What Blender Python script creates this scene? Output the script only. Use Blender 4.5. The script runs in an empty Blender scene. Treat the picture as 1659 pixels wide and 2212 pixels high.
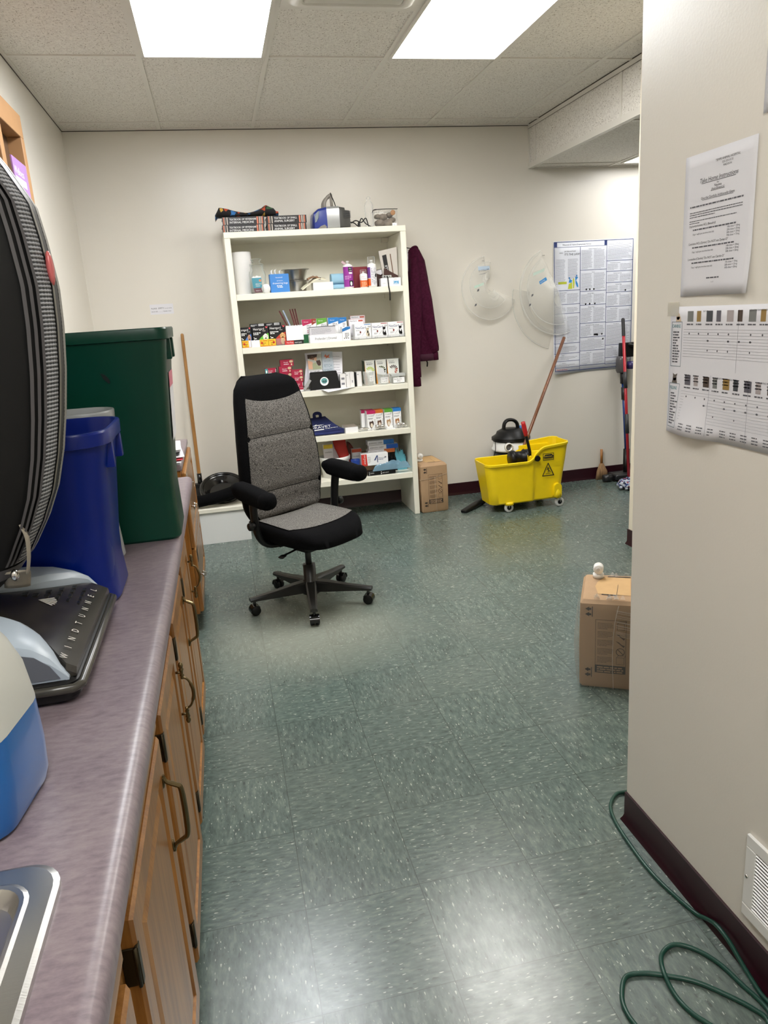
import bpy, bmesh, math, random
from mathutils import Matrix, Vector
PI = math.pi
rnd = random.Random(7)
SC = bpy.context.scene
COL = SC.collection

# ------------------------------------------------------------------ camera, exposure
cam_d = bpy.data.cameras.new('camera')
cam = bpy.data.objects.new('camera', cam_d)
COL.objects.link(cam)
RT = Vector((0.97334354, -0.22082314, -0.06196367))
UP = Vector((0.11681755, 0.24482644, 0.96250386))
FW = Vector((0.19737278, 0.94408535, -0.26409626))
cam.matrix_world = Matrix(((RT.x, UP.x, -FW.x, -0.05604),
                           (RT.y, UP.y, -FW.y, -1.27178),
                           (RT.z, UP.z, -FW.z, 1.47596),
                           (0, 0, 0, 1)))
cam_d.sensor_fit = 'VERTICAL'
cam_d.sensor_height = 24.0
cam_d.lens = 1577.83 * 24.0 / 2212.0
cam_d.clip_start = 0.02
SC.camera = cam
SC.view_settings.view_transform = 'Standard'
SC.view_settings.look = 'None'
SC.view_settings.gamma = 1.0
SC.view_settings.use_curve_mapping = False
SC.view_settings.exposure = 1.06
PANEL_A, PANEL_B, PANEL_C, PANEL_FILL = 11.0, 11.0, 5.0, 9.0      # left panel, right panel, side room, added fill behind the camera
W = bpy.data.worlds.new('world'); SC.world = W
W.use_nodes = True
W.node_tree.nodes['Background'].inputs[0].default_value = (0.5, 0.5, 0.5, 1)
W.node_tree.nodes['Background'].inputs[1].default_value = 0.05

# ------------------------------------------------------------------ materials
def lin(c):
    o = []
    for v in c:
        v = v / 255.0
        o.append(v / 12.92 if v <= 0.04045 else ((v + 0.055) / 1.055) ** 2.4)
    return (o[0], o[1], o[2], 1.0)

class NT:
    def __init__(self, m):
        self.t = m.node_tree; self.n = self.t.nodes; self.l = self.t.links
    def node(self, typ, **kw):
        nd = self.n.new(typ)
        for k, v in kw.items():
            setattr(nd, k, v)
        return nd
    def put(self, sock, v):
        if hasattr(v, 'is_linked') or hasattr(v, 'links'):
            self.l.new(v, sock)
        else:
            sock.default_value = v
    def math(self, op, a, b=None, c=None):
        nd = self.node('ShaderNodeMath', operation=op)
        self.put(nd.inputs[0], a)
        if b is not None: self.put(nd.inputs[1], b)
        if c is not None: self.put(nd.inputs[2], c)
        return nd.outputs[0]
    def mix(self, f, a, b):
        nd = self.node('ShaderNodeMix', data_type='RGBA')
        self.put(nd.inputs[0], f); self.put(nd.inputs[6], a); self.put(nd.inputs[7], b)
        return nd.outputs[2]
    def coord(self, which='Object'):
        return self.node('ShaderNodeTexCoord').outputs[which]
    def noise(self, vec, scale, detail=2.0, rough=0.5, out=0):
        nd = self.node('ShaderNodeTexNoise')
        self.put(nd.inputs['Vector'], vec)
        nd.inputs['Scale'].default_value = scale
        nd.inputs['Detail'].default_value = detail
        nd.inputs['Roughness'].default_value = rough
        return nd.outputs[out]
    def scaled(self, vec, s):
        nd = self.node('ShaderNodeMapping')
        self.put(nd.inputs[0], vec)
        nd.inputs['Scale'].default_value = s
        return nd.outputs[0]
    def ramp(self, f, stops, interp='LINEAR'):
        nd = self.node('ShaderNodeValToRGB')
        self.put(nd.inputs[0], f)
        cr = nd.color_ramp; cr.interpolation = interp
        while len(cr.elements) < len(stops): cr.elements.new(0.5)
        for e, (p, c) in zip(cr.elements, stops):
            e.position = p; e.color = c
        return nd.outputs[0]
    def bump(self, h, strength=0.2, dist=0.002):
        nd = self.node('ShaderNodeBump')
        nd.inputs['Strength'].default_value = strength
        nd.inputs['Distance'].default_value = dist
        self.put(nd.inputs['Height'], h)
        return nd.outputs[0]

def mat(name, col, rough=0.5, metal=0.0, spec=0.5, var=0.0, vscale=40.0, bump=0.0, bscale=200.0, coat=0.0, stretch=None):
    m = bpy.data.materials.new(name); m.use_nodes = True
    t = NT(m); b = t.n['Principled BSDF']
    c = lin(col)
    b.inputs['Base Color'].default_value = c
    b.inputs['Roughness'].default_value = rough
    b.inputs['Metallic'].default_value = metal
    b.inputs['Specular IOR Level'].default_value = spec
    b.inputs['Coat Weight'].default_value = coat
    if var or bump:
        vec = t.coord()
        if stretch: vec = t.scaled(vec, stretch)
    if var:
        n = t.noise(vec, vscale, 3.0)
        lo = tuple(max(0, x * (1 - var)) for x in c[:3]) + (1,)
        hi = tuple(min(1, x * (1 + var)) for x in c[:3]) + (1,)
        t.put(b.inputs['Base Color'], t.ramp(n, [(0.3, lo), (0.7, hi)]))
    if bump:
        t.put(b.inputs['Normal'], t.bump(t.noise(vec, bscale, 2.0), bump))
    return m

def plastic_clear(name, col, alpha=0.35, rough=0.15, trans=0.0):
    """thin clear or milky sheet: part see-through, part diffuse / glossy"""
    m = bpy.data.materials.new(name); m.use_nodes = True
    t = NT(m); b = t.n['Principled BSDF']
    b.inputs['Base Color'].default_value = lin(col)
    b.inputs['Roughness'].default_value = rough
    b.inputs['Specular IOR Level'].default_value = 0.6
    tr = t.node('ShaderNodeBsdfTransparent')
    tr.inputs[0].default_value = (1, 1, 1, 1)
    mx = t.node('ShaderNodeMixShader')
    fr = t.node('ShaderNodeFresnel'); fr.inputs[0].default_value = 1.35
    f = t.math('MINIMUM', t.math('ADD', t.math('MULTIPLY', fr.outputs[0], 0.35), alpha), 1.0)
    t.put(mx.inputs[0], f)
    t.l.new(tr.outputs[0], mx.inputs[1])
    if trans:
        tl = t.node('ShaderNodeBsdfTranslucent'); tl.inputs[0].default_value = lin(col)
        m2 = t.node('ShaderNodeMixShader'); m2.inputs[0].default_value = trans
        t.l.new(b.outputs[0], m2.inputs[1]); t.l.new(tl.outputs[0], m2.inputs[2])
        t.l.new(m2.outputs[0], mx.inputs[2])
    else:
        t.l.new(b.outputs[0], mx.inputs[2])
    t.l.new(mx.outputs[0], t.n['Material Output'].inputs[0])
    return m

def emit(name, col, strength):
    m = bpy.data.materials.new(name); m.use_nodes = True
    t = NT(m)
    e = t.node('ShaderNodeEmission')
    e.inputs[0].default_value = col; e.inputs[1].default_value = strength
    t.l.new(e.outputs[0], t.n['Material Output'].inputs[0])
    return m

def wood(name, c1, c2, axis='z', rough=0.35, scale=1.0, coat=0.3):
    m = bpy.data.materials.new(name); m.use_nodes = True
    t = NT(m); b = t.n['Principled BSDF']
    s = {'z': (28, 28, 1.6), 'y': (28, 1.6, 28), 'x': (1.6, 28, 28)}[axis]
    vec = t.scaled(t.coord(), tuple(v * scale for v in s))
    n1 = t.noise(vec, 1.6, 5.0, 0.6)
    n2 = t.noise(vec, 7.0, 2.0, 0.6)
    f = t.math('ADD', t.math('MULTIPLY', n1, 0.75), t.math('MULTIPLY', n2, 0.25))
    t.put(b.inputs['Base Color'], t.ramp(f, [(0.32, lin(c2)), (0.62, lin(c1))]))
    b.inputs['Roughness'].default_value = rough
    b.inputs['Coat Weight'].default_value = coat
    b.inputs['Coat Roughness'].default_value = 0.2
    t.put(b.inputs['Normal'], t.bump(n2, 0.08))
    return m

M = {}
M['wall'] = mat('wall_paint', (227, 222, 212), 0.30, var=0.012, vscale=3, bump=0.10, bscale=160)
M['wall_near'] = M['wall']
M['edge'] = mat('corner_bead', (232, 222, 202), 0.4)
M['base'] = mat('vinyl_base', (44, 12, 22), 0.32)
M['grid'] = mat('tee_grid_paint', (222, 219, 211), 0.45)
M['shadowgap'] = mat('dark_gap', (60, 54, 48), 0.9)
M['white_paint'] = mat('cream_gloss_paint', (236, 233, 218), 0.33, var=0.015, vscale=8)
M['black'] = mat('black_plastic', (11, 11, 12), 0.42, spec=0.35)
M['black_gloss'] = mat('gloss_black_plastic', (12, 12, 13), 0.15)
M['ink'] = mat('black_print', (24, 24, 27), 0.6)
M['ink_soft'] = mat('grey_print', (120, 120, 126), 0.7)
M['ink_mid'] = mat('dark_grey_print', (92, 92, 98), 0.7)
M['white'] = mat('white_card', (240, 240, 240), 0.5)
M['white_gloss'] = mat('white_plastic', (236, 236, 233), 0.28)
M['paper'] = mat('white_paper', (226, 225, 230), 0.65)
M['chrome'] = mat('chrome', (210, 208, 205), 0.18, 1.0)
M['steel'] = mat('brushed_steel', (186, 184, 180), 0.3, 1.0, bump=0.05, bscale=60, stretch=(1, 12, 1))
M['brass'] = mat('antique_brass', (118, 104, 76), 0.32, 1.0)
M['hinge'] = mat('dark_bronze', (66, 58, 42), 0.42, 0.85)
M['oak'] = wood('oak_vertical', (168, 116, 56), (124, 78, 34))
M['oak_y'] = wood('oak_horizontal', (172, 120, 60), (128, 80, 36), 'y')
M['oak_dark'] = wood('oak_side', (166, 108, 42), (124, 76, 26))
M['stick_wood'] = wood('ash_handle', (176, 128, 70), (140, 96, 48), 'z')
M['mop_wood'] = wood('brown_handle', (134, 84, 52), (98, 58, 34), 'z')
M['card'] = mat('cardboard', (172, 141, 108), 0.8, var=0.04, vscale=20, bump=0.05)
M['card_in'] = mat('inner_cardboard', (196, 160, 112), 0.8, var=0.05, vscale=15)
M['film'] = plastic_clear('stretch_film', (235, 235, 232), 0.10, 0.12)
M['collar_plastic'] = plastic_clear('clear_collar_plastic', (255, 255, 252), 0.15, 0.12, 0.6)
M['clear'] = plastic_clear('clear_plastic', (240, 243, 243), 0.05, 0.05)
M['glass'] = plastic_clear('jar_glass', (215, 222, 216), 0.05, 0.03)

def srgb(r, g, b, rough=0.45, name=None):
    k = 'c_%d_%d_%d_%d' % (r, g, b, int(rough * 100))
    if k not in M: M[k] = mat(name or k, (r, g, b), rough)
    return M[k]

# floor tile: 12-inch vinyl tiles, streaks turned a quarter from tile to tile
def floor_material():
    m = bpy.data.materials.new('vinyl_floor_tile'); m.use_nodes = True
    t = NT(m); b = t.n['Principled BSDF']
    T = 0.3048
    sep = t.node('ShaderNodeSeparateXYZ'); t.l.new(t.coord(), sep.inputs[0])
    x, y = sep.outputs[0], sep.outputs[1]
    xs, ys = t.math('DIVIDE', x, T), t.math('DIVIDE', y, T)
    ix, iy = t.math('FLOOR', xs), t.math('FLOOR', ys)
    fx, fy = t.math('SUBTRACT', xs, ix), t.math('SUBTRACT', ys, iy)
    par = t.math('ABSOLUTE', t.math('MODULO', t.math('ADD', ix, iy), 2.0))
    par = t.math('GREATER_THAN', par, 0.5)
    inv = t.math('SUBTRACT', 1.0, par)
    sx = t.math('ADD', t.math('MULTIPLY', par, 1.0), t.math('MULTIPLY', inv, 0.28))
    sy = t.math('ADD', t.math('MULTIPLY', par, 0.28), t.math('MULTIPLY', inv, 1.0))
    cmb = t.node('ShaderNodeCombineXYZ')
    t.put(cmb.inputs[0], t.math('MULTIPLY', x, sx)); t.put(cmb.inputs[1], t.math('MULTIPLY', y, sy))
    t.put(cmb.inputs[2], t.math('ADD', t.math('MULTIPLY', ix, 3.7), t.math('MULTIPLY', iy, 9.1)))
    v = cmb.outputs[0]
    streak = t.noise(v, 95, 3.0, 0.6)
    wl = t.noise(v, 210, 0.0)
    wl2 = t.noise(v, 130, 0.0, 0.5)
    cmb2 = t.node('ShaderNodeCombineXYZ'); t.put(cmb2.inputs[0], ix); t.put(cmb2.inputs[1], iy)
    wn = t.node('ShaderNodeTexWhiteNoise'); t.l.new(cmb2.outputs[0], wn.inputs[0])
    base = t.ramp(streak, [(0.30, lin((70, 82, 79))), (0.55, lin((90, 105, 99))), (0.75, lin((114, 126, 119)))])
    tone = t.math('ADD', t.math('MULTIPLY', wn.outputs[0], 0.10), 0.95)
    mul = t.node('ShaderNodeMix', data_type='RGBA', blend_type='MULTIPLY'); mul.inputs[0].default_value = 1
    t.put(mul.inputs[6], base); 
    gc = t.node('ShaderNodeCombineXYZ')
    for i in range(3): t.put(gc.inputs[i], tone)
    t.l.new(gc.outputs[0], mul.inputs[7])
    c = mul.outputs[2]
    c = t.mix(t.math('MULTIPLY', t.math('GREATER_THAN', wl, 0.765), 0.75), c, lin((188, 194, 184)))
    c = t.mix(t.math('MULTIPLY', t.math('LESS_THAN', wl2, 0.245), 0.7), c, lin((52, 60, 58)))
    gx = t.math('MINIMUM', fx, t.math('SUBTRACT', 1.0, fx)); gy = t.math('MINIMUM', fy, t.math('SUBTRACT', 1.0, fy))
    line = t.math('LESS_THAN', t.math('MINIMUM', gx, gy), 0.0033)
    c = t.mix(t.math('MULTIPLY', line, 0.72), c, lin((40, 46, 45)))
    # paler, rougher round patch around the desk chair
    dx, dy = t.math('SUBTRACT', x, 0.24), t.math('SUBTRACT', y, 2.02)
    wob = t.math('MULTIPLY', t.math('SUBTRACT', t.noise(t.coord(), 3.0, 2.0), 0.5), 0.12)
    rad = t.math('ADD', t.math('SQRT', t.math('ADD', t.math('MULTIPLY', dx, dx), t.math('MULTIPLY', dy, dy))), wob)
    pale_patch = t.ramp(rad, [(0.10, (1, 1, 1, 1)), (0.62, (0, 0, 0, 1))], 'EASE')
    mottle = t.noise(t.coord(), 260, 3.0, 0.7)
    c = t.mix(t.math('MULTIPLY', pale_patch, t.math('ADD', t.math('MULTIPLY', mottle, 0.42), 0.16)), c, lin((168, 166, 150)))
    # scuffing where people stand at the counter
    sc2 = t.ramp(t.noise(t.coord(), 1.7, 3.0), [(0.45, (0, 0, 0, 1)), (0.65, (1, 1, 1, 1))])
    c = t.mix(t.math('MULTIPLY', sc2, 0.10), c, lin((150, 150, 140)))
    t.put(b.inputs['Base Color'], c)
    r = t.math('ADD', 0.17, t.math('MULTIPLY', t.noise(t.coord(), 14, 4.0, 0.7), 0.16))
    r = t.math('ADD', r, t.math('MULTIPLY', pale_patch, 0.22))
    t.put(b.inputs['Roughness'], r)
    b.inputs['Specular IOR Level'].default_value = 0.55
    h = t.math('SUBTRACT', t.noise(t.coord(), 30, 2.0), t.math('MULTIPLY', line, 0.6))
    t.put(b.inputs['Normal'], t.bump(h, 0.06, 0.003))
    return m
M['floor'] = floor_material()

def ceiling_material():
    m = bpy.data.materials.new('fissured_ceiling_tile'); m.use_nodes = True
    t = NT(m); b = t.n['Principled BSDF']
    v = t.coord()
    n = t.noise(v, 90, 2.0, 0.6)
    n2 = t.noise(t.scaled(v, (1.0, 0.5, 1.0)), 170, 1.0, 0.5)
    c = t.ramp(n, [(0.35, lin((216, 212, 205))), (0.6, lin((232, 229, 222)))])
    c = t.mix(t.math('LESS_THAN', n2, 0.335), c, lin((168, 161, 150)))
    t.put(b.inputs['Base Color'], c)
    b.inputs['Roughness'].default_value = 0.9
    t.put(b.inputs['Normal'], t.bump(n2, 0.3, 0.003))
    return m
M['ctile'] = ceiling_material()

def laminate_material():
    m = bpy.data.materials.new('mauve_laminate'); m.use_nodes = True
    t = NT(m); b = t.n['Principled BSDF']
    v = t.scaled(t.coord(), (1.0, 2.6, 1.0))
    n = t.noise(v, 45, 4.0, 0.65); n2 = t.noise(t.coord(), 9, 2.0)
    f = t.math('ADD', t.math('MULTIPLY', n, 0.7), t.math('MULTIPLY', n2, 0.3))
    t.put(b.inputs['Base Color'], t.ramp(f, [(0.30, lin((104, 91, 99))), (0.5, lin((127, 114, 120))), (0.70, lin((144, 132, 134)))]))
    b.inputs['Roughness'].default_value = 0.34
    return m
M['lam'] = laminate_material()

def fabric_material(name, c1, c2, scale=420.0, rough=0.95, seams=None):
    m = bpy.data.materials.new(name); m.use_nodes = True
    t = NT(m); b = t.n['Principled BSDF']
    v = t.coord()
    n = t.noise(v, scale, 2.0, 0.8)
    c = t.ramp(n, [(0.40, lin(c1)), (0.60, lin(c2))])
    b.inputs['Roughness'].default_value = rough
    b.inputs['Specular IOR Level'].default_value = 0.1
    b.inputs['Sheen Weight'].default_value = 0.0
    h = n
    if seams:
        sep = t.node('ShaderNodeSeparateXYZ'); t.l.new(v, sep.inputs[0])
        zz = sep.outputs[2]
        for s in seams:
            d = t.math('LESS_THAN', t.math('ABSOLUTE', t.math('SUBTRACT', zz, s)), 0.0022)
            c = t.mix(t.math('MULTIPLY', d, 0.85), c, lin((28, 28, 28)))
    t.put(b.inputs['Base Color'], c)
    t.put(b.inputs['Normal'], t.bump(h, 0.25, 0.002))
    return m
M['grey_fabric'] = fabric_material('grey_tweed', (30, 29, 28), (134, 130, 126), 300, seams=(0.905, 0.625))
M['seat_fabric'] = fabric_material('grey_tweed_seat', (60, 58, 56), (130, 127, 122), 330)
M['black_fabric'] = fabric_material('black_upholstery', (5, 5, 6), (15, 15, 17), 300)
M['maroon'] = fabric_material('maroon_cloth', (58, 13, 36), (70, 20, 45), 60, 0.75)

# ------------------------------------------------------------------ mesh helpers
def new(): return bmesh.new()

def obj(name, bm, material=None, parent=None, smooth=True, angle=0.6, loc=None, rot=None):
    if smooth:
        for f in bm.faces: f.smooth = True
        for e in bm.edges:
            if len(e.link_faces) == 2 and e.calc_face_angle(0.0) > angle: e.smooth = False
    me = bpy.data.meshes.new(name)
    bm.to_mesh(me); bm.free()
    if material:
        for mm in (material if isinstance(material, (list, tuple)) else [material]): me.materials.append(mm)
    o = bpy.data.objects.new(name, me); COL.objects.link(o)
    if parent: o.parent = parent
    if loc: o.location = loc
    if rot: o.rotation_euler = rot
    return o

def tag(o, label, cat, group=None):
    o['label'] = label; o['category'] = cat
    if group: o['group'] = group
    return o

def thing(name, label, cat, loc=(0, 0, 0), rotz=0.0, group=None):
    o = bpy.data.objects.new(name, None); COL.objects.link(o)
    o.empty_display_size = 0.05
    o.location = loc; o.rotation_euler = (0, 0, rotz)
    return tag(o, label, cat, group)

def struct(name, bm, material, smooth=False, parent=None):
    o = obj(name, bm, material, parent, smooth)
    if not parent: o['kind'] = 'structure'
    return o

def box(bm, x0, x1, y0, y1, z0, z1, bev=0.0, seg=2, mi=0):
    vs = [bm.verts.new(p) for p in ((x0, y0, z0), (x1, y0, z0), (x1, y1, z0), (x0, y1, z0), (x0, y0, z1), (x1, y0, z1), (x1, y1, z1), (x0, y1, z1))]
    fs = [bm.faces.new([vs[i] for i in q]) for q in ((0, 3, 2, 1), (4, 5, 6, 7), (0, 1, 5, 4), (1, 2, 6, 5), (2, 3, 7, 6), (3, 0, 4, 7))]
    for f in fs: f.material_index = mi
    if bev > 0:
        es = list({e for f in fs for e in f.edges})
        r = bmesh.ops.bevel(bm, geom=es, offset=bev, segments=seg, profile=0.6, affect='EDGES', clamp_overlap=True)
        for f in r['faces']: f.material_index = mi
    return vs

def loft(bm, rings, cap0=True, cap1=True, closed=True, mi=0):
    vr = [[bm.verts.new(p) for p in r] for r in rings]
    n = len(rings[0])
    for a, b in zip(vr, vr[1:]):
        for i in range(n if closed else n - 1):
            j = (i + 1) % n
            f = bm.faces.new((a[i], a[j], b[j], b[i])); f.material_index = mi
    if cap0 and closed: bm.faces.new(list(reversed(vr[0]))).material_index = mi
    if cap1 and closed: bm.faces.new(vr[-1]).material_index = mi
    return vr

def rrect(cx, cy, w, d, r, n=5):
    """counter-clockwise rounded rectangle, list of (x, y)"""
    r = min(r, w / 2 - 1e-4, d / 2 - 1e-4)
    o = []
    for (sx, sy, a0) in ((1, -1, -PI / 2), (1, 1, 0), (-1, 1, PI / 2), (-1, -1, PI)):
        for k in range(n + 1):
            a = a0 + (PI / 2) * k / n
            o.append((cx + sx * (w / 2 - r) + r * math.cos(a), cy + sy * (d / 2 - r) + r * math.sin(a)))
    return o

def ring3(pts, z): return [(p[0], p[1], z) for p in pts]

def lathe(bm, prof, n=24, c=(0, 0, 0), axis='z', cap0=True, cap1=True, mi=0):
    rings = []
    for r, h in prof:
        r = max(r, 1e-5)
        rg = []
        for k in range(n):
            a = 2 * PI * k / n
            u, v = r * math.cos(a), r * math.sin(a)
            if axis == 'z': p = (u, v, h)
            elif axis == 'x': p = (h, u, v)
            else: p = (v, h, u)
            rg.append((p[0] + c[0], p[1] + c[1], p[2] + c[2]))
        rings.append(rg)
    return loft(bm, rings, cap0, cap1, mi=mi)

def smooth_path(pts, sub=6):
    pts = [Vector(p) for p in pts]
    if len(pts) < 3: return pts
    o = []
    P = [pts[0] * 2 - pts[1]] + pts + [pts[-1] * 2 - pts[-2]]
    for i in range(1, len(P) - 2):
        a, b, c, d = P[i - 1], P[i], P[i + 1], P[i + 2]
        for k in range(sub):
            t = k / sub
            o.append(0.5 * ((2 * b) + (c - a) * t + (2 * a - 5 * b + 4 * c - d) * t * t + (3 * b - a - 3 * c + d) * t ** 3))
    o.append(pts[-1])
    return o

def tube(bm, pts, r, n=8, sub=0, cap=True, mi=0, flat=None):
    """tube along points; r a number or a list; flat = (width factor, thickness factor)"""
    pts = smooth_path(pts, sub) if sub else [Vector(p) for p in pts]
    m = len(pts)
    rings = []; up = None
    for i, p in enumerate(pts):
        d = (pts[min(i + 1, m - 1)] - pts[max(i - 1, 0)])
        if d.length < 1e-9: d = Vector((0, 0, 1))
        d.normalize()
        if up is None:
            up = Vector((0, 0, 1)) if abs(d.z) < 0.9 else Vector((1, 0, 0))
        s = d.cross(up)
        if s.length < 1e-6: s = d.cross(Vector((0, 1, 0)))
        s.normalize(); up = s.cross(d).normalized()
        rr = r if not isinstance(r, (list, tuple)) else r[0] + (r[-1] - r[0]) * i / max(1, m - 1) if len(r) == 2 else r[min(len(r) - 1, int(round(i * (len(r) - 1) / max(1, m - 1))))]
        fa, fb = flat if flat else (1, 1)
        rings.append([tuple(p + s * (rr * fa * math.cos(2 * PI * k / n)) + up * (rr * fb * math.sin(2 * PI * k / n))) for k in range(n)])
    return loft(bm, rings, cap, cap, mi=mi)

def blob(bm, c, s, sub=2, jit=0.0, seed=1, mi=0):
    r = random.Random(seed)
    g = bmesh.ops.create_icosphere(bm, subdivisions=sub, radius=1.0)
    for v in g['verts']:
        k = 1 + (r.random() - 0.5) * jit
        v.co = Vector((c[0] + v.co.x * s[0] * k, c[1] + v.co.y * s[1] * k, c[2] + v.co.z * s[2] * k))
    for f in {f for v in g['verts'] for f in v.link_faces}: f.material_index = mi
    return g['verts']

def prism(bm, poly, f, t, mi=0):
    """poly: list of (u, v); f(u, v, w) -> point; closed solid of thickness t (w from 0 to t)"""
    a = [bm.verts.new(f(u, v, 0)) for u, v in poly]; b = [bm.verts.new(f(u, v, t)) for u, v in poly]
    n = len(poly)
    bm.faces.new(a).material_index = mi; bm.faces.new(list(reversed(b))).material_index = mi
    for i in range(n):
        j = (i + 1) % n
        bm.faces.new((a[j], a[i], b[i], b[j])).material_index = mi

def fixn(bm): bmesh.ops.recalc_face_normals(bm, faces=bm.faces[:]); return bm

# ------------------------------------------------------------------ printing on faces
_fc = bpy.data.curves.new('type', 'FONT'); _fc.resolution_u = 2
_fo = bpy.data.objects.new('type', _fc); COL.objects.link(_fo)
_tc = {}
def text_mesh(body, align='LEFT'):
    k = (body, align)
    if k not in _tc:
        _fc.body = body; _fc.size = 1.0; _fc.align_x = align
        bpy.context.view_layer.update()
        dg = bpy.context.evaluated_depsgraph_get()
        _tc[k] = bpy.data.meshes.new_from_object(_fo.evaluated_get(dg))
    return _tc[k]

def FRONT(x, y, z): return Matrix(((1, 0, 0, x), (0, 0, -1, y), (0, 1, 0, z), (0, 0, 0, 1)))      # reads from -Y
def WEST(x, y, z): return Matrix(((0, 0, -1, x), (-1, 0, 0, y), (0, 1, 0, z), (0, 0, 0, 1)))      # on a face looking to -X
def EAST(x, y, z): return Matrix(((0, 0, 1, x), (1, 0, 0, y), (0, 1, 0, z), (0, 0, 0, 1)))        # on a face looking to +X

class Ink:
    def __init__(self, frame): self.b = new(); self.f = frame
    def P(self, u, v, w=0.0): return self.f @ Vector((u, v, w))
    def rect(self, u0, v0, u1, v1, w=0.0):
        self.b.faces.new([self.b.verts.new(self.P(*p, w)) for p in ((u0, v0), (u1, v0), (u1, v1), (u0, v1))]); return self
    def poly(self, pts, w=0.0):
        self.b.faces.new([self.b.verts.new(self.P(*p, w)) for p in pts]); return self
    def disc(self, u, v, ru, rv=None, n=20, w=0.0):
        rv = rv or ru
        return self.poly([(u + ru * math.cos(2 * PI * k / n), v + rv * math.sin(2 * PI * k / n)) for k in range(n)], w)
    def frame(self, u0, v0, u1, v1, t, w=0.0):
        self.rect(u0, v0, u1, v0 + t, w); self.rect(u0, v1 - t, u1, v1, w)
        self.rect(u0, v0 + t, u0 + t, v1 - t, w); self.rect(u1 - t, v0 + t, u1, v1 - t, w); return self
    def line(self, a, b, t, w=0.0):
        a = Vector(a); b = Vector(b); d = (b - a)
        if d.length < 1e-9: return self
        n = Vector((-d.y, d.x)).normalized() * (t / 2)
        return self.poly([tuple(a - n), tuple(b - n), tuple(b + n), tuple(a + n)], w)
    def text(self, s, u, v, size, align='LEFT', sx=1.0, w=0.0, shear=0.0, rot=0.0):
        me = text_mesh(s, align)
        st = len(self.b.verts)
        self.b.from_mesh(me); self.b.verts.ensure_lookup_table()
        cr, sr = math.cos(rot), math.sin(rot)
        for vv in self.b.verts[st:]:
            x = (vv.co.x * sx + vv.co.y * shear) * size; y = vv.co.y * size
            vv.co = self.P(u + x * cr - y * sr, v + x * sr + y * cr, w)
        return self
    def words(self, u0, u1, v, h, seed=0, fill=1.0, w=0.0):
        r = random.Random(seed); x = u0; end = u0 + (u1 - u0) * fill
        while x < end - h:
            l = min(h * r.uniform(1.0, 5.0), end - x)
            self.rect(x, v, x + l, v + h, w); x += l + h * 0.6
        return self
    def para(self, u0, u1, vtop, vbot, rows, seed=0, ratio=0.45, last=0.6):
        r = random.Random(seed); p = (vtop - vbot) / rows
        for k in range(rows):
            self.words(u0, u1, vtop - (k + 1) * p, p * ratio, seed * 31 + k, last if k == rows - 1 else r.uniform(0.85, 1.0))
        return self
    def build(self, name, material, parent):
        if not self.b.faces:
            self.b.free(); return None
        return obj(name, self.b, material, parent, smooth=False)

def ink(frame, parent, material, fn, name='printing'):
    i = Ink(frame); fn(i); return i.build(name, material, parent)
# ================================================================== the room
XL, YB, ZC, ZL = -0.868, 4.262, 2.737, 2.44          # left wall, back wall, ceiling, lower ceiling
XN, YN = 0.949, 0.366                                # near partition: face and end
TX, TY = 0.6125, 1.225
GX0, GY0 = -0.869, 2.855                             # ceiling grid origin

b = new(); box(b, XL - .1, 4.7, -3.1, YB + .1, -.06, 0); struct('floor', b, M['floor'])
b = new(); box(b, XL - .1, XL, -3.1, YB + .1, 0, ZC + .1); struct('wall_left', b, M['wall'])
b = new(); box(b, XL, 4.7, YB, YB + .1, 0, ZC + .1); struct('wall_back', b, M['wall'])
b = new(); box(b, 4.6, 4.7, -1.1, YB, 0, ZC + .1); struct('wall_right', b, M['wall'])
b = new(); box(b, XL, 1.07, -3.1, -3.0, 0, ZC + .1); struct('wall_front', b, M['wall'])
b = new(); box(b, 1.07, 4.6, -1.1, -1.0, 0, ZC + .1); struct('wall_passage', b, M['wall'])
# near partition with a metal corner bead at its free end
b = new(); vs_ = box(b, XN, XN + .12, -3.0, YN, 0, ZC)
for v_ in vs_:
    if v_.co.y > 0 and v_.co.z > 1: v_.co.y += .040
wn = struct('wall_near', b, M['wall_near'])
# far partition where the lowered ceiling starts
b = new(); box(b, 2.28, 2.40, -1.0, 2.61, 0, ZC, .003, 1); wf = struct('wall_far', b, M['edge'])

def baseboard(name, pts, h=.098, t=.005):
    """vinyl cove base with a small toe, along a floor path; wall on the left of the direction"""
    b = new()
    prof = [(0, 0), (.013, 0), (.0125, .003), (t + .003, .012), (t, .022), (t, h - .002), (t * .5, h), (0, h)]
    rings = []
    P = [Vector((p[0], p[1], 0)) for p in pts]
    for i, p in enumerate(P):
        if i == 0: d = P[1] - P[0]; n = Vector((d.y, -d.x, 0)).normalized()
        elif i == len(P) - 1: d = P[-1] - P[-2]; n = Vector((d.y, -d.x, 0)).normalized()
        else:
            d1 = (P[i] - P[i - 1]).normalized(); d2 = (P[i + 1] - P[i]).normalized()
            n1 = Vector((d1.y, -d1.x, 0)); n2 = Vector((d2.y, -d2.x, 0)); n = (n1 + n2); n = n / max(.3, n.length_squared / 2)
        rings.append([tuple(p + n * q + Vector((0, 0, z))) for q, z in prof])
    loft(b, rings)
    fixn(b)
    return struct(name, b, M['base'], smooth=True)
baseboard('baseboard_back', [(0.10 - .2, YB), (4.6, YB)])
baseboard('baseboard_near', [(XN, -3.0), (XN, YN), (XN + .12, YN), (XN + .12, -1.0)][::-1])
baseboard('baseboard_far', [(2.28, -1.0), (2.28, 2.61), (2.40, 2.61), (2.40, -1.0)][::-1])
baseboard('baseboard_left', [(XL, 3.05), (XL, YB)])

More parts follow.
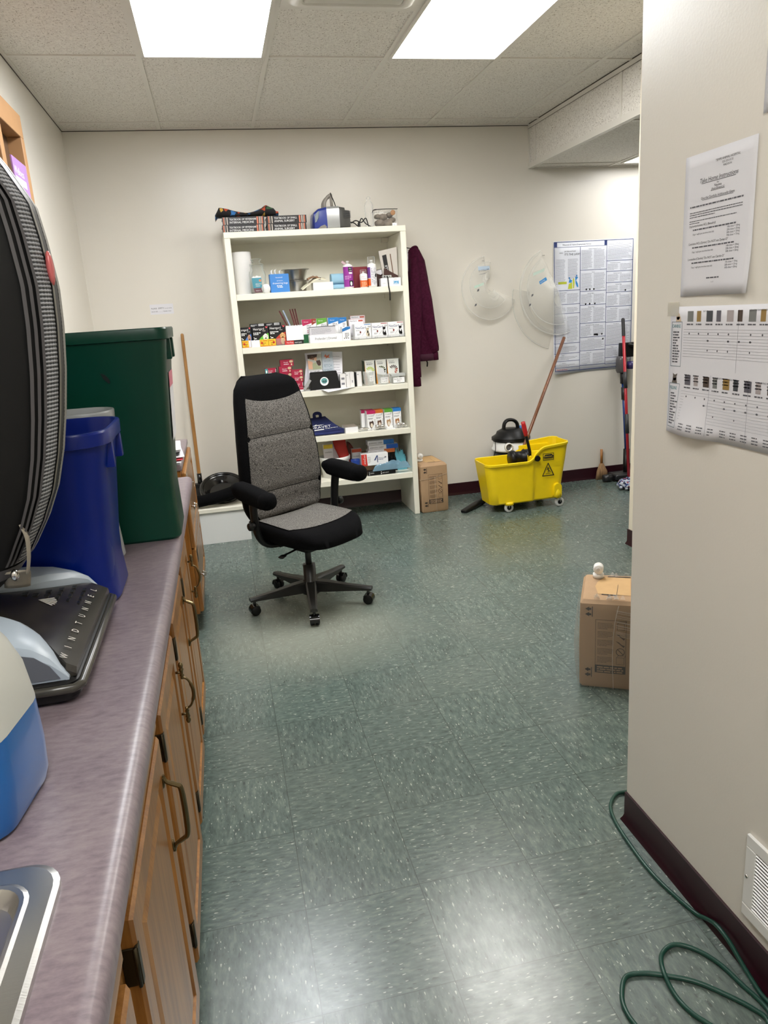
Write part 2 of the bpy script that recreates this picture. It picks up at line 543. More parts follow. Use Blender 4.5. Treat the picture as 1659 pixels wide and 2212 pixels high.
# main ceiling of 2 x 4 ft fissured tiles in a painted tee grid
b = new(); box(b, XL, 2.372, -3.0, YB, ZC, ZC + .05); ce = struct('ceiling', b, M['ctile'])
b = new()
def tee(bm, x0, x1, y0, y1, z, drop=.006): box(bm, x0, x1, y0, y1, z - drop, z)
for i in range(1, 6):
    x = GX0 + i * TX; tee(b, x - .012, x + .012, -3.0, YB, ZC)
for j in range(-4, 2):
    y = GY0 + j * TY; tee(b, XL, 2.372, y - .012, y + .012, ZC, .0058)
struct('tee_grid', b, M['grid'], parent=ce)
b = new(); tee(b, XL, XL + .022, -3.0, YB, ZC, .0075); tee(b, XL, 2.37, YB - .022, YB, ZC, .0078); struct('trim_1', b, M['grid'])
b = new()
box(b, XL, XL + .003, -3.0, YB, ZC - .0105, ZC - .0076); box(b, XL, 2.37, YB - .004, YB, ZC - .0115, ZC - .0079)
struct('shadow_joint', b, M['shadowgap'], parent=ce)
b = new(); yv = GY0 - TX
tee(b, GX0 + 2 * TX, GX0 + 3 * TX, yv - .012, yv + .012, ZC, .0056)
struct('tee_grid', b, M['grid'], parent=ce)

# soffit face down to the lowered ceiling
b = new(); box(b, 2.372, 2.40, 2.6, YB, ZL, ZC + .05); so = struct('wall_soffit', b, M['ctile'])
b = new()
box(b, 2.366, 2.372, 2.6, YB, ZC - .032, ZC - .006); box(b, 2.366, 2.372, 2.6, YB, ZL, ZL + .032)
box(b, 2.366, 2.40, 2.6, YB, ZL - .004, ZL)
for y in (YB - .012, YB - .115, YB - 1.30): box(b, 2.3655, 2.372, y - .012, y + .012, ZL, ZC - .006)
struct('angle_trim', b, M['grid'], parent=so)
b = new(); box(b, 2.3645, 2.372, 2.6, YB, ZC - .006, ZC - .001); box(b, 2.3652, 2.3662, 2.6, YB, ZC - .0345, ZC - .0322); struct('shadow_joint', b, M['shadowgap'], parent=so)
b = new(); box(b, 2.40, 4.6, -1.0, YB, ZL, ZL + .05); cl = struct('ceiling', b, M['ctile'])
b = new()
for x in (3.02, 3.63, 4.24): tee(b, x - .012, x + .012, -1.0, YB, ZL)
for y in (4.115, 2.89, 1.665): tee(b, 2.4, 4.6, y - .012, y + .012, ZL, .0058)
tee(b, 2.4, 4.6, YB - .022, YB, ZL, .0075)
struct('tee_grid', b, M['grid'], parent=cl)
# passage ceiling between the two partitions
b = new(); box(b, 2.30, 2.372, -1.0, 2.6, ZC, ZC + .05); struct('ceiling', b, M['ctile'])

def ceiling_light(x0, x1, y0, y1, z, label, strength, col):
    t = thing('ceiling_light', label, 'ceiling light', ((x0 + x1) / 2, (y0 + y1) / 2, z), 0, 'fluorescent ceiling panels')
    w, d = (x1 - x0) / 2, (y1 - y0) / 2
    b = new(); f = .016
    for (a0, a1, c0, c1) in ((-w, w, -d, -d + f), (-w, w, d - f, d), (-w, -w + f, -d + f, d - f), (w - f, w, -d + f, d - f)):
        box(b, a0, a1, c0, c1, -.0135, -.001)
    obj('frame', b, M['grid'], t, False)
    b = new(); box(b, -w + f, w - f, -d + f, d - f, -.008, -.002)
    obj('diffuser', b, emit('lit_diffuser', col, strength), t, False)
    b = new(); box(b, w - .012, w + .004, -d + .32, -d + .345, -.018, -.0136); obj('latch', b, M['grid'], t, False)
    return t
G = lambda i: GX0 + i * TX
GY = lambda j: GY0 + j * TY
ceiling_light(G(1) + .012, G(2) - .012, GY(-1) + .012, GY(0) - .012, ZC, 'lit white ceiling panel above the counter side, left of the air vent', PANEL_A, (.96, .98, 1, 1))
ceiling_light(G(3) + .012, G(4) - .012, GY(-1) + .012, GY(0) - .012, ZC, 'lit white ceiling panel right of the air vent, nearer the lowered ceiling', PANEL_B, (1, .975, .93, 1))
ceiling_light(3.032, 3.618, 2.902, 4.103, ZL, 'lit ceiling panel in the lowered ceiling, a sliver at the wall edge', PANEL_C, (1, .99, .97, 1))
ceiling_light(G(1) + .012, G(2) - .012, GY(-4) + .012, GY(-3) - .012, ZC, 'added fill light panel, unseen behind the viewer on the counter side', PANEL_FILL, (1, .985, .95, 1))  # fill panel added out of view to lift the near wall and counter

# square louvred air diffuser between the two lights
x0, x1, y1 = G(2) + .012, G(3) - .012, yv - .012
t = thing('air_vent', 'off-white square ceiling air diffuser between the two lit panels', 'air vent', ((x0 + x1) / 2, y1 - .3, ZC))
w = (x1 - x0) / 2
b = new()
rings = []
for s, z in ((w, -.001), (w, -.013), (w * .9, -.014), (w * .86, -.022), (w * .80, -.03), (w * .74, -.03), (w * .70, -.012)):
    rings.append(ring3(rrect(0, 0, 2 * s, 2 * s * .98, .03 if s < w * .95 else .002), z))
loft(b, rings, True, False); fixn(b); obj('frame', b, M['grid'], t)
b = new()
for s in (.60, .44, .28):
    loft(b, [ring3(rrect(0, 0, 2 * w * s, 2 * w * s, .01), -.003), ring3(rrect(0, 0, 2 * w * (s + .10), 2 * w * (s + .10), .01), -.024), ring3(rrect(0, 0, 2 * w * (s + .08), 2 * w * (s + .08), .01), -.026), ring3(rrect(0, 0, 2 * w * (s - .02), 2 * w * (s - .02), .01), -.004)], False, False)
obj('louvre', b, M['grid'], t)

# pine rack on the left wall
t = thing('wall_rack', 'tan wooden wall rack with a deep opening, high on the left wall', 'rack', (XL + .001, 2.30, 1.72))
b = new(); D, RY0, RY1, RZ = .068, -.6, .353, .712
def rr_(y0, y1, z0, z1): box(b, .0, D, y0, y1, z0, z1, .002, 1)
rr_(RY0, RY1, RZ - .10, RZ); rr_(RY0, RY1, 0, .05); rr_(RY0, RY0 + .05, .05, RZ - .10); rr_(RY1 - .055, RY1, .05, RZ - .10); rr_(-.12, -.06, .05, RZ - .10)
obj('frame', b, mat('tan_wood', (176, 134, 92), .5, var=.03, vscale=14), t, False)
b = new(); box(b, .0, .008, RY0 + .05, RY1 - .055, .05, RZ - .10); obj('back_panel', b, mat('dark_back', (92, 66, 44), .6), t, False)
t2 = thing('brochure', 'purple brochure with a green corner standing in the tan wall rack', 'brochure', (XL + .082, 2.36, 1.79))
b = new(); box(b, -.006, .0, -.09, .16, 0, .405); obj('cover', b, srgb(170, 128, 190, .35), t2, False)
i = Ink(EAST(.0006, -.09, 0)); i.rect(.02, .30, .20, .33).rect(.02, .26, .23, .275).text('Wellness', .015, .34, .045); i.build('lettering', M['white'], t2)
i = Ink(EAST(.0004, -.09, 0)); i.poly([(.0, .0), (.25, .0), (.25, .05), (.10, .16), (.0, .20)]); i.build('picture', srgb(50, 140, 92), t2)

# notice above the broom
o = thing('wall_sign', 'small white typed notice on the back wall above the broom handle', 'sign', (-.475, YB - .0012, 1.555))
b = new(); box(b, 0, .158, 0, .001, 0, .068); obj('paper', b, M['paper'], o, False)
i = Ink(FRONT(0, -.0004, 0)); i.text('PLEASE', .008, .036, .0125).text('EMPTY', .056, .036, .0135).text('VACUUM AFTER', .098, .036, .0075, sx=.9)
i.text('EACH USE ............... THANK YOU!', .008, .016, .0092); i.build('lettering', M['ink'], o)
# ================================================================== counter run along the left wall
ZT = .916
t = thing('worktop', 'mauve laminate worktop with a rounded front edge along the left wall', 'worktop', (-.214, .1, 0), -.006)
b = new()
def edge_ring(y, bk_=-.100):
    p = [(-.04, ZT - .038), (-.006, ZT - .038), (0, ZT - .032), (.0, ZT - .014), (-.003, ZT - .007), (-.009, ZT - .002), (-.018, ZT), (-.025, ZT), (bk_, ZT), (bk_, ZT - .03), (-.04, ZT - .03)]
    return [(q[0], y, q[1]) for q in p]
loft(b, [edge_ring(-1.9), edge_ring(-.665)]); loft(b, [edge_ring(-.665, -.632), edge_ring(1.46, -.632)]); fixn(b)
box(b, -.632, -.1001, -1.9, -1.18, ZT - .03, ZT); box(b, -.632, -.545, -1.18, -.665, ZT - .03, ZT)
obj('slab', b, M['lam'], t)
b = new(); box(b, -.640, -.6322, -1.9, 1.46, ZT - .03, ZT + .10, .004, 1); obj('backsplash', b, M['lam'], t)

def raised_panel(bm, w, h, th=.02, stile=.052):
    """door or drawer front in local (y = width, z = height), front looks to +X at x = 0"""
    def rg(ins, x): return [(x, ins, ins), (x, w - ins, ins), (x, w - ins, h - ins), (x, ins, h - ins)]
    rings = [rg(0, -th), rg(0, -.005), rg(.005, 0), rg(stile, 0), rg(stile + .004, -.007), rg(stile + .012, -.0075), rg(stile + .034, -.001), rg(stile + .037, -.001)]
    loft(bm, rings); fixn(bm)

def flat_front(bm, w, h, th=.02):
    def rg(ins, x): return [(x, ins, ins), (x, w - ins, ins), (x, w - ins, h - ins), (x, ins, h - ins)]
    loft(bm, [rg(0, -th), rg(0, -.006), rg(.006, -.001), rg(.010, 0), rg(.024, 0), rg(.026, .0025), rg(.028, .0025)]); fixn(bm)

def arch_pull(parent, y, z, L=.128):
    b = new()
    tube(b, [(.002, y, z + L / 2 + .02), (.006, y, z + L / 2 + .006), (.022, y, z + L / 2 - .004), (.030, y, z + L / 2 - .012), (.032, y, z + .02), (.032, y, z - .02), (.030, y, z - L / 2 + .012), (.022, y, z - L / 2 + .004), (.006, y, z - L / 2 - .006), (.002, y, z - L / 2 - .02)],
         [.003, .0042, .0048, .0052, .0056, .0056, .0052, .0048, .0042, .003], 8, 5)
    for s in (1, -1): blob(b, (.001, y, z + s * (L / 2 + .006)), (.003, .007, .014), 2)
    return obj('handle', b, M['brass'], parent)

def turned_pull(parent, y, z, L=.13):
    b = new()
    for s in (1, -1):
        zc = z + s * .040
        prof = [(.0, 0), (.004, .0), (.0045, .004), (.0035, .006), (.006, .010), (.0035, .013), (.005, .022), (.0065, .026), (.0035, .029), (.0058, .033), (.0065, .037), (.0045, .043), (.0, .046)]
        if s < 0: prof = [(r, -h) for r, h in prof][::-1]
        lathe(b, prof, 10, (.014, y, zc))
        tube(b, [(.0, y, zc + s * .018), (.014, y, zc + s * .018)], .0035, 8)
    tube(b, [(.014, y, z + .044), (.026, y, z + .036), (.034, y, z + .016), (.036, y, z), (.034, y, z - .016), (.026, y, z - .036), (.014, y, z - .044)], [.003, .0045, .003], 8, 4)
    return obj('handle', b, M['brass'], parent)

CAB = [(-.95, -.447, 'arch'), (-.435, .085, 'arch'), (.098, .562, 'turn'), (.572, 1.035, 'arch'), (1.045, 1.46, 'turn')]
CL = ['oak base cabinet under the steel sink, nearest the viewer',
      'oak base cabinet beside the blue jug, just past the sink, with an arched brass pull',
      'oak base cabinet below the vacuum cleaner and blue bin, with a turned brass pull',
      'oak base cabinet below the green bin, with an arched brass pull',
      'last oak base cabinet of the worktop run, with a turned brass pull']
for k, (ya, yb, kind) in enumerate(CAB):
    t = thing('base_cabinet', CL[k], 'cabinet', (-.252, ya, 0), -.006, 'oak cabinets below the worktop')
    w = yb - ya
    b = new(); box(b, -.58, -.0225, 0, w, .10, ZT - .0395 if k else .70); obj('carcass', b, M['oak'], t, False)
    b = new(); box(b, -.58, -.075, 0, w, .001, .0998); obj('toe_kick', b, srgb(60, 42, 28), t, False)
    b = new(); raised_panel(b, w - .068, .62 if k else .60); d = obj('door', b, M['oak'], t, True, .15, loc=(0, .014, .105))
    for z in (.045, .515):
        b = new(); box(b, -.0222, -.001, -.0035, -.0002, z, z + .062, .001, 1); box(b, -.004, .0012, -.0035, .010, z, z + .062, .001, 1)
        tube(b, [(-.003, -.0045, z), (-.003, -.0045, z + .062)], .003, 8)
        obj('hinge', b, M['hinge'], d)
    (arch_pull if kind == 'arch' else turned_pull)(d, w - .106, .475)
    b = new(); flat_front(b, w - .074, .118); obj('drawer', b, M['oak_y'], t, True, .15, loc=(0, .020, .742))

# separate locked cabinet at the end of the run
t = thing('locked_cabinet', 'oak cabinet with a key hanging from its lock plate, past the worktop end', 'cabinet', (-.286, 2.22, 0))
b = new(); box(b, -.57, 0, 0, .8, .09, .815, .003, 1); obj('carcass', b, M['oak_dark'], t, False)
b = new(); box(b, -.57, -.03, 0.01, .79, .001, .0898); obj('toe_kick', b, srgb(60, 42, 28), t, False)
b = new(); box(b, -.58, .008, -.01, .81, .8155, .845, .008, 3); obj('top', b, M['lam'], t)
for (z0, h) in ((.10, .32), (.43, .37)):
    b = new(); raised_panel(b, .78, h, .018); d = obj('door', b, M['oak'], t, True, .15, loc=(.0195, .01, z0))
    b = new()
    blob(b, (.016, .10, h * .5), (.006, .016, .006)); blob(b, (.016, .10, h * .5), (.006, .006, .02)); tube(b, [(.0, .10, h * .5), (.02, .10, h * .5)], .004)
    tube(b, [(.012, .10, h * .5 + .014), (.026, .10, h * .5 + .01), (.03, .10, h * .5), (.024, .10, h * .5 - .01)], .0025, 8, 4)
    obj('knob', b, M['chrome'], d)
b = new(); box(b, .0198, .0225, .03, .09, .70, .79, .002, 1); tube(b, [(.0225, .06, .745), (.034, .06, .745)], .008, 10); obj('lock_plate', b, M['chrome'], t)
b = new(); box(b, .0198, .0212, .06, .12, .34, .41, .001, 1); obj('label_holder', b, srgb(40, 38, 36), t, False)
t = thing('key', 'small steel key on a ring hanging from the locked oak cabinet', 'key', (-.250, 2.28, .745))
b = new()
tube(b, [(.0, .0, .0), (.012, .0, .0)], .002); lathe(b, [(.0095, -.001), (.011, .0), (.0095, .001), (.006, .001), (.006, -.001)], 16, (.014, 0, -.006), 'x')
box(b, .013, .0145, -.003, .003, -.05, -.016); box(b, .013, .0145, .003, .006, -.048, -.04); blob(b, (.014, 0, -.022), (.0015, .009, .01))
obj('blade', b, M['chrome'], t)
t = thing('mail_pile', 'crumpled pile of white and red mail on the locked oak cabinet', 'papers', (-.35, 2.30, .849))
r = random.Random(3)
for k in range(7):
    b = new(); z = .004 + k * .011
    pts = [(-.08 + r.uniform(-.02, .02), -.08), (.065 + r.uniform(-.02, .025), -.07 + r.uniform(-.03, .03)), (.07, .09), (-.09, .08)]
    prism(b, pts, lambda u, v, w, z=z: (u, v, z + .25 * u * u + .01 * math.sin(20 * v) + w), .003); fixn(b)
    obj('sheet', b, [M['paper'], M['paper'], srgb(190, 60, 70), M['paper'], srgb(60, 60, 62), M['paper'], M['white']][k], t, False)

# sink
t = thing('sink', 'stainless steel sink with a raised rim set in the worktop, bottom left', 'sink', (-.53, -.83, ZT), -.012)
b = new()
sw, sd = .494, .60
R = [(0, .0, .04), (0.0005, .006, .04), (.006, .0085, .038), (.026, .0080, .034), (.030, .0100, .032), (.034, .0095, .031), (.038, .003, .03), (.042, -.006, .03), (.060, -.010, .03), (.130, -.022, .04), (.150, -.14, .04), (.165, -.165, .04), (.20, -.170, .03)]
loft(b, [ring3(rrect(0, 0, sw - 2 * i_, sd - 2 * i_, r_, 6), z_) for i_, z_, r_ in R], False, True); fixn(b)
for f in b.faces: f.normal_flip()
fixn(b); obj('basin', b, M['steel'], t, True, .22)
b = new(); lathe(b, [(.0, -.1685), (.02, -.1685), (.035, -.166), (.037, -.1695)], 20); obj('drain', b, M['chrome'], t)

# blue jug
t = thing('jug', 'milky plastic gallon jug half full of blue liquid beside the sink', 'jug', (-.412, -.402, ZT + .001), -.15)
def jug_ring(z, w, d, r, dx=0): return ring3(rrect(dx, 0, w, d, r, 6), z)
H = [(.0, .128, .14, .03), (.004, .140, .152, .034), (.02, .150, .162, .038), (.06, .156, .166, .042), (.12, .156, .166, .045), (.17, .150, .160, .05), (.205, .134, .146, .055), (.235, .106, .118, .05), (.258, .072, .078, .034), (.275, .048, .048, .0235), (.295, .044, .044, .0215)]
b = new(); loft(b, [jug_ring(.1185, .1560, .166, .045)] + [jug_ring(*h) for h in H[4:]]); fixn(b)
mj = bpy.data.materials.new('milky_jug'); mj.use_nodes = True
n_ = NT(mj); pb = n_.n['Principled BSDF']
pb.inputs['Base Color'].default_value = lin((226, 226, 218)); pb.inputs['Roughness'].default_value = .35
tl = n_.node('ShaderNodeBsdfTranslucent'); tl.inputs[0].default_value = lin((232, 234, 230))
tp = n_.node('ShaderNodeBsdfTransparent')
m1 = n_.node('ShaderNodeMixShader'); m1.inputs[0].default_value = .4
m2 = n_.node('ShaderNodeMixShader'); m2.inputs[0].default_value = .15
n_.l.new(pb.outputs[0], m1.inputs[1]); n_.l.new(tl.outputs[0], m1.inputs[2]); n_.l.new(m1.outputs[0], m2.inputs[1]); n_.l.new(tp.outputs[0], m2.inputs[2]); n_.l.new(m2.outputs[0], n_.n['Material Output'].inputs[0])
obj('bottle', b, mj, t)
b = new(); loft(b, [jug_ring(*h) for h in H[:4]] + [jug_ring(.118, .156, .166, .045)]); fixn(b)
obj('liquid', b, mat('blue_liquid', (14, 92, 164), .28, coat=.4), t)
b = new(); lathe(b, [(.0, .318), (.022, .318), (.0245, .314), (.0245, .297), (.0, .297)], 24); obj('cap', b, srgb(28, 60, 150), t)
b = new(); tube(b, [(-.02, .05, .27), (-.02, .088, .262), (-.02, .098, .235), (-.02, .086, .19)], .013, 8, 4); obj('grip', b, mj, t)
b = new(); pts = rrect(-.012, .085, .10, .10, .012)
prism(b, pts, lambda u, v, w: (u, -.0838 - w, v), .0006); fixn(b); obj('label', b, srgb(30, 62, 150, .35), t, False)
i = Ink(FRONT(-.055, -.0848, .055)); i.para(.05, .088, .03, .006, 4, 5).text('CLEANER', .005, .055, .018); i.build('lettering', M['white'], t)

# bins on the worktop
def bin_(name, label, x1, ya, yb, L, h, fl, r, col, colin, ridge=True, rot=0.0):
    """open waste bin; x1 right rim end, ya..yb rim depth, L rim length along X"""
    cx, cy, w, d = x1 - L / 2, (ya + yb) / 2, L, yb - ya
    t = thing(name, label, 'bin', (cx, cy, ZT + .001), rot)
    b = new()
    o = [(0, w - 2 * fl, d - 2 * fl, r * .8), (.006, w - 2 * fl + .008, d - 2 * fl + .008, r * .85)]
    for q in (.25, .5, .75): o.append((h * q, w - 2 * fl * (1 - q) - .018, d - 2 * fl * (1 - q) - .018, r))
    o += [(h - .03, w - .016, d - .016, r), (h - .028, w - .002, d - .002, r), (h - .004, w, d, r), (h, w - .004, d - .004, r), (h, w - .016, d - .016, r), (h - .006, w - .022, d - .022, r), (h * .5, w - fl - .03, d - fl - .03, r * .9), (.008, w - 2 * fl - .006, d - 2 * fl - .006, r * .7)]
    loft(b, [ring3(rrect(0, 0, q[1], q[2], q[3], 6), q[0]) for q in o]); fixn(b)
    obj('body', b, col, t)
    if ridge:
        for s in (-.5, .5):
            b = new(); box(b, w / 2 - .035, w / 2 - .001, s * d * .42 - .011, s * d * .42 + .011, h - .082, h - .0285, .004, 2); obj('rim_tab', b, col, t)
    return t, w, d
gm = mat('green_bin_plastic', (0, 56, 42), .34, spec=.3, var=.06, vscale=8, bump=.06, bscale=30)
bm_ = mat('blue_bin_plastic', (0, 28, 114), .3, spec=.3, var=.06, vscale=8, bump=.05, bscale=30)
gr_ = mat('grey_bin_plastic', (158, 162, 164), .35)
tg, w, d = bin_('waste_bin', 'large dark green plastic waste bin standing on the worktop', -.170, .668, .985, .54, .556, .042, .035, gm, gm)
HG, FG = .556, .035
xr = lambda z: w / 2 - FG * (1 - z / HG) - .009
yf = lambda z: -(d / 2 - FG * (1 - z / HG) - .009)
for z0, z1, mm in ((.26, .40, M['paper']), (.40, .44, srgb(214, 120, 140))):
    b = new(); prism(b, [(-.06, z0), (.09, z0), (.09, z1), (-.06, z1)], lambda u, v, q: (xr(v) + .0004 + q, u, v), .0006); fixn(b); obj('label', b, mm, tg, False)
b = new(); prism(b, [(.095, .455), (.101, .440), (.112, .428), (.116, .430), (.114, .440), (.106, .450)], lambda u, v, q: (u, yf(v) - .0003 - q, v), .0005); fixn(b); obj('gouge', b, srgb(3, 22, 18), tg, False)
bin_('waste_bin', 'royal blue plastic waste bin behind the vacuum cleaner head', -.285, .212, .524, .44, .367, .036, .075, bm_, bm_)
bin_('waste_bin', 'grey plastic waste bin between the blue and the green bins', -.316, .535, .690, .44, .373, .03, .07, gr_, gr_, False)
# ================================================================== upright vacuum cleaner on the worktop
V = thing('vacuum_cleaner', 'grey and black upright vacuum cleaner with a mesh bag standing on the worktop', 'vacuum cleaner', (-.45, .037, ZT + .001))
# local: +X is the front of the head, Y across
HX, HY = .124, .198
b = new()
loft(b, [ring3(rrect(-.03, 0, .30, 2 * HY, .02, 4), .006), ring3(rrect(-.03, 0, .308, 2 * HY + .006, .02, 4), .012), ring3(rrect(-.03, 0, .308, 2 * HY + .006, .02, 4), .036), ring3(rrect(-.03, 0, .296, 2 * HY - .004, .02, 4), .040)])
fixn(b); obj('base', b, M['black'], V)
b = new()
for k in range(6): box(b, -.045 + k * .014, -.037 + k * .014, -HY + .002, -HY + .02, 0, .0062)
box(b, -.06, .05, -HY + .004, -HY + .018, .004, .0062)
obj('brush', b, M['black'], V, False)
b = new()
tube(b, [(-.02, -HY - .004, .028), (.118, -HY - .004, .028), (.128, -HY + .008, .028), (.128, HY - .008, .028), (.118, HY + .004, .028), (-.02, HY + .004, .028)], .0075, 8)
obj('bumper', b, mat('dark_clear_bumper', (62, 60, 54), .25), V)
bf = mat('blue_grey_plastic', (168, 180, 192), .33, var=.03, vscale=12)
def yin(x):
    f = min(1, max(0, (x + .075) / .18)); return .045 + .142 * f ** 2.2
def zt(x):
    for (x0, z0), (x1, z1) in zip(ZT_, ZT_[1:]):
        if x0 <= x <= x1: return z0 + (z1 - z0) * (x - x0) / (x1 - x0)
    return ZT_[-1][1]
ZT_ = [(-.2, .108), (-.12, .118), (-.02, .119), (.03, .112), (.065, .099), (.09, .078), (.106, .054), (.113, .042)]
def fender(s, yc):
    b = new(); rings = []
    for q in range(25):
        x = -.178 + .290 * q / 24
        ye, yi, h = HY - .004, max(yin(x) + yc, .02), zt(x)
        yi = min(yi, ye - .010)
        m = min(.016, (ye - yi) * .4); hh = max(.004, h - .040)
        P = [(yi, .0395), (ye, .0395), (ye, .040 + hh * .72), (ye - m * .35, .040 + hh * .93), (ye - m, .040 + hh), (yi + m, .040 + hh), (yi, .040 + hh * .88)]
        rings.append([(x, s * y, z) for y, z in P])
    loft(b, rings); fixn(b); return obj('fender', b, bf, V, True, .5)
fender(-1, 0.0); fender(1, .03)
b = new(); prism(b, [(-.17, .044), (.100, .044), (.088, .066), (.068, .084), (.035, .094), (-.17, .096)], lambda u, v, w: (u, -HY + .0036 - w, v), .0012); fixn(b); obj('side_panel', b, srgb(98, 102, 110), V)
# dark hood, narrow at the neck and wide at the front edge
def hz(x): 
    f = (x + .15) / .272
    return .116 - .012 * f - .052 * max(0, f) ** 3
b = new(); rings = []
for q in range(20):
    x = -.15 + .272 * q / 19
    hw0, hw1 = -(yin(x) - .002), yin(x) + .028
    hw1 = min(hw1, HY - .008); hw0 = max(hw0, -HY + .008)
    z = hz(x)
    rings.append([(x, hw0, .0402), (x, hw1, .0402), (x, hw1, z - .008), (x, hw1 - .008, z), (x, (hw0 + hw1) / 2, z + .002), (x, hw0 + .008, z), (x, hw0, z - .008)])
loft(b, rings); fixn(b)
hood = obj('hood', b, mat('smoky_hood', (44, 41, 36), .22, var=.35, vscale=26), V, True, .7)
hw_ = mat('hood_letters', (206, 204, 196), .5)
b = new(); n = 0
for k, ch in enumerate('WINDTUNNEL'):
    me = text_mesh(ch, 'CENTER'); st = len(b.verts); b.from_mesh(me); b.verts.ensure_lookup_table()
    for vv in b.verts[st:]:
        u, v_ = vv.co.x * .015, vv.co.y * .015
        x = .108 - v_; vv.co = (x, -.162 + k * .0335 + u, hz(x) + .0034)
obj('lettering', b, hw_, hood, False)
b = new()
for k in range(6):
    a0 = -.62 + k * .25
    pts = [(0.0, 0.0)] + [(math.cos(a0 + d_) * .03, math.sin(a0 + d_) * .03) for d_ in (0, .06, .12)]
    vs = [b.verts.new((.028 + p[0] * 1.0, .035 + p[1], hz(.028 + p[0]) + .0036)) for p in pts]; b.faces.new(vs)
fixn(b); obj('emblem', b, hw_, hood, False)
b = new()
for k in range(6):
    x = -.005 + k * .017
    for y in (.055, .078, .101, .124):
        if y + .016 < yin(x) + .016: box(b, x, x + .011, y, y + .015, hz(x) - .008, hz(x + .011) + .0035)
obj('grille', b, M['black'], hood, False)
# neck and lower housing
b = new(); tube(b, [(-.075, .035, .10), (-.115, .03, .16), (-.145, .012, .22)], [.052, .060, .07], 18, 4); obj('neck', b, mat('neck_plastic', (30, 29, 28), .2), V)
# bag, front profile by height (local z above the worktop)
FP0 = [(.135, -.055), (.17, -.005), (.21, .025), (.26, .055), (.31, .078), (.37, .096), (.43, .109), (.50, .121), (.57, .129), (.63, .132), (.70, .126), (.75, .119), (.805, .090), (.86, .055), (.91, .0), (.95, -.05)]
FP = [(z, x + .024) for z, x in FP0]
BK = -.16
def bag_ring(z, xf, grow=0.0, n=9):
    yw = .115 + grow
    t_ = min(1, (z - .1) / .14); yw *= .72 + .28 * t_
    if z > .86: yw *= 1 - (z - .86) * 2.2
    dep = xf - BK + grow
    pts = []
    for k in range(2 * n + 1):                       # front arc from near side to far side
        a = -PI / 2 + PI * k / (2 * n)
        ca, sa = math.cos(a), math.sin(a)
        e = 2 / 3.4
        pts.append((BK + dep * (abs(ca) ** e), -.010 + yw * math.copysign(abs(sa) ** e, sa)))
    pts += [(BK - .03, -.010 + yw * .8), (BK - .03, -.010 - yw * .8)]
    return [(p[0], p[1], z) for p in pts]
def prof(z):
    for (z0, x0), (z1, x1) in zip(FP, FP[1:]):
        if z0 <= z <= z1: return x0 + (x1 - x0) * (z - z0) / (z1 - z0)
    return FP[-1][1]
ZS = [.135 + k * (.95 - .135) / 40 for k in range(41)]
b = new(); loft(b, [bag_ring(z, prof(z)) for z in ZS]); fixn(b)
bag = obj('bag', b, mat('black_bag_cloth', (12, 12, 12), .6, spec=.25, var=.06, vscale=6), V, True, 1.0)
def strip(name, k0, k1, off, material, z0=.20, z1=.93):
    b = new(); rings = []
    for z in [z0 + q * (z1 - z0) / 60 for q in range(61)]:
        rg = bag_ring(z, prof(z), off, 36)
        rings.append([rg[k] for k in range(k0, k1 + 1)])
    loft(b, rings, False, False, closed=False); fixn(b)
    return obj(name, b, material, V, True, 1.2)
def mesh_cloth():
    m = bpy.data.materials.new('woven_mesh'); m.use_nodes = True
    t = NT(m); p = t.n['Principled BSDF']
    sep = t.node('ShaderNodeSeparateXYZ'); t.l.new(t.coord(), sep.inputs[0])
    a = t.math('SINE', t.math('MULTIPLY', sep.outputs[2], 2 * PI / .0062))
    s = t.math('SINE', t.math('MULTIPLY', sep.outputs[1], 2 * PI / .0066))
    h = t.math('ADD', t.math('MULTIPLY', a, .75), t.math('MULTIPLY', s, .25))
    t.put(p.inputs['Base Color'], t.ramp(t.math('ADD', t.math('MULTIPLY', h, .5), .5), [(.25, lin((52, 53, 56))), (.55, lin((150, 151, 154)))]))
    p.inputs['Roughness'].default_value = .6
    t.put(p.inputs['Normal'], t.bump(h, .6, .003))
    return m
mc = mesh_cloth()
cord_m = mat('bag_piping', (74, 72, 74), .55)
strip('mesh_panel', 27, 33, .0025, mc)
strip('seam_band', 33, 36, .0035, mat('black_trim', (22, 22, 22), .45))
strip('mesh_panel', 36, 52, .0025, mc)
strip('piping', 33, 34, .0050, mat('grey_trim', (120, 116, 106), .5))
for k in (22, 24, 26): strip('piping', k, k + 1, .004, cord_m)
strip('piping', 36, 37, .0040, mat('pale_trim', (136, 134, 128), .5))
# pink button between the mesh panels
z = .655
p = Vector(bag_ring(z, prof(z), .006, 36)[34])
b = new(); blob(b, (0, 0, 0), (.006, .011, .026), 3); o = obj('button', b, mat('pink_button', (190, 96, 96), .2), V, loc=tuple(p)); o.rotation_euler = (0, 0, .1)
b = new(); loft(b, [bag_ring(z, prof(z), .002) for z in (.175, .185, .195)], False, False); obj('piping', b, cord_m, V)
# buckle strap and zip pull at the bottom corner of the bag
p = Vector(bag_ring(.235, prof(.235), .006, 36)[26])
b = new(); tube(b, [p + Vector((0, 0, .034)), p + Vector((.005, .0, .012)), p + Vector((.002, .002, -.02)), p + Vector((-.006, .008, -.05))], .0125, 8, 4, flat=(1, .16))
q_ = Vector(bag_ring(.18, prof(.18), .008, 36)[30]); tube(b, [q_ + Vector((.002, -.02, .008)), q_, q_ + Vector((-.01, .02, -.03))], .02, 8, 4, flat=(1, .12)); obj('strap', b, srgb(150, 142, 128), V)
b = new(); blob(b, p + Vector((0, 0, .036)), (.006, .007, .009)); blob(b, q_ + Vector((.002, -.022, .004)), (.007, .008, .010)); obj('zip_pull', b, M['chrome'], V)
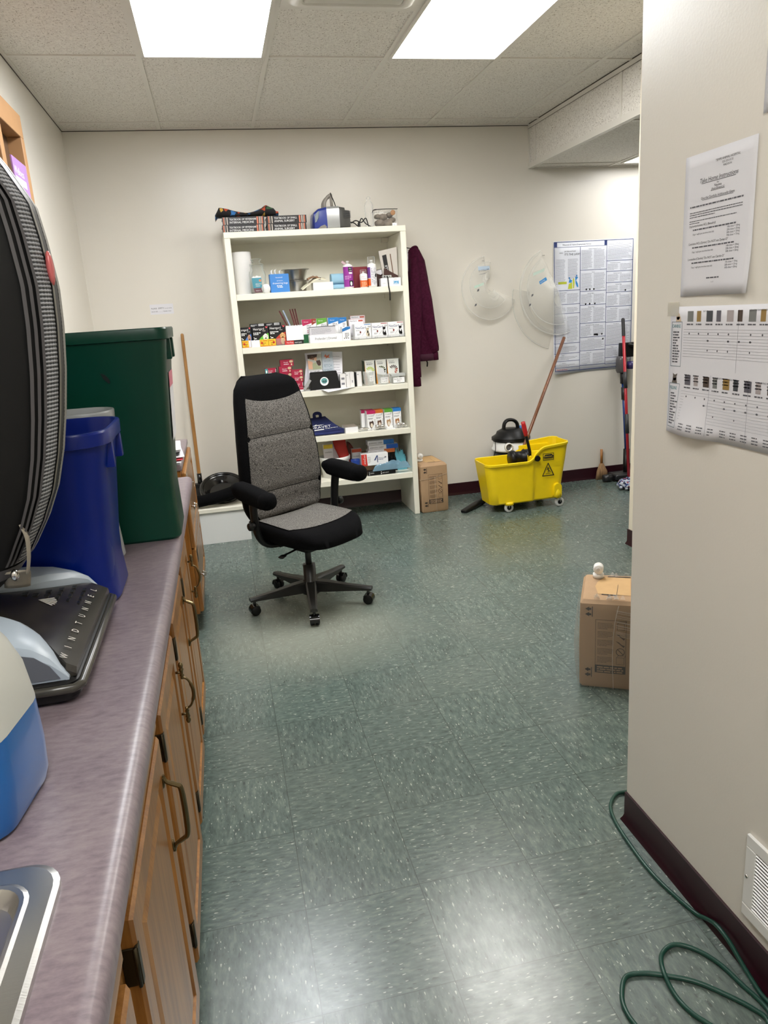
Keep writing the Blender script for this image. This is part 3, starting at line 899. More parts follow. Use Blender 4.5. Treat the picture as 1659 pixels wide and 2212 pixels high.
# handle column at the back
b = new(); tube(b, [(-.19, .015, .2), (-.215, .015, .6), (-.225, .015, .95), (-.20, .015, 1.06), (-.15, .015, 1.12)], [.026, .022, .018], 12, 4); obj('handle', b, M['black'], V)
# ================================================================== desk chair
CH = thing('office_chair', 'high-backed black and grey fabric office chair on a five-star caster base', 'chair', (.288, 2.40, 0), 0)
WH = [(.262, 2.089), (.571, 2.266), (.488, 2.643), (.133, 2.677), (-.017, 2.33)]
leg_m = mat('satin_black_metal', (34, 34, 33), .36)
b = new(); lathe(b, [(.0, .055), (.046, .055), (.05, .06), (.05, .105), (.044, .125), (.034, .135), (.033, .215), (.0, .216)], 24); obj('hub', b, leg_m, CH)
b = new(); lathe(b, [(.0, .2), (.0165, .2), (.0165, .36), (.0, .36)], 20); obj('gas_lift', b, mat('lift_steel', (62, 62, 62), .3, .6), CH)
for k, (wx, wy) in enumerate(WH):
    dx, dy = wx - .288, wy - 2.40
    L = math.hypot(dx, dy); a = math.atan2(dy, dx)
    b = new(); rings = []
    for q, (s, wd, z0, z1) in enumerate(((.03, .030, .068, .128), (.10, .026, .070, .122), (.20, .022, .074, .108), (L - .01, .019, .078, .098), (L + .022, .018, .078, .096))):
        rings.append([(s, -wd, z0), (s, wd, z0), (s, wd, z1 - .008), (s, wd - .008, z1), (s, -wd + .008, z1), (s, -wd, z1 - .008)])
    loft(b, rings); fixn(b); leg = obj('base_leg', b, leg_m, CH, True, .6, rot=(0, 0, a))
    b = new()
    yaw = (2.0, 1.2, .4, 1.9, 2.6)[k]
    cy_, sy_ = math.cos(yaw), math.sin(yaw)
    for s in (-1, 1): lathe(b, [(.0, s * .004 - .0), (.021, s * .004), (.0255, s * .007), (.0265, s * .013), (.0255, s * .020), (.018, s * .024), (.0, s * .024)] if s > 0 else [(.0, -.024), (.018, -.024), (.0255, -.020), (.0265, -.013), (.0255, -.007), (.021, -.004), (.0, -.004)], 22, (L, 0, .0275), 'y')
    cst = obj('caster', b, M['black'], leg)
    b = new()
    hood = [(math.cos(q) * .029, math.sin(q) * .029) for q in [(-.2 + 2.7 * i / 10) for i in range(11)]] + [(math.cos(q) * .024, math.sin(q) * .024) for q in [(-.2 + 2.7 * i / 10) for i in range(10, -1, -1)]]
    prism(b, hood, lambda u, v, w: (L + u, -.0245 + w, .0275 + v), .049); tube(b, [(L, 0, .05), (L, 0, .082)], .008, 10)
    fixn(b); obj('caster_hood', b, M['black_gloss'], cst)

# upper chair, turned towards the viewer's right: local -Y is forward
TH = math.radians(34)
def rotp(p): return (p[0] * math.cos(TH) - p[1] * math.sin(TH), p[0] * math.sin(TH) + p[1] * math.cos(TH), p[2])
def up(name, bm, material, parent=CH, **k): return obj(name, bm, material, parent, rot=(0, 0, TH) if parent is CH else None, **k)
def grid_solid(bm, nu, nv, front, back):
    """closed cushion: front(u,v), back(u,v) for u, v in 0..1 share the rim"""
    A = [[bm.verts.new(front(i / nu, j / nv)) for i in range(nu + 1)] for j in range(nv + 1)]
    Bk = [[A[j][i] if i in (0, nu) or j in (0, nv) else bm.verts.new(back(i / nu, j / nv)) for i in range(nu + 1)] for j in range(nv + 1)]
    for j in range(nv):
        for i in range(nu):
            bm.faces.new((A[j][i], A[j][i + 1], A[j + 1][i + 1], A[j + 1][i]))
            q = (Bk[j][i], Bk[j + 1][i], Bk[j + 1][i + 1], Bk[j][i + 1])
            if len(set(q)) > 2: bm.faces.new(q)
    fixn(bm)
def interp(tab, z):
    if z <= tab[0][0]: return tab[0][1]
    for (a, x), (c, y) in zip(tab, tab[1:]):
        if z <= c:
            f = (z - a) / (c - a); f = f * f * (3 - 2 * f) if len(tab) < 5 else f
            return x + (y - x) * f
    return tab[-1][1]
HWD = [(.47, .222), (.52, .248), (.60, .262), (.70, .264), (.80, .258), (.90, .246), (1.0, .230), (1.08, .215), (1.14, .200), (1.175, .178), (1.195, .146), (1.205, .105)]
YC = [(.47, .115), (.55, .128), (.65, .120), (.80, .124), (.95, .140), (1.08, .160), (1.205, .176)]     # front face depth at the middle
def back_pt(u, z, side, inset=0.0):
    s = 2 * u - 1
    hw = interp(HWD, z) - inset
    x = s * hw
    y0 = interp(YC, z)
    bol = -.020 * (abs(s) ** 3) * (1 if z < 1.0 else max(0, 1 - (z - 1.0) / .15))
    yedge = .045
    if side == 'f': y = y0 + bol + (yedge * max(0, abs(s) - .82) / .18 * (abs(s) - .82) / .18 if abs(s) > .82 else 0)
    else: y = y0 + .098 - .03 * abs(s) ** 2
    return x, y
def bz(v): return .47 + v * (1.205 - .47)
def fr(u, v):
    z = bz(v); x, y = back_pt(u, z, 'f')
    e = 0
    if v > .94: y += .05 * ((v - .94) / .06) ** 2
    if v < .05: y += .045 * ((.05 - v) / .05) ** 2
    return (x, y, z)
def bk(u, v):
    z = bz(v); x, y = back_pt(u, z, 'b'); s = abs(2 * u - 1)
    if v > .9: y -= .03 * ((v - .9) / .1) ** 2
    return (x, y, z)
b = new(); grid_solid(b, 26, 36, fr, bk)
BR = up('backrest', b, M['black_fabric'], angle=1.6)
# grey tweed insert on the front of the back
b = new(); nu, nv = 24, 44
zt = lambda u: 1.075 + .028 * abs(2 * u - 1) ** 2.2
rows = []
for j in range(nv + 1):
    row = []
    for i in range(nu + 1):
        u = i / nu; v = j / nv
        z = .478 + v * (zt(u) - .478)
        s = 2 * u - 1
        hw = interp(HWD, z)
        xo = s * (hw - .034)
        uu = (xo / hw + 1) / 2
        x, y = back_pt(uu, z, 'f')
        vv = (z - .47) / .735
        if vv < .05: y += .045 * ((.05 - vv) / .05) ** 2
        puff = .009 * (1 - abs(s) ** 6) * (1 - abs(2 * v - 1) ** 12)
        for sm in (.905, .625): puff -= .006 * math.exp(-((z - sm) / .012) ** 2)
        row.append(b.verts.new((x, y - .0015 - puff, z)))
    rows.append(row)
for j in range(nv):
    for i in range(nu): b.faces.new((rows[j][i], rows[j][i + 1], rows[j + 1][i + 1], rows[j + 1][i]))
fixn(b); up('back_panel', b, M['grey_fabric'], angle=2.0)
# seat cushion
def seat_top(x, y):
    """y from -.29 (front) to .17 (rear)"""
    f = (y + .29) / .46
    z = .468 - .006 * math.cos(3.0 * f) + .018 * abs(x / .24) ** 2.5
    if f < .3: z -= .045 * ((.3 - f) / .3) ** 2
    return z
def sf(u, v):
    s = 2 * u - 1; f = v
    y = -.285 + .455 * f
    hw = .245 - .045 * (1 - f) ** 6 - .02 * f ** 2
    yb_ = y + .075 * abs(s) ** 5 * max(0, 1 - f / .4)
    x = s * hw
    z = seat_top(x, y)
    ed = max(abs(s), 0)
    dz_ = .0
    if abs(s) > .86: dz_ = max(dz_, .04 * ((abs(s) - .86) / .14) ** 2)
    if f < .08: dz_ = max(dz_, .04 * ((.08 - f) / .08) ** 1.5)
    if f > .92: dz_ = max(dz_, .04 * ((f - .92) / .08) ** 2)
    z -= dz_
    return (x, yb_, z)
def sb(u, v):
    x, y, z = sf(u, v); s = 2 * u - 1
    return (x * .93, y * .95 - .004, .365 + .02 * abs(s) ** 2)
b = new(); grid_solid(b, 24, 24, sf, sb)
up('seat', b, M['black_fabric'], angle=1.6)
b = new(); rows = []
for j in range(25):
    row = []
    for i in range(25):
        u = i / 24; v = j / 24; s = 2 * u - 1
        f = .30 + .045 * (1 - s * s) * -1 + v * (.97 - .30)
        x, y, z = sf((s * .90 + 1) / 2, f)
        row.append(b.verts.new((x, y, z + .004 + .006 * (1 - abs(s) ** 8) * (1 - abs(2 * v - 1) ** 10))))
    rows.append(row)
for j in range(24):
    for i in range(24): b.faces.new((rows[j][i], rows[j][i + 1], rows[j + 1][i + 1], rows[j + 1][i]))
fixn(b); up('seat_panel', b, M['seat_fabric'], angle=2.0)
# underside mechanism, lever and back bracket
b = new(); box(b, -.10, .10, -.10, .14, .325, .37, .012, 2); box(b, -.05, .05, -.06, .06, .295, .33, .01, 2); box(b, -.16, .16, .02, .08, .345, .372, .006, 1); obj('mechanism', b, M['black'], CH, rot=(0, 0, TH))
b = new(); tube(b, [(-.06, -.03, .335), (-.15, -.06, .338), (-.20, -.065, .335), (-.235, -.075, .332)], [.006, .006, .012], 8, 4, flat=(1.5, .5)); up('lever', b, M['black'])
b = new(); tube(b, [(.06, .0, .335), (.16, -.06, .335), (.19, -.075, .33)], .007, 8, 3); lathe(b, [(.0, -.02), (.018, -.018), (.02, .0), (.018, .018), (.0, .02)], 12, (.2, -.08, .328), 'x'); up('knob', b, M['black'])
b = new(); tube(b, [(0, .10, .345), (0, .21, .36), (0, .235, .42), (0, .225, .60)], .03, 10, 4, flat=(1.5, .5)); up('back_bracket', b, M['black'])
# armrests
for s in (-1, 1):
    b = new(); rings = []
    L0, L1 = (.185, -.095) if s < 0 else (.13, -.155)
    za, zb_ = (.700, .655) if s < 0 else (.715, .690)
    for q in range(13):
        f = q / 12; y = L0 + (L1 - L0) * f
        k = min(1, .55 + 3 * f if f < .15 else 1) if f < .5 else min(1, .6 + .4 * math.sqrt(max(0, 1 - ((f - .86) / .14) ** 2)) if f > .86 else 1)
        zc = za + (zb_ - za) * f - .03
        w_, h_ = .085 * k, (.078 + .014 * math.sin(PI * f)) * k
        rings.append([(s * .282 + p[0], y, zc + p[1]) for p in rrect(0, 0, w_, h_, .03, 5)])
    loft(b, rings); fixn(b); arm = up('armrest', b, M['black_fabric'], angle=1.2)
    b = new(); rings = []
    for q in range(7):
        f = q / 6; sc = (.62, .95, 1.02, 1.03, 1.0, .85, .5)[q]
        y = L1 + .055 - .075 * f
        zc = za + (zb_ - za) * .9 - .028
        rings.append([(s * .282 + p[0] * sc, y, zc + p[1] * sc) for p in rrect(0, 0, .088, .082, .034, 5)])
    loft(b, rings); fixn(b); obj('end_pad', b, M['black_fabric'], arm, True, 1.2)
    b = new(); tube(b, [(s * .10, .05, .352), (s * .21, .06, .37), (s * .262, .06, .44), (s * .275, .055, .56), (s * .278, .04, .65)], .022, 10, 4, flat=(1.2, .7)); obj('arm_support', b, M['black'], arm)
    b = new(); lathe(b, [(.0, -.016), (.02, -.014), (.022, .0), (.02, .014), (.0, .016)], 12, (s * .30, .05, .49), 'x'); obj('knob', b, M['black'], arm)
# ================================================================== bookcase
BX0, BX1, BY, ZTOP = .074, 1.289, 3.84, 2.031
t = thing('bookcase', 'tall cream painted bookcase with six open bays against the back wall', 'bookcase', ((BX0 + BX1) / 2, BY, 0))
hw = (BX1 - BX0) / 2; dp = YB - .006 - BY
SH = [1.643, 1.298, .975, .653, .323]
for s in (-1, 1):
    b = new(); x = s * (hw - .02); box(b, x - .02, x + .02, 0, dp, .0, ZTOP - .0385, .003, 1); obj('side_panel', b, M['white_paint'], t, False)
b = new(); box(b, -hw, hw, -.001, dp, ZTOP - .038, ZTOP, .003, 1); obj('top_panel', b, M['white_paint'], t, False)
for z in SH:
    b = new(); box(b, -hw + .0405, hw - .0405, .001, dp - .012, z - .04, z, .002, 1); obj('shelf', b, M['white_paint'], t, False)
b = new(); box(b, -hw + .0405, hw - .0405, dp - .011, dp, .283, ZTOP - .0385); obj('back_panel', b, M['white_paint'], t, False)
for z in (1.603 - .001, 1.258, 1.99): 
    b = new(); box(b, hw - .085, hw - .041, dp - .05, dp - .0115, z - .03, z - .0); obj('cleat', b, M['white_paint'], t, False)
b = new(); box(b, .46, .556, dp - .0145, dp - .0112, 1.165, 1.237, .001, 1); obj('cover_plate', b, M['white_paint'], t, False)

# ------------------------------------------------------------------ boxes with printed fronts
def carton(name, label, cat, x0, x1, z, h, d, material, y=3.868, group=None, rot=0.0, parent=None):
    """box whose front face is at y; origin at the middle of the front bottom edge"""
    w = x1 - x0
    b = new(); box(b, -w / 2, w / 2, 0, d, 0, h, min(.0012, h * .05), 1)
    o = obj(name, b, material, parent, False, loc=((x0 + x1) / 2, y, z + .0006), rot=(0, 0, rot))
    if not parent: tag(o, label, cat, group)
    return o, w
def fr_(w, k=1): return FRONT(-w / 2, -.0005 * k, 0)

# --- top of the bookcase
for k, (x0, x1, h, z, a, c_, lab) in enumerate((
        (.074, .346, .0485, ZTOP, 'TEXTBOOK OF VETERINARY', 'INTERNAL MEDICINE', 'thick black veterinary internal medicine textbook, bottom of the left pair on the bookcase'),
        (.079, .350, .0485, ZTOP + .0492, 'TEXTBOOK OF VETERINARY', 'INTERNAL MEDICINE', 'thick black veterinary internal medicine textbook, upper one under the patterned cloth'),
        (.366, .624, .0475, ZTOP, 'TEXTBOOK OF SMALL', 'ANIMAL SURGERY', 'thick black small animal surgery textbook, bottom of the right pair on the bookcase'),
        (.369, .628, .0475, ZTOP + .0482, 'TEXTBOOK OF SMALL', 'ANIMAL SURGERY', 'thick black small animal surgery textbook, uncovered top one of the right pair'))):
    o = thing('textbook', lab, 'book', ((x0 + x1) / 2, 3.90, z + .0005), 0, 'textbooks on the bookcase')
    w = x1 - x0
    b = new(); box(b, -w / 2, w / 2, 0, .21, .0, .003); box(b, -w / 2, w / 2, 0, .21, h - .003, h); box(b, -w / 2, w / 2, 0, .004, .003, h - .003)
    obj('cover', b, mat('book_cover', (24, 20, 22), .35), o, False)
    b = new(); box(b, -w / 2 + .004, w / 2 - .004, .0045, .204, .0033, h - .0033); obj('pages', b, M['paper'], o, False)
    i = Ink(fr_(w)); i.text(a, .045, h * .56, .0165 if k < 2 else .0175, sx=.86).text(c_, .045, h * .18, .0180, sx=.92); i.build('lettering', M['white'], o)
    i = Ink(fr_(w))
    for u in ((.006, .012), (w - .050, w - .040), (w - .016, w - .010)): i.rect(u[0], .002, u[1], h - .002)
    i.build('spine_band', srgb(206, 118, 88, .5), o)
    i = Ink(fr_(w))
    for u in ((.016, .019), (.028, .034), (w - .034, w - .028), (w - .023, w - .019)): i.rect(u[0], .002, u[1], h - .002)
    i.build('spine_band', srgb(196, 186, 174, .5), o)

# patterned cloth
def camo():
    m = bpy.data.materials.new('patterned_cloth'); m.use_nodes = True
    t = NT(m); p = t.n['Principled BSDF']; v = t.coord()
    vo = t.node('ShaderNodeTexVoronoi'); t.put(vo.inputs['Vector'], v); vo.inputs['Scale'].default_value = 26
    sep = t.node('ShaderNodeSeparateColor'); t.l.new(vo.outputs['Color'], sep.inputs[0])
    c = t.ramp(sep.outputs[0], [(0, lin((24, 22, 24))), (.42, lin((176, 72, 42))), (.6, lin((52, 110, 170))), (.76, lin((196, 156, 66))), (.9, lin((60, 92, 62)))], 'CONSTANT')
    vo2 = t.node('ShaderNodeTexVoronoi', feature='DISTANCE_TO_EDGE'); t.put(vo2.inputs['Vector'], v); vo2.inputs['Scale'].default_value = 26
    c = t.mix(t.math('LESS_THAN', vo2.outputs[0], .09), c, lin((24, 22, 24)))
    t.put(p.inputs['Base Color'], c); p.inputs['Roughness'].default_value = .85
    return m
b = new()
rings = []
for q in range(29):
    f = q / 28; x = -.205 + .41 * f
    hh = .052 * (1 - .62 * math.exp(-((f - .55) / .2) ** 2)) * (.75 + .25 * math.sin(9 * f + 1)) + .012 + (.014 * math.exp(-((f - .82) / .05) ** 2))
    if f < .06 or f > .96: hh *= .6
    dd = .062 + .012 * math.sin(12 * f)
    dz = -.02 * max(0, (.03 - f) / .03)
    rings.append([(x, .07 + dd * math.cos(a) - .004 * math.sin(3 * a + 8 * f), dz + hh * .5 * (1 + math.sin(a)) + .004 * math.sin(5 * a + 9 * f) * (1 if math.sin(a) > 0 else 0)) for a in [2 * PI * k / 18 for k in range(18)]])
loft(b, rings); fixn(b)
tag(obj('patterned_cloth', b, camo(), None, True, 1.5, loc=(.242, 3.885, ZTOP + .0988)), 'rolled black cloth with orange and blue patches lying over the stacked textbooks', 'cloth')

# bench machine with a carrying handle
t = thing('bench_machine', 'blue, silver and grey bench-top machine with a raised handle on the bookcase', 'machine', (.808, 3.93, ZTOP + .0005))
def body_section(x, zb, zt, ya, yb): return [(x, p[0], p[1]) for p in rrect((ya + yb) / 2, (zb + zt) / 2, yb - ya, zt - zb, .02, 4)]
b = new(); loft(b, [body_section(-.133, .010, .085, .01, .15), body_section(-.125, .004, .110, -.006, .17), body_section(-.095, .002, .132, -.014, .18), body_section(-.040, .002, .143, -.018, .185)]); fixn(b); obj('front_shell', b, srgb(44, 60, 140, .3), t)
b = new(); loft(b, [body_section(-.0398, .002, .144, -.020, .186), body_section(.045, .002, .146, -.020, .186)]); fixn(b); obj('middle_shell', b, mat('silver_plastic', (176, 178, 178), .28, .4), t)
b = new(); loft(b, [body_section(.0452, .002, .143, -.016, .184), body_section(.085, .002, .136, -.012, .18), body_section(.088, .002, .122, -.010, .178), body_section(.118, .002, .118, -.006, .174), body_section(.121, .006, .112, .0, .17)]); fixn(b); obj('rear_shell', b, srgb(70, 70, 68, .4), t)
b = new()
for k in range(6): box(b, .075, .1225, -.0155, -.009, .070 + k * .0075, .0735 + k * .0075)
obj('vent_fin', b, srgb(52, 52, 50, .4), t, False)
b = new(); prism(b, [(-.122, .045), (-.112, .05), (-.098, .075), (-.092, .118), (-.104, .110), (-.120, .085)], lambda u, v, w: (u, -.0205 + .06 * max(0, -.095 - u) - w, v), .002); fixn(b); obj('control_panel', b, srgb(132, 142, 148, .3), t, False)
b = new(); prism(b, [(-.112, .003), (-.05, .003), (-.046, .018), (-.06, .030), (-.085, .022)], lambda u, v, w: (u, -.0245 + w, v), .01); fixn(b); obj('spout', b, M['chrome'], t)
b = new()
for y in (.03, .13): tube(b, [(-.042, y, .14), (-.040, y, .175), (-.022, y, .205), (.004, y, .222)], .0085, 8, 4, flat=(1, 1.2))
tube(b, [(.004, .03, .222), (.004, .13, .222)], .009, 8); tube(b, [(.006, .03, .142), (.004, .03, .222)], .0095, 8); obj('handle', b, srgb(140, 134, 126, .4), t)
b = new(); tube(b, [(.002, .022, .233), (.006, .02, .215), (.02, .02, .18), (.034, .03, .142)], .003, 8, 4); obj('strap', b, M['black'], t)
b = new(); tube(b, [(.935, 3.96, ZTOP + .045), (.955, 3.93, ZTOP + .035), (.975, 3.90, ZTOP + .012), (.99, 3.90, ZTOP + .045), (1.005, 3.91, ZTOP + .06), (1.025, 3.90, ZTOP + .028), (1.06, 3.895, ZTOP + .006), (1.075, 3.895, ZTOP + .0042)], .0036, 8, 5)
tube(b, [(.94, 3.965, ZTOP + .04), (.965, 3.925, ZTOP + .05), (1.0, 3.905, ZTOP + .035), (1.03, 3.90, ZTOP + .06), (1.05, 3.915, ZTOP + .0065)], .0036, 8, 5)
box(b, .970, .988, 3.885, 3.90, ZTOP + .002, ZTOP + .030, .003, 1); box(b, .974, .984, 3.886, 3.898, ZTOP + .03, ZTOP + .04)
obj('power_cord', b, M['black'], t, loc=(-t.location.x, -t.location.y, -t.location.z))

# water bottle
t = thing('water_bottle', 'clear plastic water bottle without a label on top of the bookcase', 'bottle', (1.061, 3.93, ZTOP + .0005))
pr = [(.0, .004), (.02, .0), (.0295, .004)]
for k in range(10): pr += [(.0305, .010 + k * .009), (.0285, .0145 + k * .009)]
pr += [(.030, .105), (.030, .128), (.0285, .135), (.029, .142), (.0245, .158), (.015, .172), (.0115, .178), (.0115, .182)]
b = new(); lathe(b, pr, 24, cap0=False, cap1=False); obj('body', b, M['clear'], t)
b = new(); lathe(b, [(.0, .1825), (.0135, .1825), (.0135, .190), (.0128, .196), (.0, .197)], 20); obj('cap', b, M['clear'], t)

# plastic zip cube with beige cloth
t = thing('zip_case', 'clear plastic zip case holding beige cloth, on the right of the bookcase top', 'case', (1.178, 3.96, ZTOP + .0005))
b = new(); box(b, -.082, .078, -.05, .10, 0, .110, .006, 2); obj('case', b, M['clear'], t)
b = new()
for k, (x, z, s) in enumerate(((-.035, .032, .036), (.02, .03, .04), (.05, .05, .026), (-.01, .07, .032), (.035, .082, .024), (-.05, .075, .022))): blob(b, (x, .02, z), (s, .045, s * .72), 3, .10, k)
obj('cloth', b, mat('beige_folds', (132, 120, 106), .8, var=.35, vscale=22), t)
b = new(); tube(b, [(-.084, -.051, .112), (.0, -.052, .114), (.078, -.051, .112)], .0025, 6); tube(b, [(-.085, .0, .085), (-.09, -.03, .108), (-.07, -.052, .113)], .003, 6, 4); obj('zip', b, M['black'], t)
i = Ink(FRONT(-.082, -.051, 0)); i.text('BAG', .034, .088, .014).rect(.118, .004, .150, .024); i.build('lettering', M['white'], t)
i = Ink(FRONT(-.082, -.0514, 0)); i.text('13', .122, .008, .013); i.build('lettering', srgb(60, 130, 170), t)
b = new(); blob(b, (.045, -.047, .09), (.018, .003, .018), 2); obj('tag', b, srgb(168, 116, 60), t)

# --- first shelf
Z = SH[0]
t = thing('paper_towel_roll', 'white paper towel roll standing at the left end of the top shelf', 'paper towel roll', (.181, 4.02, Z + .0005))
b = new(); lathe(b, [(.02, .0), (.062, .0), (.0635, .004), (.0635, .272), (.062, .276), (.02, .276)], 36, cap0=False, cap1=False); obj('roll', b, mat('paper_towel', (226, 224, 222), .9, bump=.3, bscale=260), t)
b = new(); lathe(b, [(.0198, .001), (.0198, .275), (.018, .275), (.018, .001)], 24, cap0=False, cap1=False); obj('tube', b, M['card'], t)

t = thing('glass_jar', 'clear glass apothecary jar holding a teal packet beside the paper towels', 'jar', (.268, 3.905, Z + .0005))
jp = [(.0, .002), (.050, .0), (.055, .006), (.056, .12), (.053, .140), (.045, .150), (.044, .176), (.047, .182), (.0445, .182), (.042, .150), (.050, .138), (.0535, .12), (.0525, .008), (.0, .005)]
b = new(); lathe(b, jp, 32, cap0=False, cap1=False); obj('body', b, M['glass'], t)
b = new(); lathe(b, [(.0, .184), (.046, .184), (.047, .188), (.030, .195), (.026, .205), (.036, .214), (.037, .219), (.030, .223), (.0, .224)], 32); obj('lid', b, M['glass'], t)
o, w = carton('treat_packet', 'teal and maroon packet standing inside the glass jar', 'packet', .228, .292, Z + .006, .10, .02, srgb(30, 142, 166, .4), y=3.905)
i = Ink(fr_(w)); i.rect(.0, .0, w, .03); i.build('picture', srgb(104, 22, 52), o)
i = Ink(fr_(w, 2)); i.text('BREATH', .022, .052, .011).text('FRESH', .022, .040, .011).text('TREATS', .018, .010, .010); i.poly([(.0, .096), (.012, .108), (.022, .102), (.035, .112), (.05, .103), (.06, .106), (.062, .096)]); i.build('lettering', M['white'], o)
i = Ink(fr_(w, 2)); i.disc(.054, .078, .008); i.build('picture', srgb(220, 130, 70), o)
t = thing('round_tin', 'small round white lid standing on edge in front of the glass jar', 'lid', (.314, 3.862, Z + .0295))
b = new(); lathe(b, [(.0, 0), (.027, .0), (.029, .002), (.029, .01), (.0, .01)], 32, axis='y'); obj('lid', b, M['white_gloss'], t)
b = new()
for r0 in (.024, .018, .009): lathe(b, [(r0, -.0008), (r0 + .0012, -.0008), (r0 + .0012, .0), (r0, .0)], 28, axis='y', cap0=False, cap1=False)
obj('ring', b, srgb(190, 190, 186), t)

o, w = carton('bag_box', 'bright blue box of drawstring bags with a white bag pulled out of the top', 'box', .346, .474, Z, .118, .05, srgb(66, 132, 204, .4), y=3.878, rot=.08)
i = Ink(fr_(w)); i.text('drawstring bags', .014, .054, .0165).text('tall kitchen', .044, .072, .0095).text('household', .038, .092, .011).words(.042, .085, .040, .005, 4).words(.046, .082, .031, .005, 8); i.build('lettering', M['white'], o)
b = new()
for k, (x, h) in enumerate(((-.045, .032), (-.02, .036), (.01, .026))): tube(b, [(x, .025, .116), (x - .004, .022, .116 + h * .6), (x + .008, .025, .116 + h)], [.014, .012, .003], 8, 3, flat=(1.2, .35))
obj('bag_end', b, M['white'], o)

def bowl(bm, r0, r1, h): lathe(bm, [(.0, .002), (r0 - .01, .0), (r0, .003), (r1 - .006, h - .003), (r1 + .010, h), (r1 + .010, h - .003), (r1 - .002, h - .006), (r0 + .003, .006), (.0, .005)], 36, cap0=False, cap1=False)
for k, (z, r0, r1, h, lab, x) in enumerate(((Z + .0005, .056, .075, .076, 'lower of two stacked stainless steel bowls behind the blue bag box', .537), (Z + .078, .06, .088, .074, 'upper wide-rimmed stainless steel bowl of the stacked pair', .528))):
    b = new(); bowl(b, r0, r1, h); fixn(b)
    tag(obj('steel_bowl', b, M['steel'], None, True, .5, loc=(x + .010, 4.05, z)), lab, 'bowl', 'stacked steel bowls')

# folded brochures / fabric over a white box
o, w = carton('white_box', 'plain low white box under the folded brown-patterned cloth', 'box', .632, .768, Z, .05, .10, M['white'], y=3.872)
b = new(); rings = []
for q in range(21):
    f = q / 20; x = .556 + .165 * f
    z = Z + .011 + .068 * math.sin(min(1, f * 1.25) * PI / 2) ** 1.2 - .012 * max(0, f - .7) / .3
    rings.append([(x, 3.868 + .006 * math.sin(9 * f), z), (x, 3.93, z + .012 + .004 * math.sin(14 * f)), (x, 3.97, z + .010), (x, 3.97, z + .004), (x, 3.93, z + .005), (x, 3.868 + .006 * math.sin(9 * f), z - .006)])
loft(b, rings); fixn(b)
o = obj('folded_cloth', b, mat('cream_cloth', (226, 220, 196), .8), None)
tag(o, 'cream cloth with a brown camouflage side folded over the low white box', 'cloth')
b = new(); rings = []
for q in range(13):
    f = q / 12; x = .600 + .09 * f
    z = Z + .070 + .014 * math.sin(PI * f)
    rings.append([(x, 3.873, z - .002), (x, 3.875 + .01, z + .010 + .003 * math.sin(20 * f)), (x, 3.95, z + .012), (x, 3.95, z)])
loft(b, rings); fixn(b); obj('patterned_side', b, mat('brown_camouflage', (128, 98, 74), .85, var=.75, vscale=60), o)
t = thing('towel', 'light blue rolled towel on the top shelf behind the purple spray bottle', 'towel', (.812, 3.93, Z + .0005))
for (z, hh, w_) in ((.0, .032, .052), (.0325, .070, .048)):
    b = new(); loft(b, [[(-w_ + q * 2 * w_ / 6, p[0], z + hh / 2 + p[1]) for p in rrect(.0, .0, .085 + .004 * math.sin(3 * q), hh, min(.03, hh * .45), 5)] for q in range(7)]); fixn(b)
    obj('fold', b, mat('light_blue_towel', (146, 186, 208), .95, bump=.4, bscale=300), t, True, 1.2)

def spray(name, label, x, r, h, body, prints, y=3.885, cap=True, noz=.035, name2='bottle'):
    t = thing(name, label, 'bottle', (x, y, Z + .0005), 0, 'spray bottles on the top shelf')
    b = new(); lathe(b, [(.0, .001), (r - .004, .0), (r, .004), (r, h * .80), (r - .003, h * .85), (.010, h * .90), (.0, h * .90)], 28); obj('body', b, body, t)
    b = new(); lathe(b, [(.0, h * .901), (.007, h * .901), (.007, h * .95), (.0095, h * .955), (.0095, h), (.0, h)], 16); box(b, -.005, .005, -.014, 0, h * .96, h * .99); obj('nozzle', b, M['white_gloss'], t)
    for (k, (m_, fn)) in enumerate(prints):
        i = Ink(Matrix.Identity(4)); fn(i)
        # wrap the print round the bottle
        for v in i.b.verts:
            a = v.co.x / r; rad = r + .0006 + .0004 * k
            v.co = Vector((rad * math.sin(a), -rad * math.cos(a), v.co.y))
        i.build('label' if k == 0 else 'lettering', m_, t)
    if cap:
        b = new(); lathe(b, [(r * .86, h * .84), (r * .86, h * 1.10), (r * .80, h * 1.13), (.0, h * 1.13)], 24, cap0=False, cap1=False); obj('overcap', b, M['clear'], t)
    return t
def cols(i, u0, u1, v0, v1, n=10):
    for k in range(n): i.rect(u0 + (u1 - u0) * k / n, v0, u0 + (u1 - u0) * (k + 1) / n, v1)
spray('spray_bottle', 'purple-labelled white spray bottle with an open nozzle beside the red binder', .879, .033, .178, M['white_gloss'],
      [(srgb(150, 50, 150, .35), lambda i: cols(i, -.05, .05, .010, .140, 14)), (M['ink'], lambda i: (cols(i, -.004, .026, .108, .137, 4), cols(i, .0, .028, .014, .05, 4))), (M['white'], lambda i: (i.text('PELT', .001, .125, .010), i.text('CARE', .001, .112, .009), cols(i, .0, .026, .093, .104, 3), i.disc(.012, .03, .007, .014))), (srgb(222, 170, 216), lambda i: i.para(-.03, .02, .085, .06, 3, 3))], cap=False)
o, w = carton('binder', 'dark red binder standing behind the small orange spray bottle', 'binder', .905, 1.078, Z, .140, .05, mat('dark_red_cover', (122, 34, 44), .4), y=3.93)
t = thing('paddle', 'long clear plastic strip leaning behind the purple bottle and red binder', 'ruler', (.918, 4.0, Z + .001))
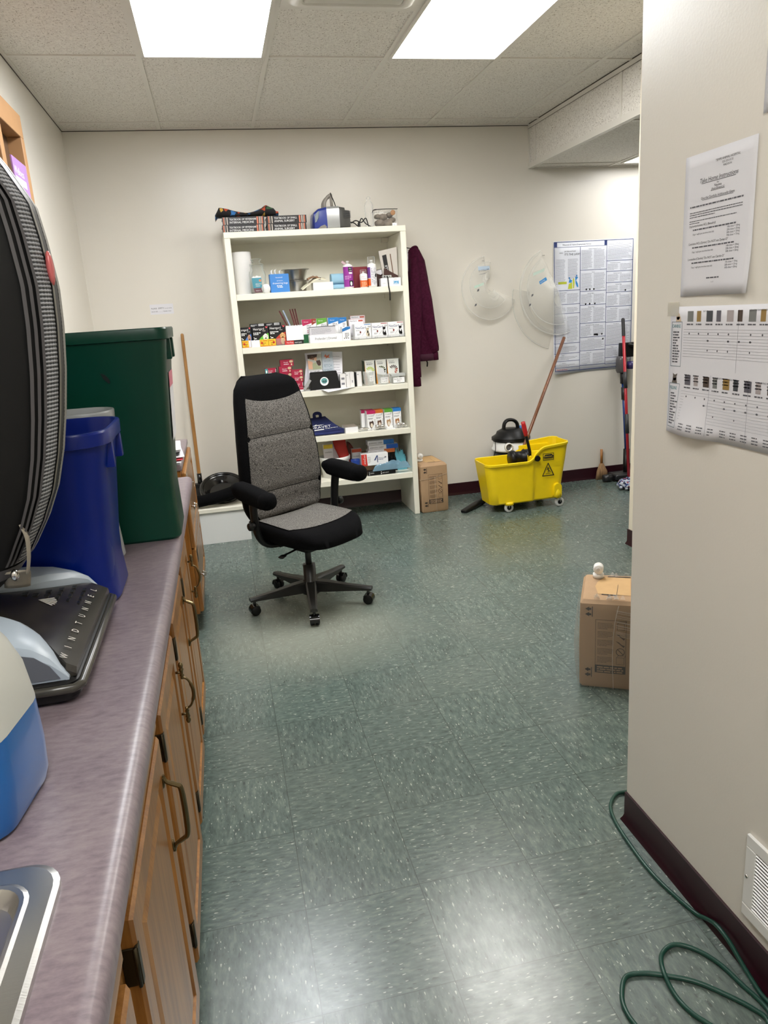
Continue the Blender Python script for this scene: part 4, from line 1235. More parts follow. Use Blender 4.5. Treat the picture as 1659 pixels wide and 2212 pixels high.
b = new(); prism(b, [(-.062, .178), (-.052, .19), (.07, .09), (.06, .08)], lambda u, v, w: (u, w, v), .004); prism(b, [(.052, .0), (.072, .0), (.072, .09), (.06, .085)], lambda u, v, w: (u, w, v), .004); fixn(b); obj('strip', b, mat('pale_pink_plastic', (206, 178, 184), .3), t, False)
spray('spray_bottle', 'small orange-labelled spray bottle in front of the dark red binder', .982, .0265, .104, M['white_gloss'],
      [(srgb(226, 104, 42, .4), lambda i: cols(i, -.038, .038, .004, .048, 14)), (M['white'], lambda i: (cols(i, -.022, .022, .046, .078, 8),)), (srgb(210, 90, 40), lambda i: (i.text('SPRAY', -.018, .066, .008), i.text('ODOR', -.016, .054, .008))), (srgb(250, 200, 160), lambda i: i.para(-.02, .02, .040, .008, 4, 9))], y=3.872)
spray('spray_bottle', 'tall white spray bottle under a clear overcap right of the red binder', 1.044, .031, .176, M['white_gloss'],
      [(M['paper'], lambda i: cols(i, -.016, .040, .008, .130, 10)), (M['ink_soft'], lambda i: i.para(-.012, .03, .126, .016, 14, 12)), (srgb(110, 60, 140), lambda i: (cols(i, -.045, -.0165, .06, .130, 4),)), (srgb(226, 104, 42), lambda i: cols(i, -.045, -.0165, .010, .055, 4)), (M['ink'], lambda i: cols(i, .014, .028, .065, .085, 3))], y=3.88)
t = thing('folder', 'dark brown open folder slumped behind the low white box, right end of the top shelf', 'folder', (1.148, 3.955, Z + .001))
b = new()
prism(b, [(-.078, .0), (-.078, .112), (-.072, .116), (-.012, .060), (.085, .056), (.085, .0)], lambda u, v, w: (u, .0 + w, v), .004)
prism(b, [(-.012, .065), (-.006, .120), (.0, .120), (.095, .068), (.095, .058)], lambda u, v, w: (u, -.030 + .1 * (u + .01) + w, v), .004)
prism(b, [(-.078, .112), (-.006, .120), (-.012, .062)], lambda u, v, w: (u, .012 + w, v), .004); fixn(b)
obj('cover', b, srgb(62, 34, 28, .6), t, False)
b = new(); prism(b, [(-.072, .108), (-.012, .116), (-.012, .092), (-.025, .080), (-.05, .088)], lambda u, v, w: (u, -.004 + w, v), .003); fixn(b); obj('paper', b, M['paper'], t, False)
o, w = carton('white_box', 'low white printed box below the grey power strip', 'box', 1.102, 1.244, Z, .054, .066, M['white'], y=3.872)
i = Ink(fr_(w)); i.text('110 V', .008, .016, .010).text('4.5KG', .092, .042, .008); i.build('lettering', M['ink'], o)
i = Ink(fr_(w)); i.rect(.088, .010, .128, .034); i.build('picture', srgb(60, 150, 200), o)
i = Ink(fr_(w, 2)); i.frame(.090, .012, .126, .032, .002).text('pdi', .096, .0145, .017); i.build('lettering', M['white'], o)
t = thing('power_strip', 'grey two-socket power block on the low white box', 'power strip', (1.148, 3.885, Z + .0556))
b = new(); box(b, -.032, .032, -.012, .02, 0, .018, .004, 2); obj('body', b, srgb(170, 172, 168, .4), t)
i = Ink(FRONT(-.032, -.0125, 0)); i.disc(.014, .009, .005).disc(.032, .009, .005).disc(.05, .009, .003); i.build('socket', M['ink'], t)
b = new(); tube(b, [(1.150, 3.869, Z + .062), (1.148, 3.852, Z + .05), (1.147, 3.838, Z + .0), (1.152, 3.836, Z - .04), (1.150, 3.835, Z - .095)], .0042, 8, 5)
tag(obj('cable', b, M['black'], None), 'black cable hanging over the front of the top shelf from the power block', 'cable')
t = thing('book', 'pale book with a black cover panel leaning in the right end of the top shelf', 'book', (1.196, 3.95, Z + .001))
T_ = Matrix.Rotation(.10, 4, 'Y')
b = new(); prism(b, [(-.055, .03), (-.085, .235), (.045, .258), (.046, .002)], lambda u, v, w: (u, .05 * (.26 - v) - .02 + w, v), .012); fixn(b); obj('cover', b, mat('pale_cover', (196, 190, 182), .5), t, False)
f_ = lambda v: .05 * (.26 - v) - .02 - .0008
b = new(); vs = [b.verts.new((u, f_(v), v)) for u, v in ((-.038, .055), (-.010, .050), (-.032, .212), (-.062, .205))]; b.faces.new(list(vs)); fixn(b); obj('panel', b, srgb(24, 24, 26, .5), t, False)
b = new(); vs = [b.verts.new((u, f_(v), v)) for u, v in ((.012, .05), (.019, .05), (.0, .215), (-.007, .213))]; b.faces.new(list(vs)); fixn(b); obj('panel', b, srgb(110, 84, 66, .5), t, False)
i = Ink(FRONT(0, 0, 0)); i.text('CIRCLE', -.018, .066, .024, rot=PI / 2 + .13)
for v in i.b.verts: v.co.y = f_(v.co.z) - .0006
i.build('lettering', M['white'], t)

# --- second shelf: flea, tick and heartworm cartons
Z = SH[1]
hb = mat('black_carton', (20, 19, 22), .4)
for k, (x0, x1, lab, c) in enumerate(((.090, .186, 'black heartworm carton with a blue corner, half hidden by the bookcase side', (70, 120, 196)),
                                      (.196, .304, 'black heartworm carton with a green corner between the blue and red ones', (92, 178, 60)),
                                      (.308, .420, 'black heartworm carton with a red corner and a golden puppy', (196, 64, 44)))):
    x0 = max(x0, BX0 + .042)
    o, w = carton('medicine_box', lab, 'box', x0, x1, Z, .132, .07, hb, y=3.885, group='black heartworm cartons')
    i = Ink(fr_(w)); i.poly([(w * .28, .03), (w * .40, .052), (w * .62, .072), (w * .98, .088), (w * .98, .004), (w * .28, .004)]); i.build('picture', srgb(*c), o)
    i = Ink(fr_(w, 2)); s_ = .0215 if w > .1 else .0195
    i.text('Heartgard' if w > .1 else 'artgard', .004, .109, s_, sx=.84).text('PLUS', w * .62, .099, .009).para(.004, w * .55, .098, .078, 2, k, .55).para(.008, w * .22, .066, .02, 3, k + 5, .4)
    for q in range(3): i.disc(.006, .06 - q * .015, .003)
    i.build('lettering', M['white'], o)
    i = Ink(fr_(w, 3)); i.poly([(w * .88, .118), (w * .80, .127), (w * .82, .131), (w * .88, .128), (w * .94, .131), (w * .96, .127)]); i.build('emblem', srgb(226, 90, 96), o)
    i = Ink(fr_(w, 3))
    pc = ((196, 150, 120), (240, 240, 236), (226, 178, 120))[k]
    i.disc(w * .78, .030, w * .13, .026).disc(w * .78, .066, w * .11, .018).disc(w * .66, .062, w * .04, .014).disc(w * .90, .062, w * .04, .014); i.build('picture', srgb(*pc), o)
    i = Ink(fr_(w, 4)); i.disc(w * .75, .068, .0018).disc(w * .82, .068, .0018).disc(w * .785, .058, .003, .0022); i.build('picture', M['ink'], o)
for k, (x0, x1) in enumerate(((.186, .292), (.293, .398))):
    o, w = carton('medicine_box', ('black carton lying flat with a barcode, behind the green heartworm carton', 'black carton lying flat with a barcode, behind the red heartworm carton')[k], 'box', x0, x1, Z + .001, .150, .05, hb, y=3.962, group='black heartworm cartons')
    i = Ink(fr_(w)); i.para(.006, .05, .146, .134, 2, k, .5).rect(.058, .134, .094, .148); i.build('lettering', M['white'], o)
    i = Ink(fr_(w, 2)); 
    for q in range(10): i.rect(.061 + q * .0032, .136, .0625 + q * .0032, .146)
    i.build('barcode', M['ink'], o)
ye = mat('yellow_carton', (240, 196, 52), .45)
for k, (x0, x1, lab) in enumerate(((.118, .176, 'small yellow chew carton at the left end of the second shelf'), (.236, .292, 'small yellow chew carton right of the white tray'), (.2935, .342, 'small yellow chew carton with a red dot beside the clear tray'))):
    x0 = max(x0, BX0 + .043)
    o, w = carton('chew_box', lab, 'box', x0, x1, Z + .0, .046, .035, ye, y=3.846, group='small yellow chew cartons')
    i = Ink(fr_(w)); i.rect(.0, .0, w * .96, .006).words(.004, w * .9, .034, .007, k); i.build('lettering', srgb(216, 140, 30), o)
    i = Ink(fr_(w, 2)); i.disc(w * (.22 if k != 2 else .72), .024, .008); i.build('picture', srgb(206, 60, 36), o)
    if k == 0: i = Ink(fr_(w, 2)); i.rect(w * .74, .002, w, .045); i.build('picture', M['paper'], o)
    i = Ink(fr_(w, 2)); i.para(.016, w * .72, .030, .010, 2, k + 4, .4); i.build('lettering', srgb(150, 90, 30), o)
def open_tray(name, label, cat, x0, x1, y0, y1, z, h, material, th=.002, fh=None):
    b = new(); w = x1 - x0; d = y1 - y0; fh = fh or h
    box(b, -w / 2, w / 2, 0, d, 0, th); box(b, -w / 2, w / 2, 0, th, th, fh); box(b, -w / 2, w / 2, d - th, d, th, h); box(b, -w / 2, -w / 2 + th, th, d - th, th, h); box(b, w / 2 - th, w / 2, th, d - th, th, h)
    return tag(obj(name, b, material, None, False, loc=((x0 + x1) / 2, y0, z + .0006)), label, cat)
open_tray('tray', 'small white open tray between the yellow chew cartons', 'tray', .178, .235, 3.848, 3.882, Z, .044, M['white'])
open_tray('tray', 'small clear plastic tray in front of the red heartworm carton', 'tray', .345, .402, 3.848, 3.882, Z, .046, M['clear'])
o, w = carton('white_card_box', 'plain white card box holding upright red leaflets', 'box', .420, .537, Z + .026, .096, .085, M['white'], y=3.872)
b = new()
for k in range(6): u = -w / 2 + k * w / 6; box(b, u + .004, u + w / 6 - .004, .0, .003, .096, .100)
obj('torn_edge', b, M['white'], o, False)
o, w = carton('medicine_box', 'small red and black carton lying under the plain white card box', 'box', .404, .528, Z, .0255, .11, hb, y=3.862)
i = Ink(fr_(w)); i.rect(0, 0, w * .5, .0255); i.build('picture', srgb(190, 50, 44), o)
i = Ink(fr_(w, 2)); i.text('Tri-Trio', .012, .008, .014).text('HEARTGARD', w * .54, .008, .0105, sx=.8); i.build('lettering', M['white'], o)
for k, (dx, hgt, tl_) in enumerate(((-.040, .225, -.42), (-.020, .205, -.36), (.012, .240, -.22), (.026, .228, -.18), (.040, .215, -.14))):
    b = new(); box(b, -.0045, .0045, 0, .003, 0, .118)
    tag(obj('leaflet', b, srgb(84, 22, 24, .5) if k != 1 else srgb(150, 164, 186, .5), None, False, loc=(.478 + dx, 3.905 + k * .010, Z + .118), rot=(0, tl_, 0)),
        ('dark red leaflet, leftmost of the fan in the white card box', 'pale blue leaflet in the fan of red ones', 'tall dark red leaflet, middle of the fan', 'dark red leaflet right of the tallest one in the fan', 'dark red leaflet, rightmost of the fan in the white card box')[k], 'leaflet', 'leaflets in the white card box')
for k, (x0, x1, z, h, c, y, lab) in enumerate((
        (.540, .606, Z + .0, .158, (176, 40, 84), 3.93, 'pink-topped wormer carton behind the white labelled tray, leftmost of the row'),
        (.607, .640, Z + .0, .160, (150, 62, 46), 3.945, 'rust-topped wormer carton between the pink and green ones'),
        (.641, .712, Z + .0, .160, (96, 156, 60), 3.93, 'green-topped wormer carton behind the white labelled tray'),
        (.722, .792, Z + .0, .160, (44, 122, 190), 3.93, 'blue-topped wormer carton beside the dark gap'),
        (.793, .852, Z + .0, .157, (40, 116, 184), 3.93, 'blue-topped wormer carton at the right end of the row'))):
    o, w = carton('medicine_box', lab, 'box', x0, x1, z, h, .05, M['white'], y=y, group='wormer cartons')
    i = Ink(fr_(w)); i.poly([(0, h), (0, h - .044), (w, h - .026), (w, h)]); i.build('picture', srgb(*c), o)
    i = Ink(fr_(w, 2)); i.text('Wormer', .012, h - .020, .009); i.build('lettering', M['white'], o)
    i = Ink(fr_(w, 2)); i.para(.03, w - .004, h - .034, h - .062, 3, k); i.build('lettering', M['ink_soft'], o)
    if k in (0,):
        i = Ink(fr_(w, 2))
        for q in range(4): i.disc(.036 + (q % 2) * .013, .082 - (q // 2) * .012, .0035)
        i.build('picture', srgb(186, 60, 90), o)
        i = Ink(fr_(w, 2)); i.rect(0, 0, w, .058); i.build('picture', srgb(40, 110, 66), o)
t = open_tray('labelled_tray', 'white card tray with a handwritten label, middle of the second shelf', 'tray', .575, .800, 3.846, 3.925, Z, .052, M['white'])
w = .225
i = Ink(fr_(w)); i.text('Profender | Drontal', .035, .018, .022, sx=.85); i.build('lettering', M['ink_mid'], t)
o, w = carton('medicine_box', 'grey and white wormer carton standing in the handwritten tray', 'box', .580, .760, Z + .0028, .104, .05, mat('pale_grey_carton', (206, 204, 208), .5), y=3.866)
i = Ink(fr_(w)); i.rect(.0, .098, w, .104).para(.012, .165, .094, .056, 5, 4, .3); i.build('lettering', M['ink_soft'], o)
o, w = carton('medicine_box', 'white carton with a blue flash at the right end of the handwritten tray', 'box', .803, .862, Z, .094, .05, M['white'], y=3.858, rot=.12)
i = Ink(fr_(w)); i.poly([(-.0, .060), (-.0, .080), (w * .5, .092), (w, .093), (w, .078)]); i.build('picture', srgb(40, 116, 184), o)
i = Ink(fr_(w, 2)); i.para(.018, .05, .055, .022, 4, 3)
for q in range(3): i.disc(.014 + q * .014, .016, .004)
i.build('lettering', M['ink_mid'], o)
for k, (x0, x1, lab, pc, ac) in enumerate(((.893, 1.010, 'white flea-chew carton with a cream dog, leftmost of the three', (206, 196, 170), (60, 130, 190)),
                                           (1.014, 1.128, 'white flea-chew carton with a black dog, middle of the three', (28, 26, 28), (150, 40, 44)),
                                           (1.131, 1.244, 'white flea-chew carton with a black dog, rightmost of the three', (28, 26, 28), (150, 40, 44)))):
    o, w = carton('medicine_box', lab, 'box', x0, x1, Z + .003, .102, .08, M['white'], y=3.866, group='white flea-chew cartons')
    i = Ink(fr_(w)); i.text('NexGard', .006, .068, .024, sx=.82); i.build('lettering', srgb(36, 74, 130), o)
    i = Ink(fr_(w, 2)); i.rect(w * .58, .094, w * .97, .0985); i.build('picture', srgb(*ac), o)
    i = Ink(fr_(w, 1)); i.para(.008, .06, .062, .056, 1, k).para(.016, .045, .038, .026, 3, k + 3).words(w * .8, w * .96, .080, .004, 2); i.build('lettering', M['ink_soft'], o)
    i = Ink(fr_(w, 2)); i.line((.05, .022), (.075, .05), .0012).line((.075, .05), (w * .98, .080), .0012); i.build('lettering', M['ink_mid'], o)
    i = Ink(fr_(w, 2)); i.disc(.040, .046, .0055, .008); i.build('picture', srgb(120, 50, 46), o)
    i = Ink(fr_(w, 3)); i.disc(w * .78, .034, .012, .020).disc(w * .77, .062, .0095, .011).poly([(w * .70, .058), (w * .71, .076), (w * .76, .070)]).poly([(w * .86, .060), (w * .86, .077), (w * .79, .070)]).disc(w * .85, .024, .006, .012); i.build('picture', srgb(*pc), o)
    i = Ink(fr_(w, 4)); i.disc(w * .785, .046, .005, .010); i.build('picture', M['white'] if k else M['ink'], o)
for k, (x0, x1, z, y, lab) in enumerate(((.872, .980, Z + .003, 3.96, 'white flea-chew carton standing behind the cream-dog one'), (.896, 1.003, Z + .003, 4.02, 'white flea-chew carton, rearmost and tallest of the cluster'))):
    h = (.136, .160)[k]
    o, w = carton('medicine_box', lab, 'box', x0, x1, z, h, .05, M['paper'], y=y, group='white flea-chew cartons')
    i = Ink(fr_(w)); i.text('NexGard', .008, h - .017, .015, sx=.85); i.build('lettering', M['ink_mid'], o)
    i = Ink(fr_(w)); i.rect(w * .64, h - .018, w * .94, h - .007).frame(0, 0, w, h, .0015); i.build('picture', srgb(186, 92, 76), o)
t = open_tray('price_tray', 'long clear tray with handwritten strip in front of the flea-chew cartons', 'tray', .868, 1.246, 3.848, 3.864, Z, .022, M['clear'])
i = Ink(FRONT(-.189, .0024, 0))
for k, u in enumerate((.025, .10, .16, .20, .25, .29, .335)): i.text(('11-24', 'lb', '45 lb', '-', '25 lb', '~', '60-120')[k], u, .005 + .002 * (k % 2), .012)
i.build('lettering', M['ink_soft'], t)
# --- third shelf
Z = SH[2]
rm = mat('crimson_carton', (164, 36, 66), .42)
def bisc(x0, x1, z, h, y, lab, teal=False, rot=0.0):
    o, w = carton('medicine_box', lab, 'box', x0, x1, z, h, .055, rm, y=y, group='stacked crimson cartons', rot=rot)
    i = Ink(fr_(w)); i.text('Rimadyl', w * .26, h * .52, .0105, sx=.9).words(w * .26, w * .62, h * .26, .004, 3); i.build('lettering', M['white'], o)
    if teal:
        i = Ink(fr_(w)); i.rect(0, 0, w * .24, h); i.build('picture', srgb(56, 150, 150), o)
        i = Ink(fr_(w, 1)); i.rect(w * .93, 0, w, h); i.build('picture', M['ink'], o)
        i = Ink(fr_(w, 2)); i.disc(w * .12, h * .5, w * .06, h * .25).rect(w * .89, h * .3, w * .925, h * .85); i.build('emblem', M['white'], o)
    else:
        i = Ink(fr_(w, 2)); i.disc(w * .82, h * .70, w * .14, h * .20); i.build('emblem', srgb(206, 186, 150), o)
        i = Ink(fr_(w, 2)); i.disc(w * .84, h * .25, w * .05, h * .14); i.build('picture', srgb(226, 206, 170), o)
h = .0425
for k, nm in enumerate(('bottom', 'second', 'third', 'fourth')):
    bisc(.253, .334, Z + k * (h + .0004), h, 3.90, '%s crimson and teal carton from the bottom of the left stack, third shelf' % nm, True)
h = .044
for k, nm in enumerate(('bottom', 'second', 'third', 'fourth', 'topmost')):
    bisc(.350 + (.012 if k == 4 else 0), .438 + (.016 if k == 4 else 0), Z + k * (h + .0004), h, 3.905, '%s crimson carton of the tallest stack on the third shelf' % nm)
h = .041
for k, nm in enumerate(('second', 'third', 'top')):
    bisc(.432, .510, Z + .026 + k * (h + .0004), h, 3.885, '%s crimson carton of the right-hand stack beside the brochure holder' % nm, k == 0)
o, w = carton('medicine_box', 'flat white and crimson carton at the bottom of the right-hand crimson stack', 'box', .428, .505, Z, .025, .07, M['white'], y=3.88, group='stacked crimson cartons')
i = Ink(fr_(w)); i.rect(.0, .012, w, .025); i.build('picture', srgb(164, 36, 66), o)
o, w = carton('medicine_box', 'dark carton lying at the left end of the third shelf behind the chair top', 'box', .122, .235, Z, .105, .06, srgb(60, 56, 54, .6), y=3.97)
i = Ink(fr_(w)); i.para(.01, w - .01, .10, .05, 4, 3); i.build('lettering', M['ink_soft'], o)
o = open_tray('tray', 'shallow clear plastic tray in front of the right-hand crimson stack', 'tray', .436, .548, 3.846, 3.874, Z, .012, M['clear'])
b = new(); box(b, -.010, .010, 0, .003, .0, .078); tag(obj('plastic_divider', b, mat('grey_clear', (168, 168, 166), .25), None, False, loc=(.508, 3.852, Z + .013), rot=(0, .62, 0)), 'grey plastic strip leaning beside the black brochure holder', 'strip')

t = thing('brochure_holder', 'stepped black brochure holder with a round logo on the third shelf', 'brochure holder', (.656, 3.868, Z + .0005))
b = new()
def pock(y, w0, w1, hh): 
    prism(b, [(-w0, 0), (w0, 0), (w1, hh - .006), (w1 - .006, hh), (-w1 + .006, hh), (-w1, hh - .006)], lambda u, v, q: (u, y + v * .12 + q, v), .004)
pock(.0, .105, .096, .108); pock(.030, .105, .096, .122); pock(.060, .105, .094, .135)
box(b, -.105, -.101, .0, .085, 0, .05); box(b, .101, .105, .0, .085, 0, .05); box(b, -.105, .105, .0, .085, 0, .004); fixn(b)
obj('body', b, M['black'], t, False)
def tiltf(u0, v0): return Matrix(((1, 0, 0, u0), (0, .12, -.993, -.0009 + .12 * v0), (0, .993, .12, v0), (0, 0, 0, 1)))
i = Ink(tiltf(0, .056)); i.disc(-.002, 0, .030); i.build('emblem', M['white'], t)
i = Ink(tiltf(0, .056)); i.disc(-.002, .004, .022, .019, w=.0004); i.build('emblem', srgb(86, 150, 146), t)
i = Ink(tiltf(0, .056)); i.poly([(-.018, -.004), (-.010, .008), (-.002, .0), (.006, .010), (.016, -.004)], .0008).words(-.014, .014, -.014, .004, 3, w=.0008); i.build('emblem', srgb(40, 70, 76), t)
def flyer(name, label, x, y, z, w, h, material, rot=0.0, lean=.12):
    b = new(); box(b, -w / 2, w / 2, 0, .0012, 0, h)
    o = obj(name, b, material, None, False, loc=(x, y, z), rot=(-lean, rot, 0)); return tag(o, label, 'flyer', 'flyers behind the brochure holder')
o = flyer('flyer', 'flyer with a photograph of a person and a dog, left in the black holder', .606, 3.912, Z + .045, .098, .205, M['paper'])
i = Ink(FRONT(-.049, -.0005, 0)); i.rect(0, .09, .098, .200); i.build('picture', srgb(176, 178, 168), o)
i = Ink(FRONT(-.049, -.0009, 0)); i.poly([(0, .200), (.07, .200), (.065, .180), (.048, .176), (.04, .160), (.02, .168), (.0, .172)]).poly([(.058, .155), (.085, .158), (.092, .140), (.088, .120), (.07, .118), (.06, .138)]); i.build('picture', srgb(62, 40, 32), o)
i = Ink(FRONT(-.049, -.0009, 0)); i.disc(.028, .176, .016, .014).disc(.055, .168, .010, .014).poly([(.0, .16), (.03, .15), (.045, .12), (.03, .098), (0, .10)]); i.build('picture', srgb(206, 160, 130), o)
i = Ink(FRONT(-.049, -.0013, 0)); i.poly([(.03, .135), (.055, .145), (.062, .125), (.085, .115), (.090, .098), (.03, .096)]); i.build('picture', srgb(150, 156, 124), o)
i = Ink(FRONT(-.049, -.0013, 0)); i.text('TRY THE APP', .006, .078, .012); i.build('lettering', M['ink'], o)
o = flyer('flyer', 'pale blue flyer reading fetch points, right in the black holder', .697, 3.916, Z + .045, .078, .212, srgb(178, 188, 196, .6))
i = Ink(FRONT(-.039, -.0005, 0)); i.text('GO! LUPE', .014, .142, .0115, sx=.9).text('FETCH', .008, .104, .030, sx=.66).text('POINTS', .008, .072, .030, sx=.58); i.build('lettering', srgb(110, 130, 146), o)
i = Ink(FRONT(-.039, -.0005, 0)); i.poly([(.016, .178), (.028, .196), (.036, .182), (.058, .192), (.048, .176), (.060, .166), (.04, .170), (.026, .162), (.03, .174)]); i.build('emblem', srgb(196, 110, 80), o)
flyer('flyer', 'plain white sheet standing tall behind the picture flyers', .635, 3.936, Z + .06, .16, .20, M['paper'], -.06)
flyer('flyer', 'white sheet leaning at the left behind the brochure holder', .565, 3.945, Z + .02, .10, .215, M['paper'], .20, .06)
o = flyer('flyer', 'lined white sheet leaning at the right behind the brochure holder', .752, 3.935, Z + .055, .085, .195, M['paper'], .07, .10)
i = Ink(FRONT(-.042, -.0005, 0)); i.para(.010, .075, .180, .03, 8, 4, .12); i.build('lettering', M['ink_soft'], o)

bl = mat('off_white_carton', (226, 224, 222), .45)
for k, (x0, x1, h, mt, lab, y) in enumerate(((.766, .806, .096, bl, 'small white carton with grey stripes beside the brochure holder', 3.866), (.810, .837, .104, bl, 'narrow white carton, left one of the upright pair', 3.878), (.838, .868, .104, bl, 'narrow white carton with a barcode, right one of the upright pair', 3.878), (.870, .884, .100, M['black'], 'thin black carton between the white ones', 3.885), (.887, .922, .102, bl, 'white carton with a dark spine mark, left of the gloves', 3.878))):
    o, w = carton('medicine_box', lab, 'box', x0, x1, Z, h, .06, mt, y=y, group='small cartons on the third shelf')
    if k == 0:
        i = Ink(fr_(w)); i.rect(.008, .022, w - .010, .036).rect(.008, .058, w - .010, .072); i.build('picture', M['ink_soft'], o)
    elif mt is bl:
        i = Ink(fr_(w)); i.rect(w * .45, h * .3, w * .62, h * .46) if k == 2 else i.words(.004, w * .6, h * .8, .005, k); i.build('barcode', M['ink_soft'], o)
for k, (x0, x1, lab, cc) in enumerate(((.966, 1.040, 'white glove box with bright green fingers, leftmost of the three', (178, 196, 84)), (1.046, 1.126, 'white glove box with green and black fingers, middle of the three', (70, 84, 44)), (1.131, 1.220, 'white glove box with dark and red fingers, rightmost of the three', (84, 74, 72)))):
    o, w = carton('glove_box', lab, 'box', x0, x1, Z, .170, .10, mat('white_green_carton', (226, 228, 222), .4), y=3.965, group='three glove boxes')
    i = Ink(fr_(w)); i.poly([(0, 0), (.012, 0), (.004, .09), (0, .168)]); i.build('picture', srgb(228, 148, 40), o)
    i = Ink(FRONT(w / 2 - .003, -.0006, 0)); i.rect(0, .006, .004, .166); i.build('picture', srgb(44, 46, 48), o)
    i = Ink(fr_(w)); i.text('Prascend', .012, .152, .0105).words(.014, .06, .144, .003, k).words(.014, .055, .138, .003, k + 2); i.build('lettering', M['ink_mid'], o)
    i = Ink(fr_(w, 2))
    for q in range(6):
        a = .25 + q * .42; i.poly([(w * .5 + math.cos(a) * .010 + .0 * q, .092 + math.sin(a) * .010)] + [(w * .5 + math.cos(a + d_) * r_, .092 + math.sin(a + d_) * r_) for d_, r_ in ((-.17, .028), (-.1, .034), (.1, .034), (.17, .028))])
    i.build('picture', srgb(*cc), o)
    if k:
        i = Ink(fr_(w, 3))
        for q in range(3):
            a = -.9 + q * .5; i.poly([(w * .5 + math.cos(a) * .010, .092 + math.sin(a) * .010)] + [(w * .5 + math.cos(a + d_) * r_, .092 + math.sin(a + d_) * r_) for d_, r_ in ((-.2, .026), (-.1, .032), (.1, .032), (.2, .026))])
        i.build('picture', M['ink'] if k == 1 else srgb(170, 90, 72), o)
    b = new(); vs = [b.verts.new((-w / 2 - .0005, y_, z_)) for y_, z_ in ((0, 0), (.098, .0), (.096, .166), (.0, .166))]; b.faces.new(vs); obj('side_print', b, srgb(50, 84, 66), o, False)
for k, (x, y, r0, r1, h, lab, txt) in enumerate(((.978, 3.868, .034, .040, .096, 'tall clear measuring cup in front of the leftmost glove box', 'cups'), (1.086, 3.866, .040, .046, .070, 'clear round cup with a handwritten label, middle of the three cups', 'Carprofen 75mg'))):
    t = thing('plastic_cup', lab, 'cup', (x, y + r1, Z + .0005), 0, 'clear cups on the third shelf')
    b = new(); lathe(b, [(.0, .0), (r0, .0), (r1, h), (r1 + .002, h), (r1 - .0015, h - .001), (r0 - .0015, .002), (.0, .002)], 28, cap0=False, cap1=False); obj('body', b, M['clear'], t)
    i = Ink(Matrix.Identity(4)); u0 = .0 if k == 0 else -.03
    for q in range(6): i.rect(u0 + q * .0105, .012 if k else .03, u0 + (q + 1) * .0105, .05 if k else .072)
    for v in i.b.verts: a = v.co.x / r1; rr2 = r0 + (r1 - r0) * v.co.y / h + .0008; v.co = Vector((rr2 * math.sin(a), -rr2 * math.cos(a), v.co.y))
    i.build('label', M['white'], t)
    i = Ink(Matrix.Identity(4)); i.text('Carprofen' if k else 'cat', u0 + .004, .036 if k else .052, .011).text('75 mg tab' if k else '10', u0 + .004, .020 if k else .036, .011)
    for v in i.b.verts: a = v.co.x / r1; rr2 = r0 + (r1 - r0) * v.co.y / h + .0014; v.co = Vector((rr2 * math.sin(a), -rr2 * math.cos(a), v.co.y))
    i.build('lettering', M['ink'], t)
    if k == 0:
        i = Ink(Matrix.Identity(4))
        for q in range(6): i.rect(-.03, .02 + q * .011, -.012, .0215 + q * .011)
        for v in i.b.verts: a = v.co.x / r1; rr2 = r0 + (r1 - r0) * v.co.y / h + .0008; v.co = Vector((rr2 * math.sin(a), -rr2 * math.cos(a), v.co.y))
        i.build('scale', M['ink_soft'], t)
b = new(); prism(b, [(-.026, .0), (.028, .0), (.012, .045), (-.030, .050)], lambda u, v, q: (u, .3 * v + q, v), .0015); fixn(b)
tag(obj('folded_leaflet', b, srgb(196, 198, 198, .5), None, False, loc=(1.072, 3.905, Z + .070), rot=(0, .2, 0)), 'folded grey leaflet sticking out of the middle cup', 'leaflet')
t = thing('tablet_tub', 'square clear lidded tub with a handwritten label, right end of the third shelf', 'tub', (1.190, 3.905, Z + .0005))
b = new(); loft(b, [ring3(rrect(0, 0, .092, .07, .012, 4), 0), ring3(rrect(0, 0, .098, .076, .012, 4), .050)]); obj('body', b, M['clear'], t)
b = new(); loft(b, [ring3(rrect(0, 0, .102, .08, .013, 4), .0505), ring3(rrect(0, 0, .104, .082, .013, 4), .066), ring3(rrect(0, 0, .098, .076, .013, 4), .068)]); fixn(b); obj('lid', b, plastic_clear('milky_lid', (214, 218, 216), .6, .3), t)
i = Ink(FRONT(-.042, -.0405, .006)); i.rect(0, 0, .082, .036); i.build('label', M['white'], t)
i = Ink(FRONT(-.042, -.0409, .006)); i.text('Enrofloxacin', .006, .022, .011).text('68mg', .026, .008, .011); i.build('lettering', M['ink'], t)
b = new(); C4 = [(-.035, -.080), (.170, -.040), (.060, .012), (-.125, .000)]
rows = []
for q in range(9):
    f = q / 8; row = []
    for k in range(9):
        g = k / 8
        x = (C4[0][0] * (1 - g) + C4[1][0] * g) * (1 - f) + (C4[3][0] * (1 - g) + C4[2][0] * g) * f
        y = (C4[0][1] * (1 - g) + C4[1][1] * g) * (1 - f) + (C4[3][1] * (1 - g) + C4[2][1] * g) * f
        row.append(b.verts.new((x, y, -.45 * max(0, -.046 - y) if y < -.046 else 0)))
    rows.append(row)
for r0_, r1_ in zip(rows, rows[1:]):
    for k in range(8): b.faces.new((r0_[k], r0_[k + 1], r1_[k + 1], r1_[k]))
fixn(b)
o = obj('paper_sheet', b, M['paper'], None, True, 1.5, loc=(.70, 3.880, Z + .0015))
tag(o, 'white form lying over the edge of the third shelf before the brochure holder', 'paper')
sm = o.modifiers.new('thick', 'SOLIDIFY'); sm.thickness = .0008; sm.offset = 1
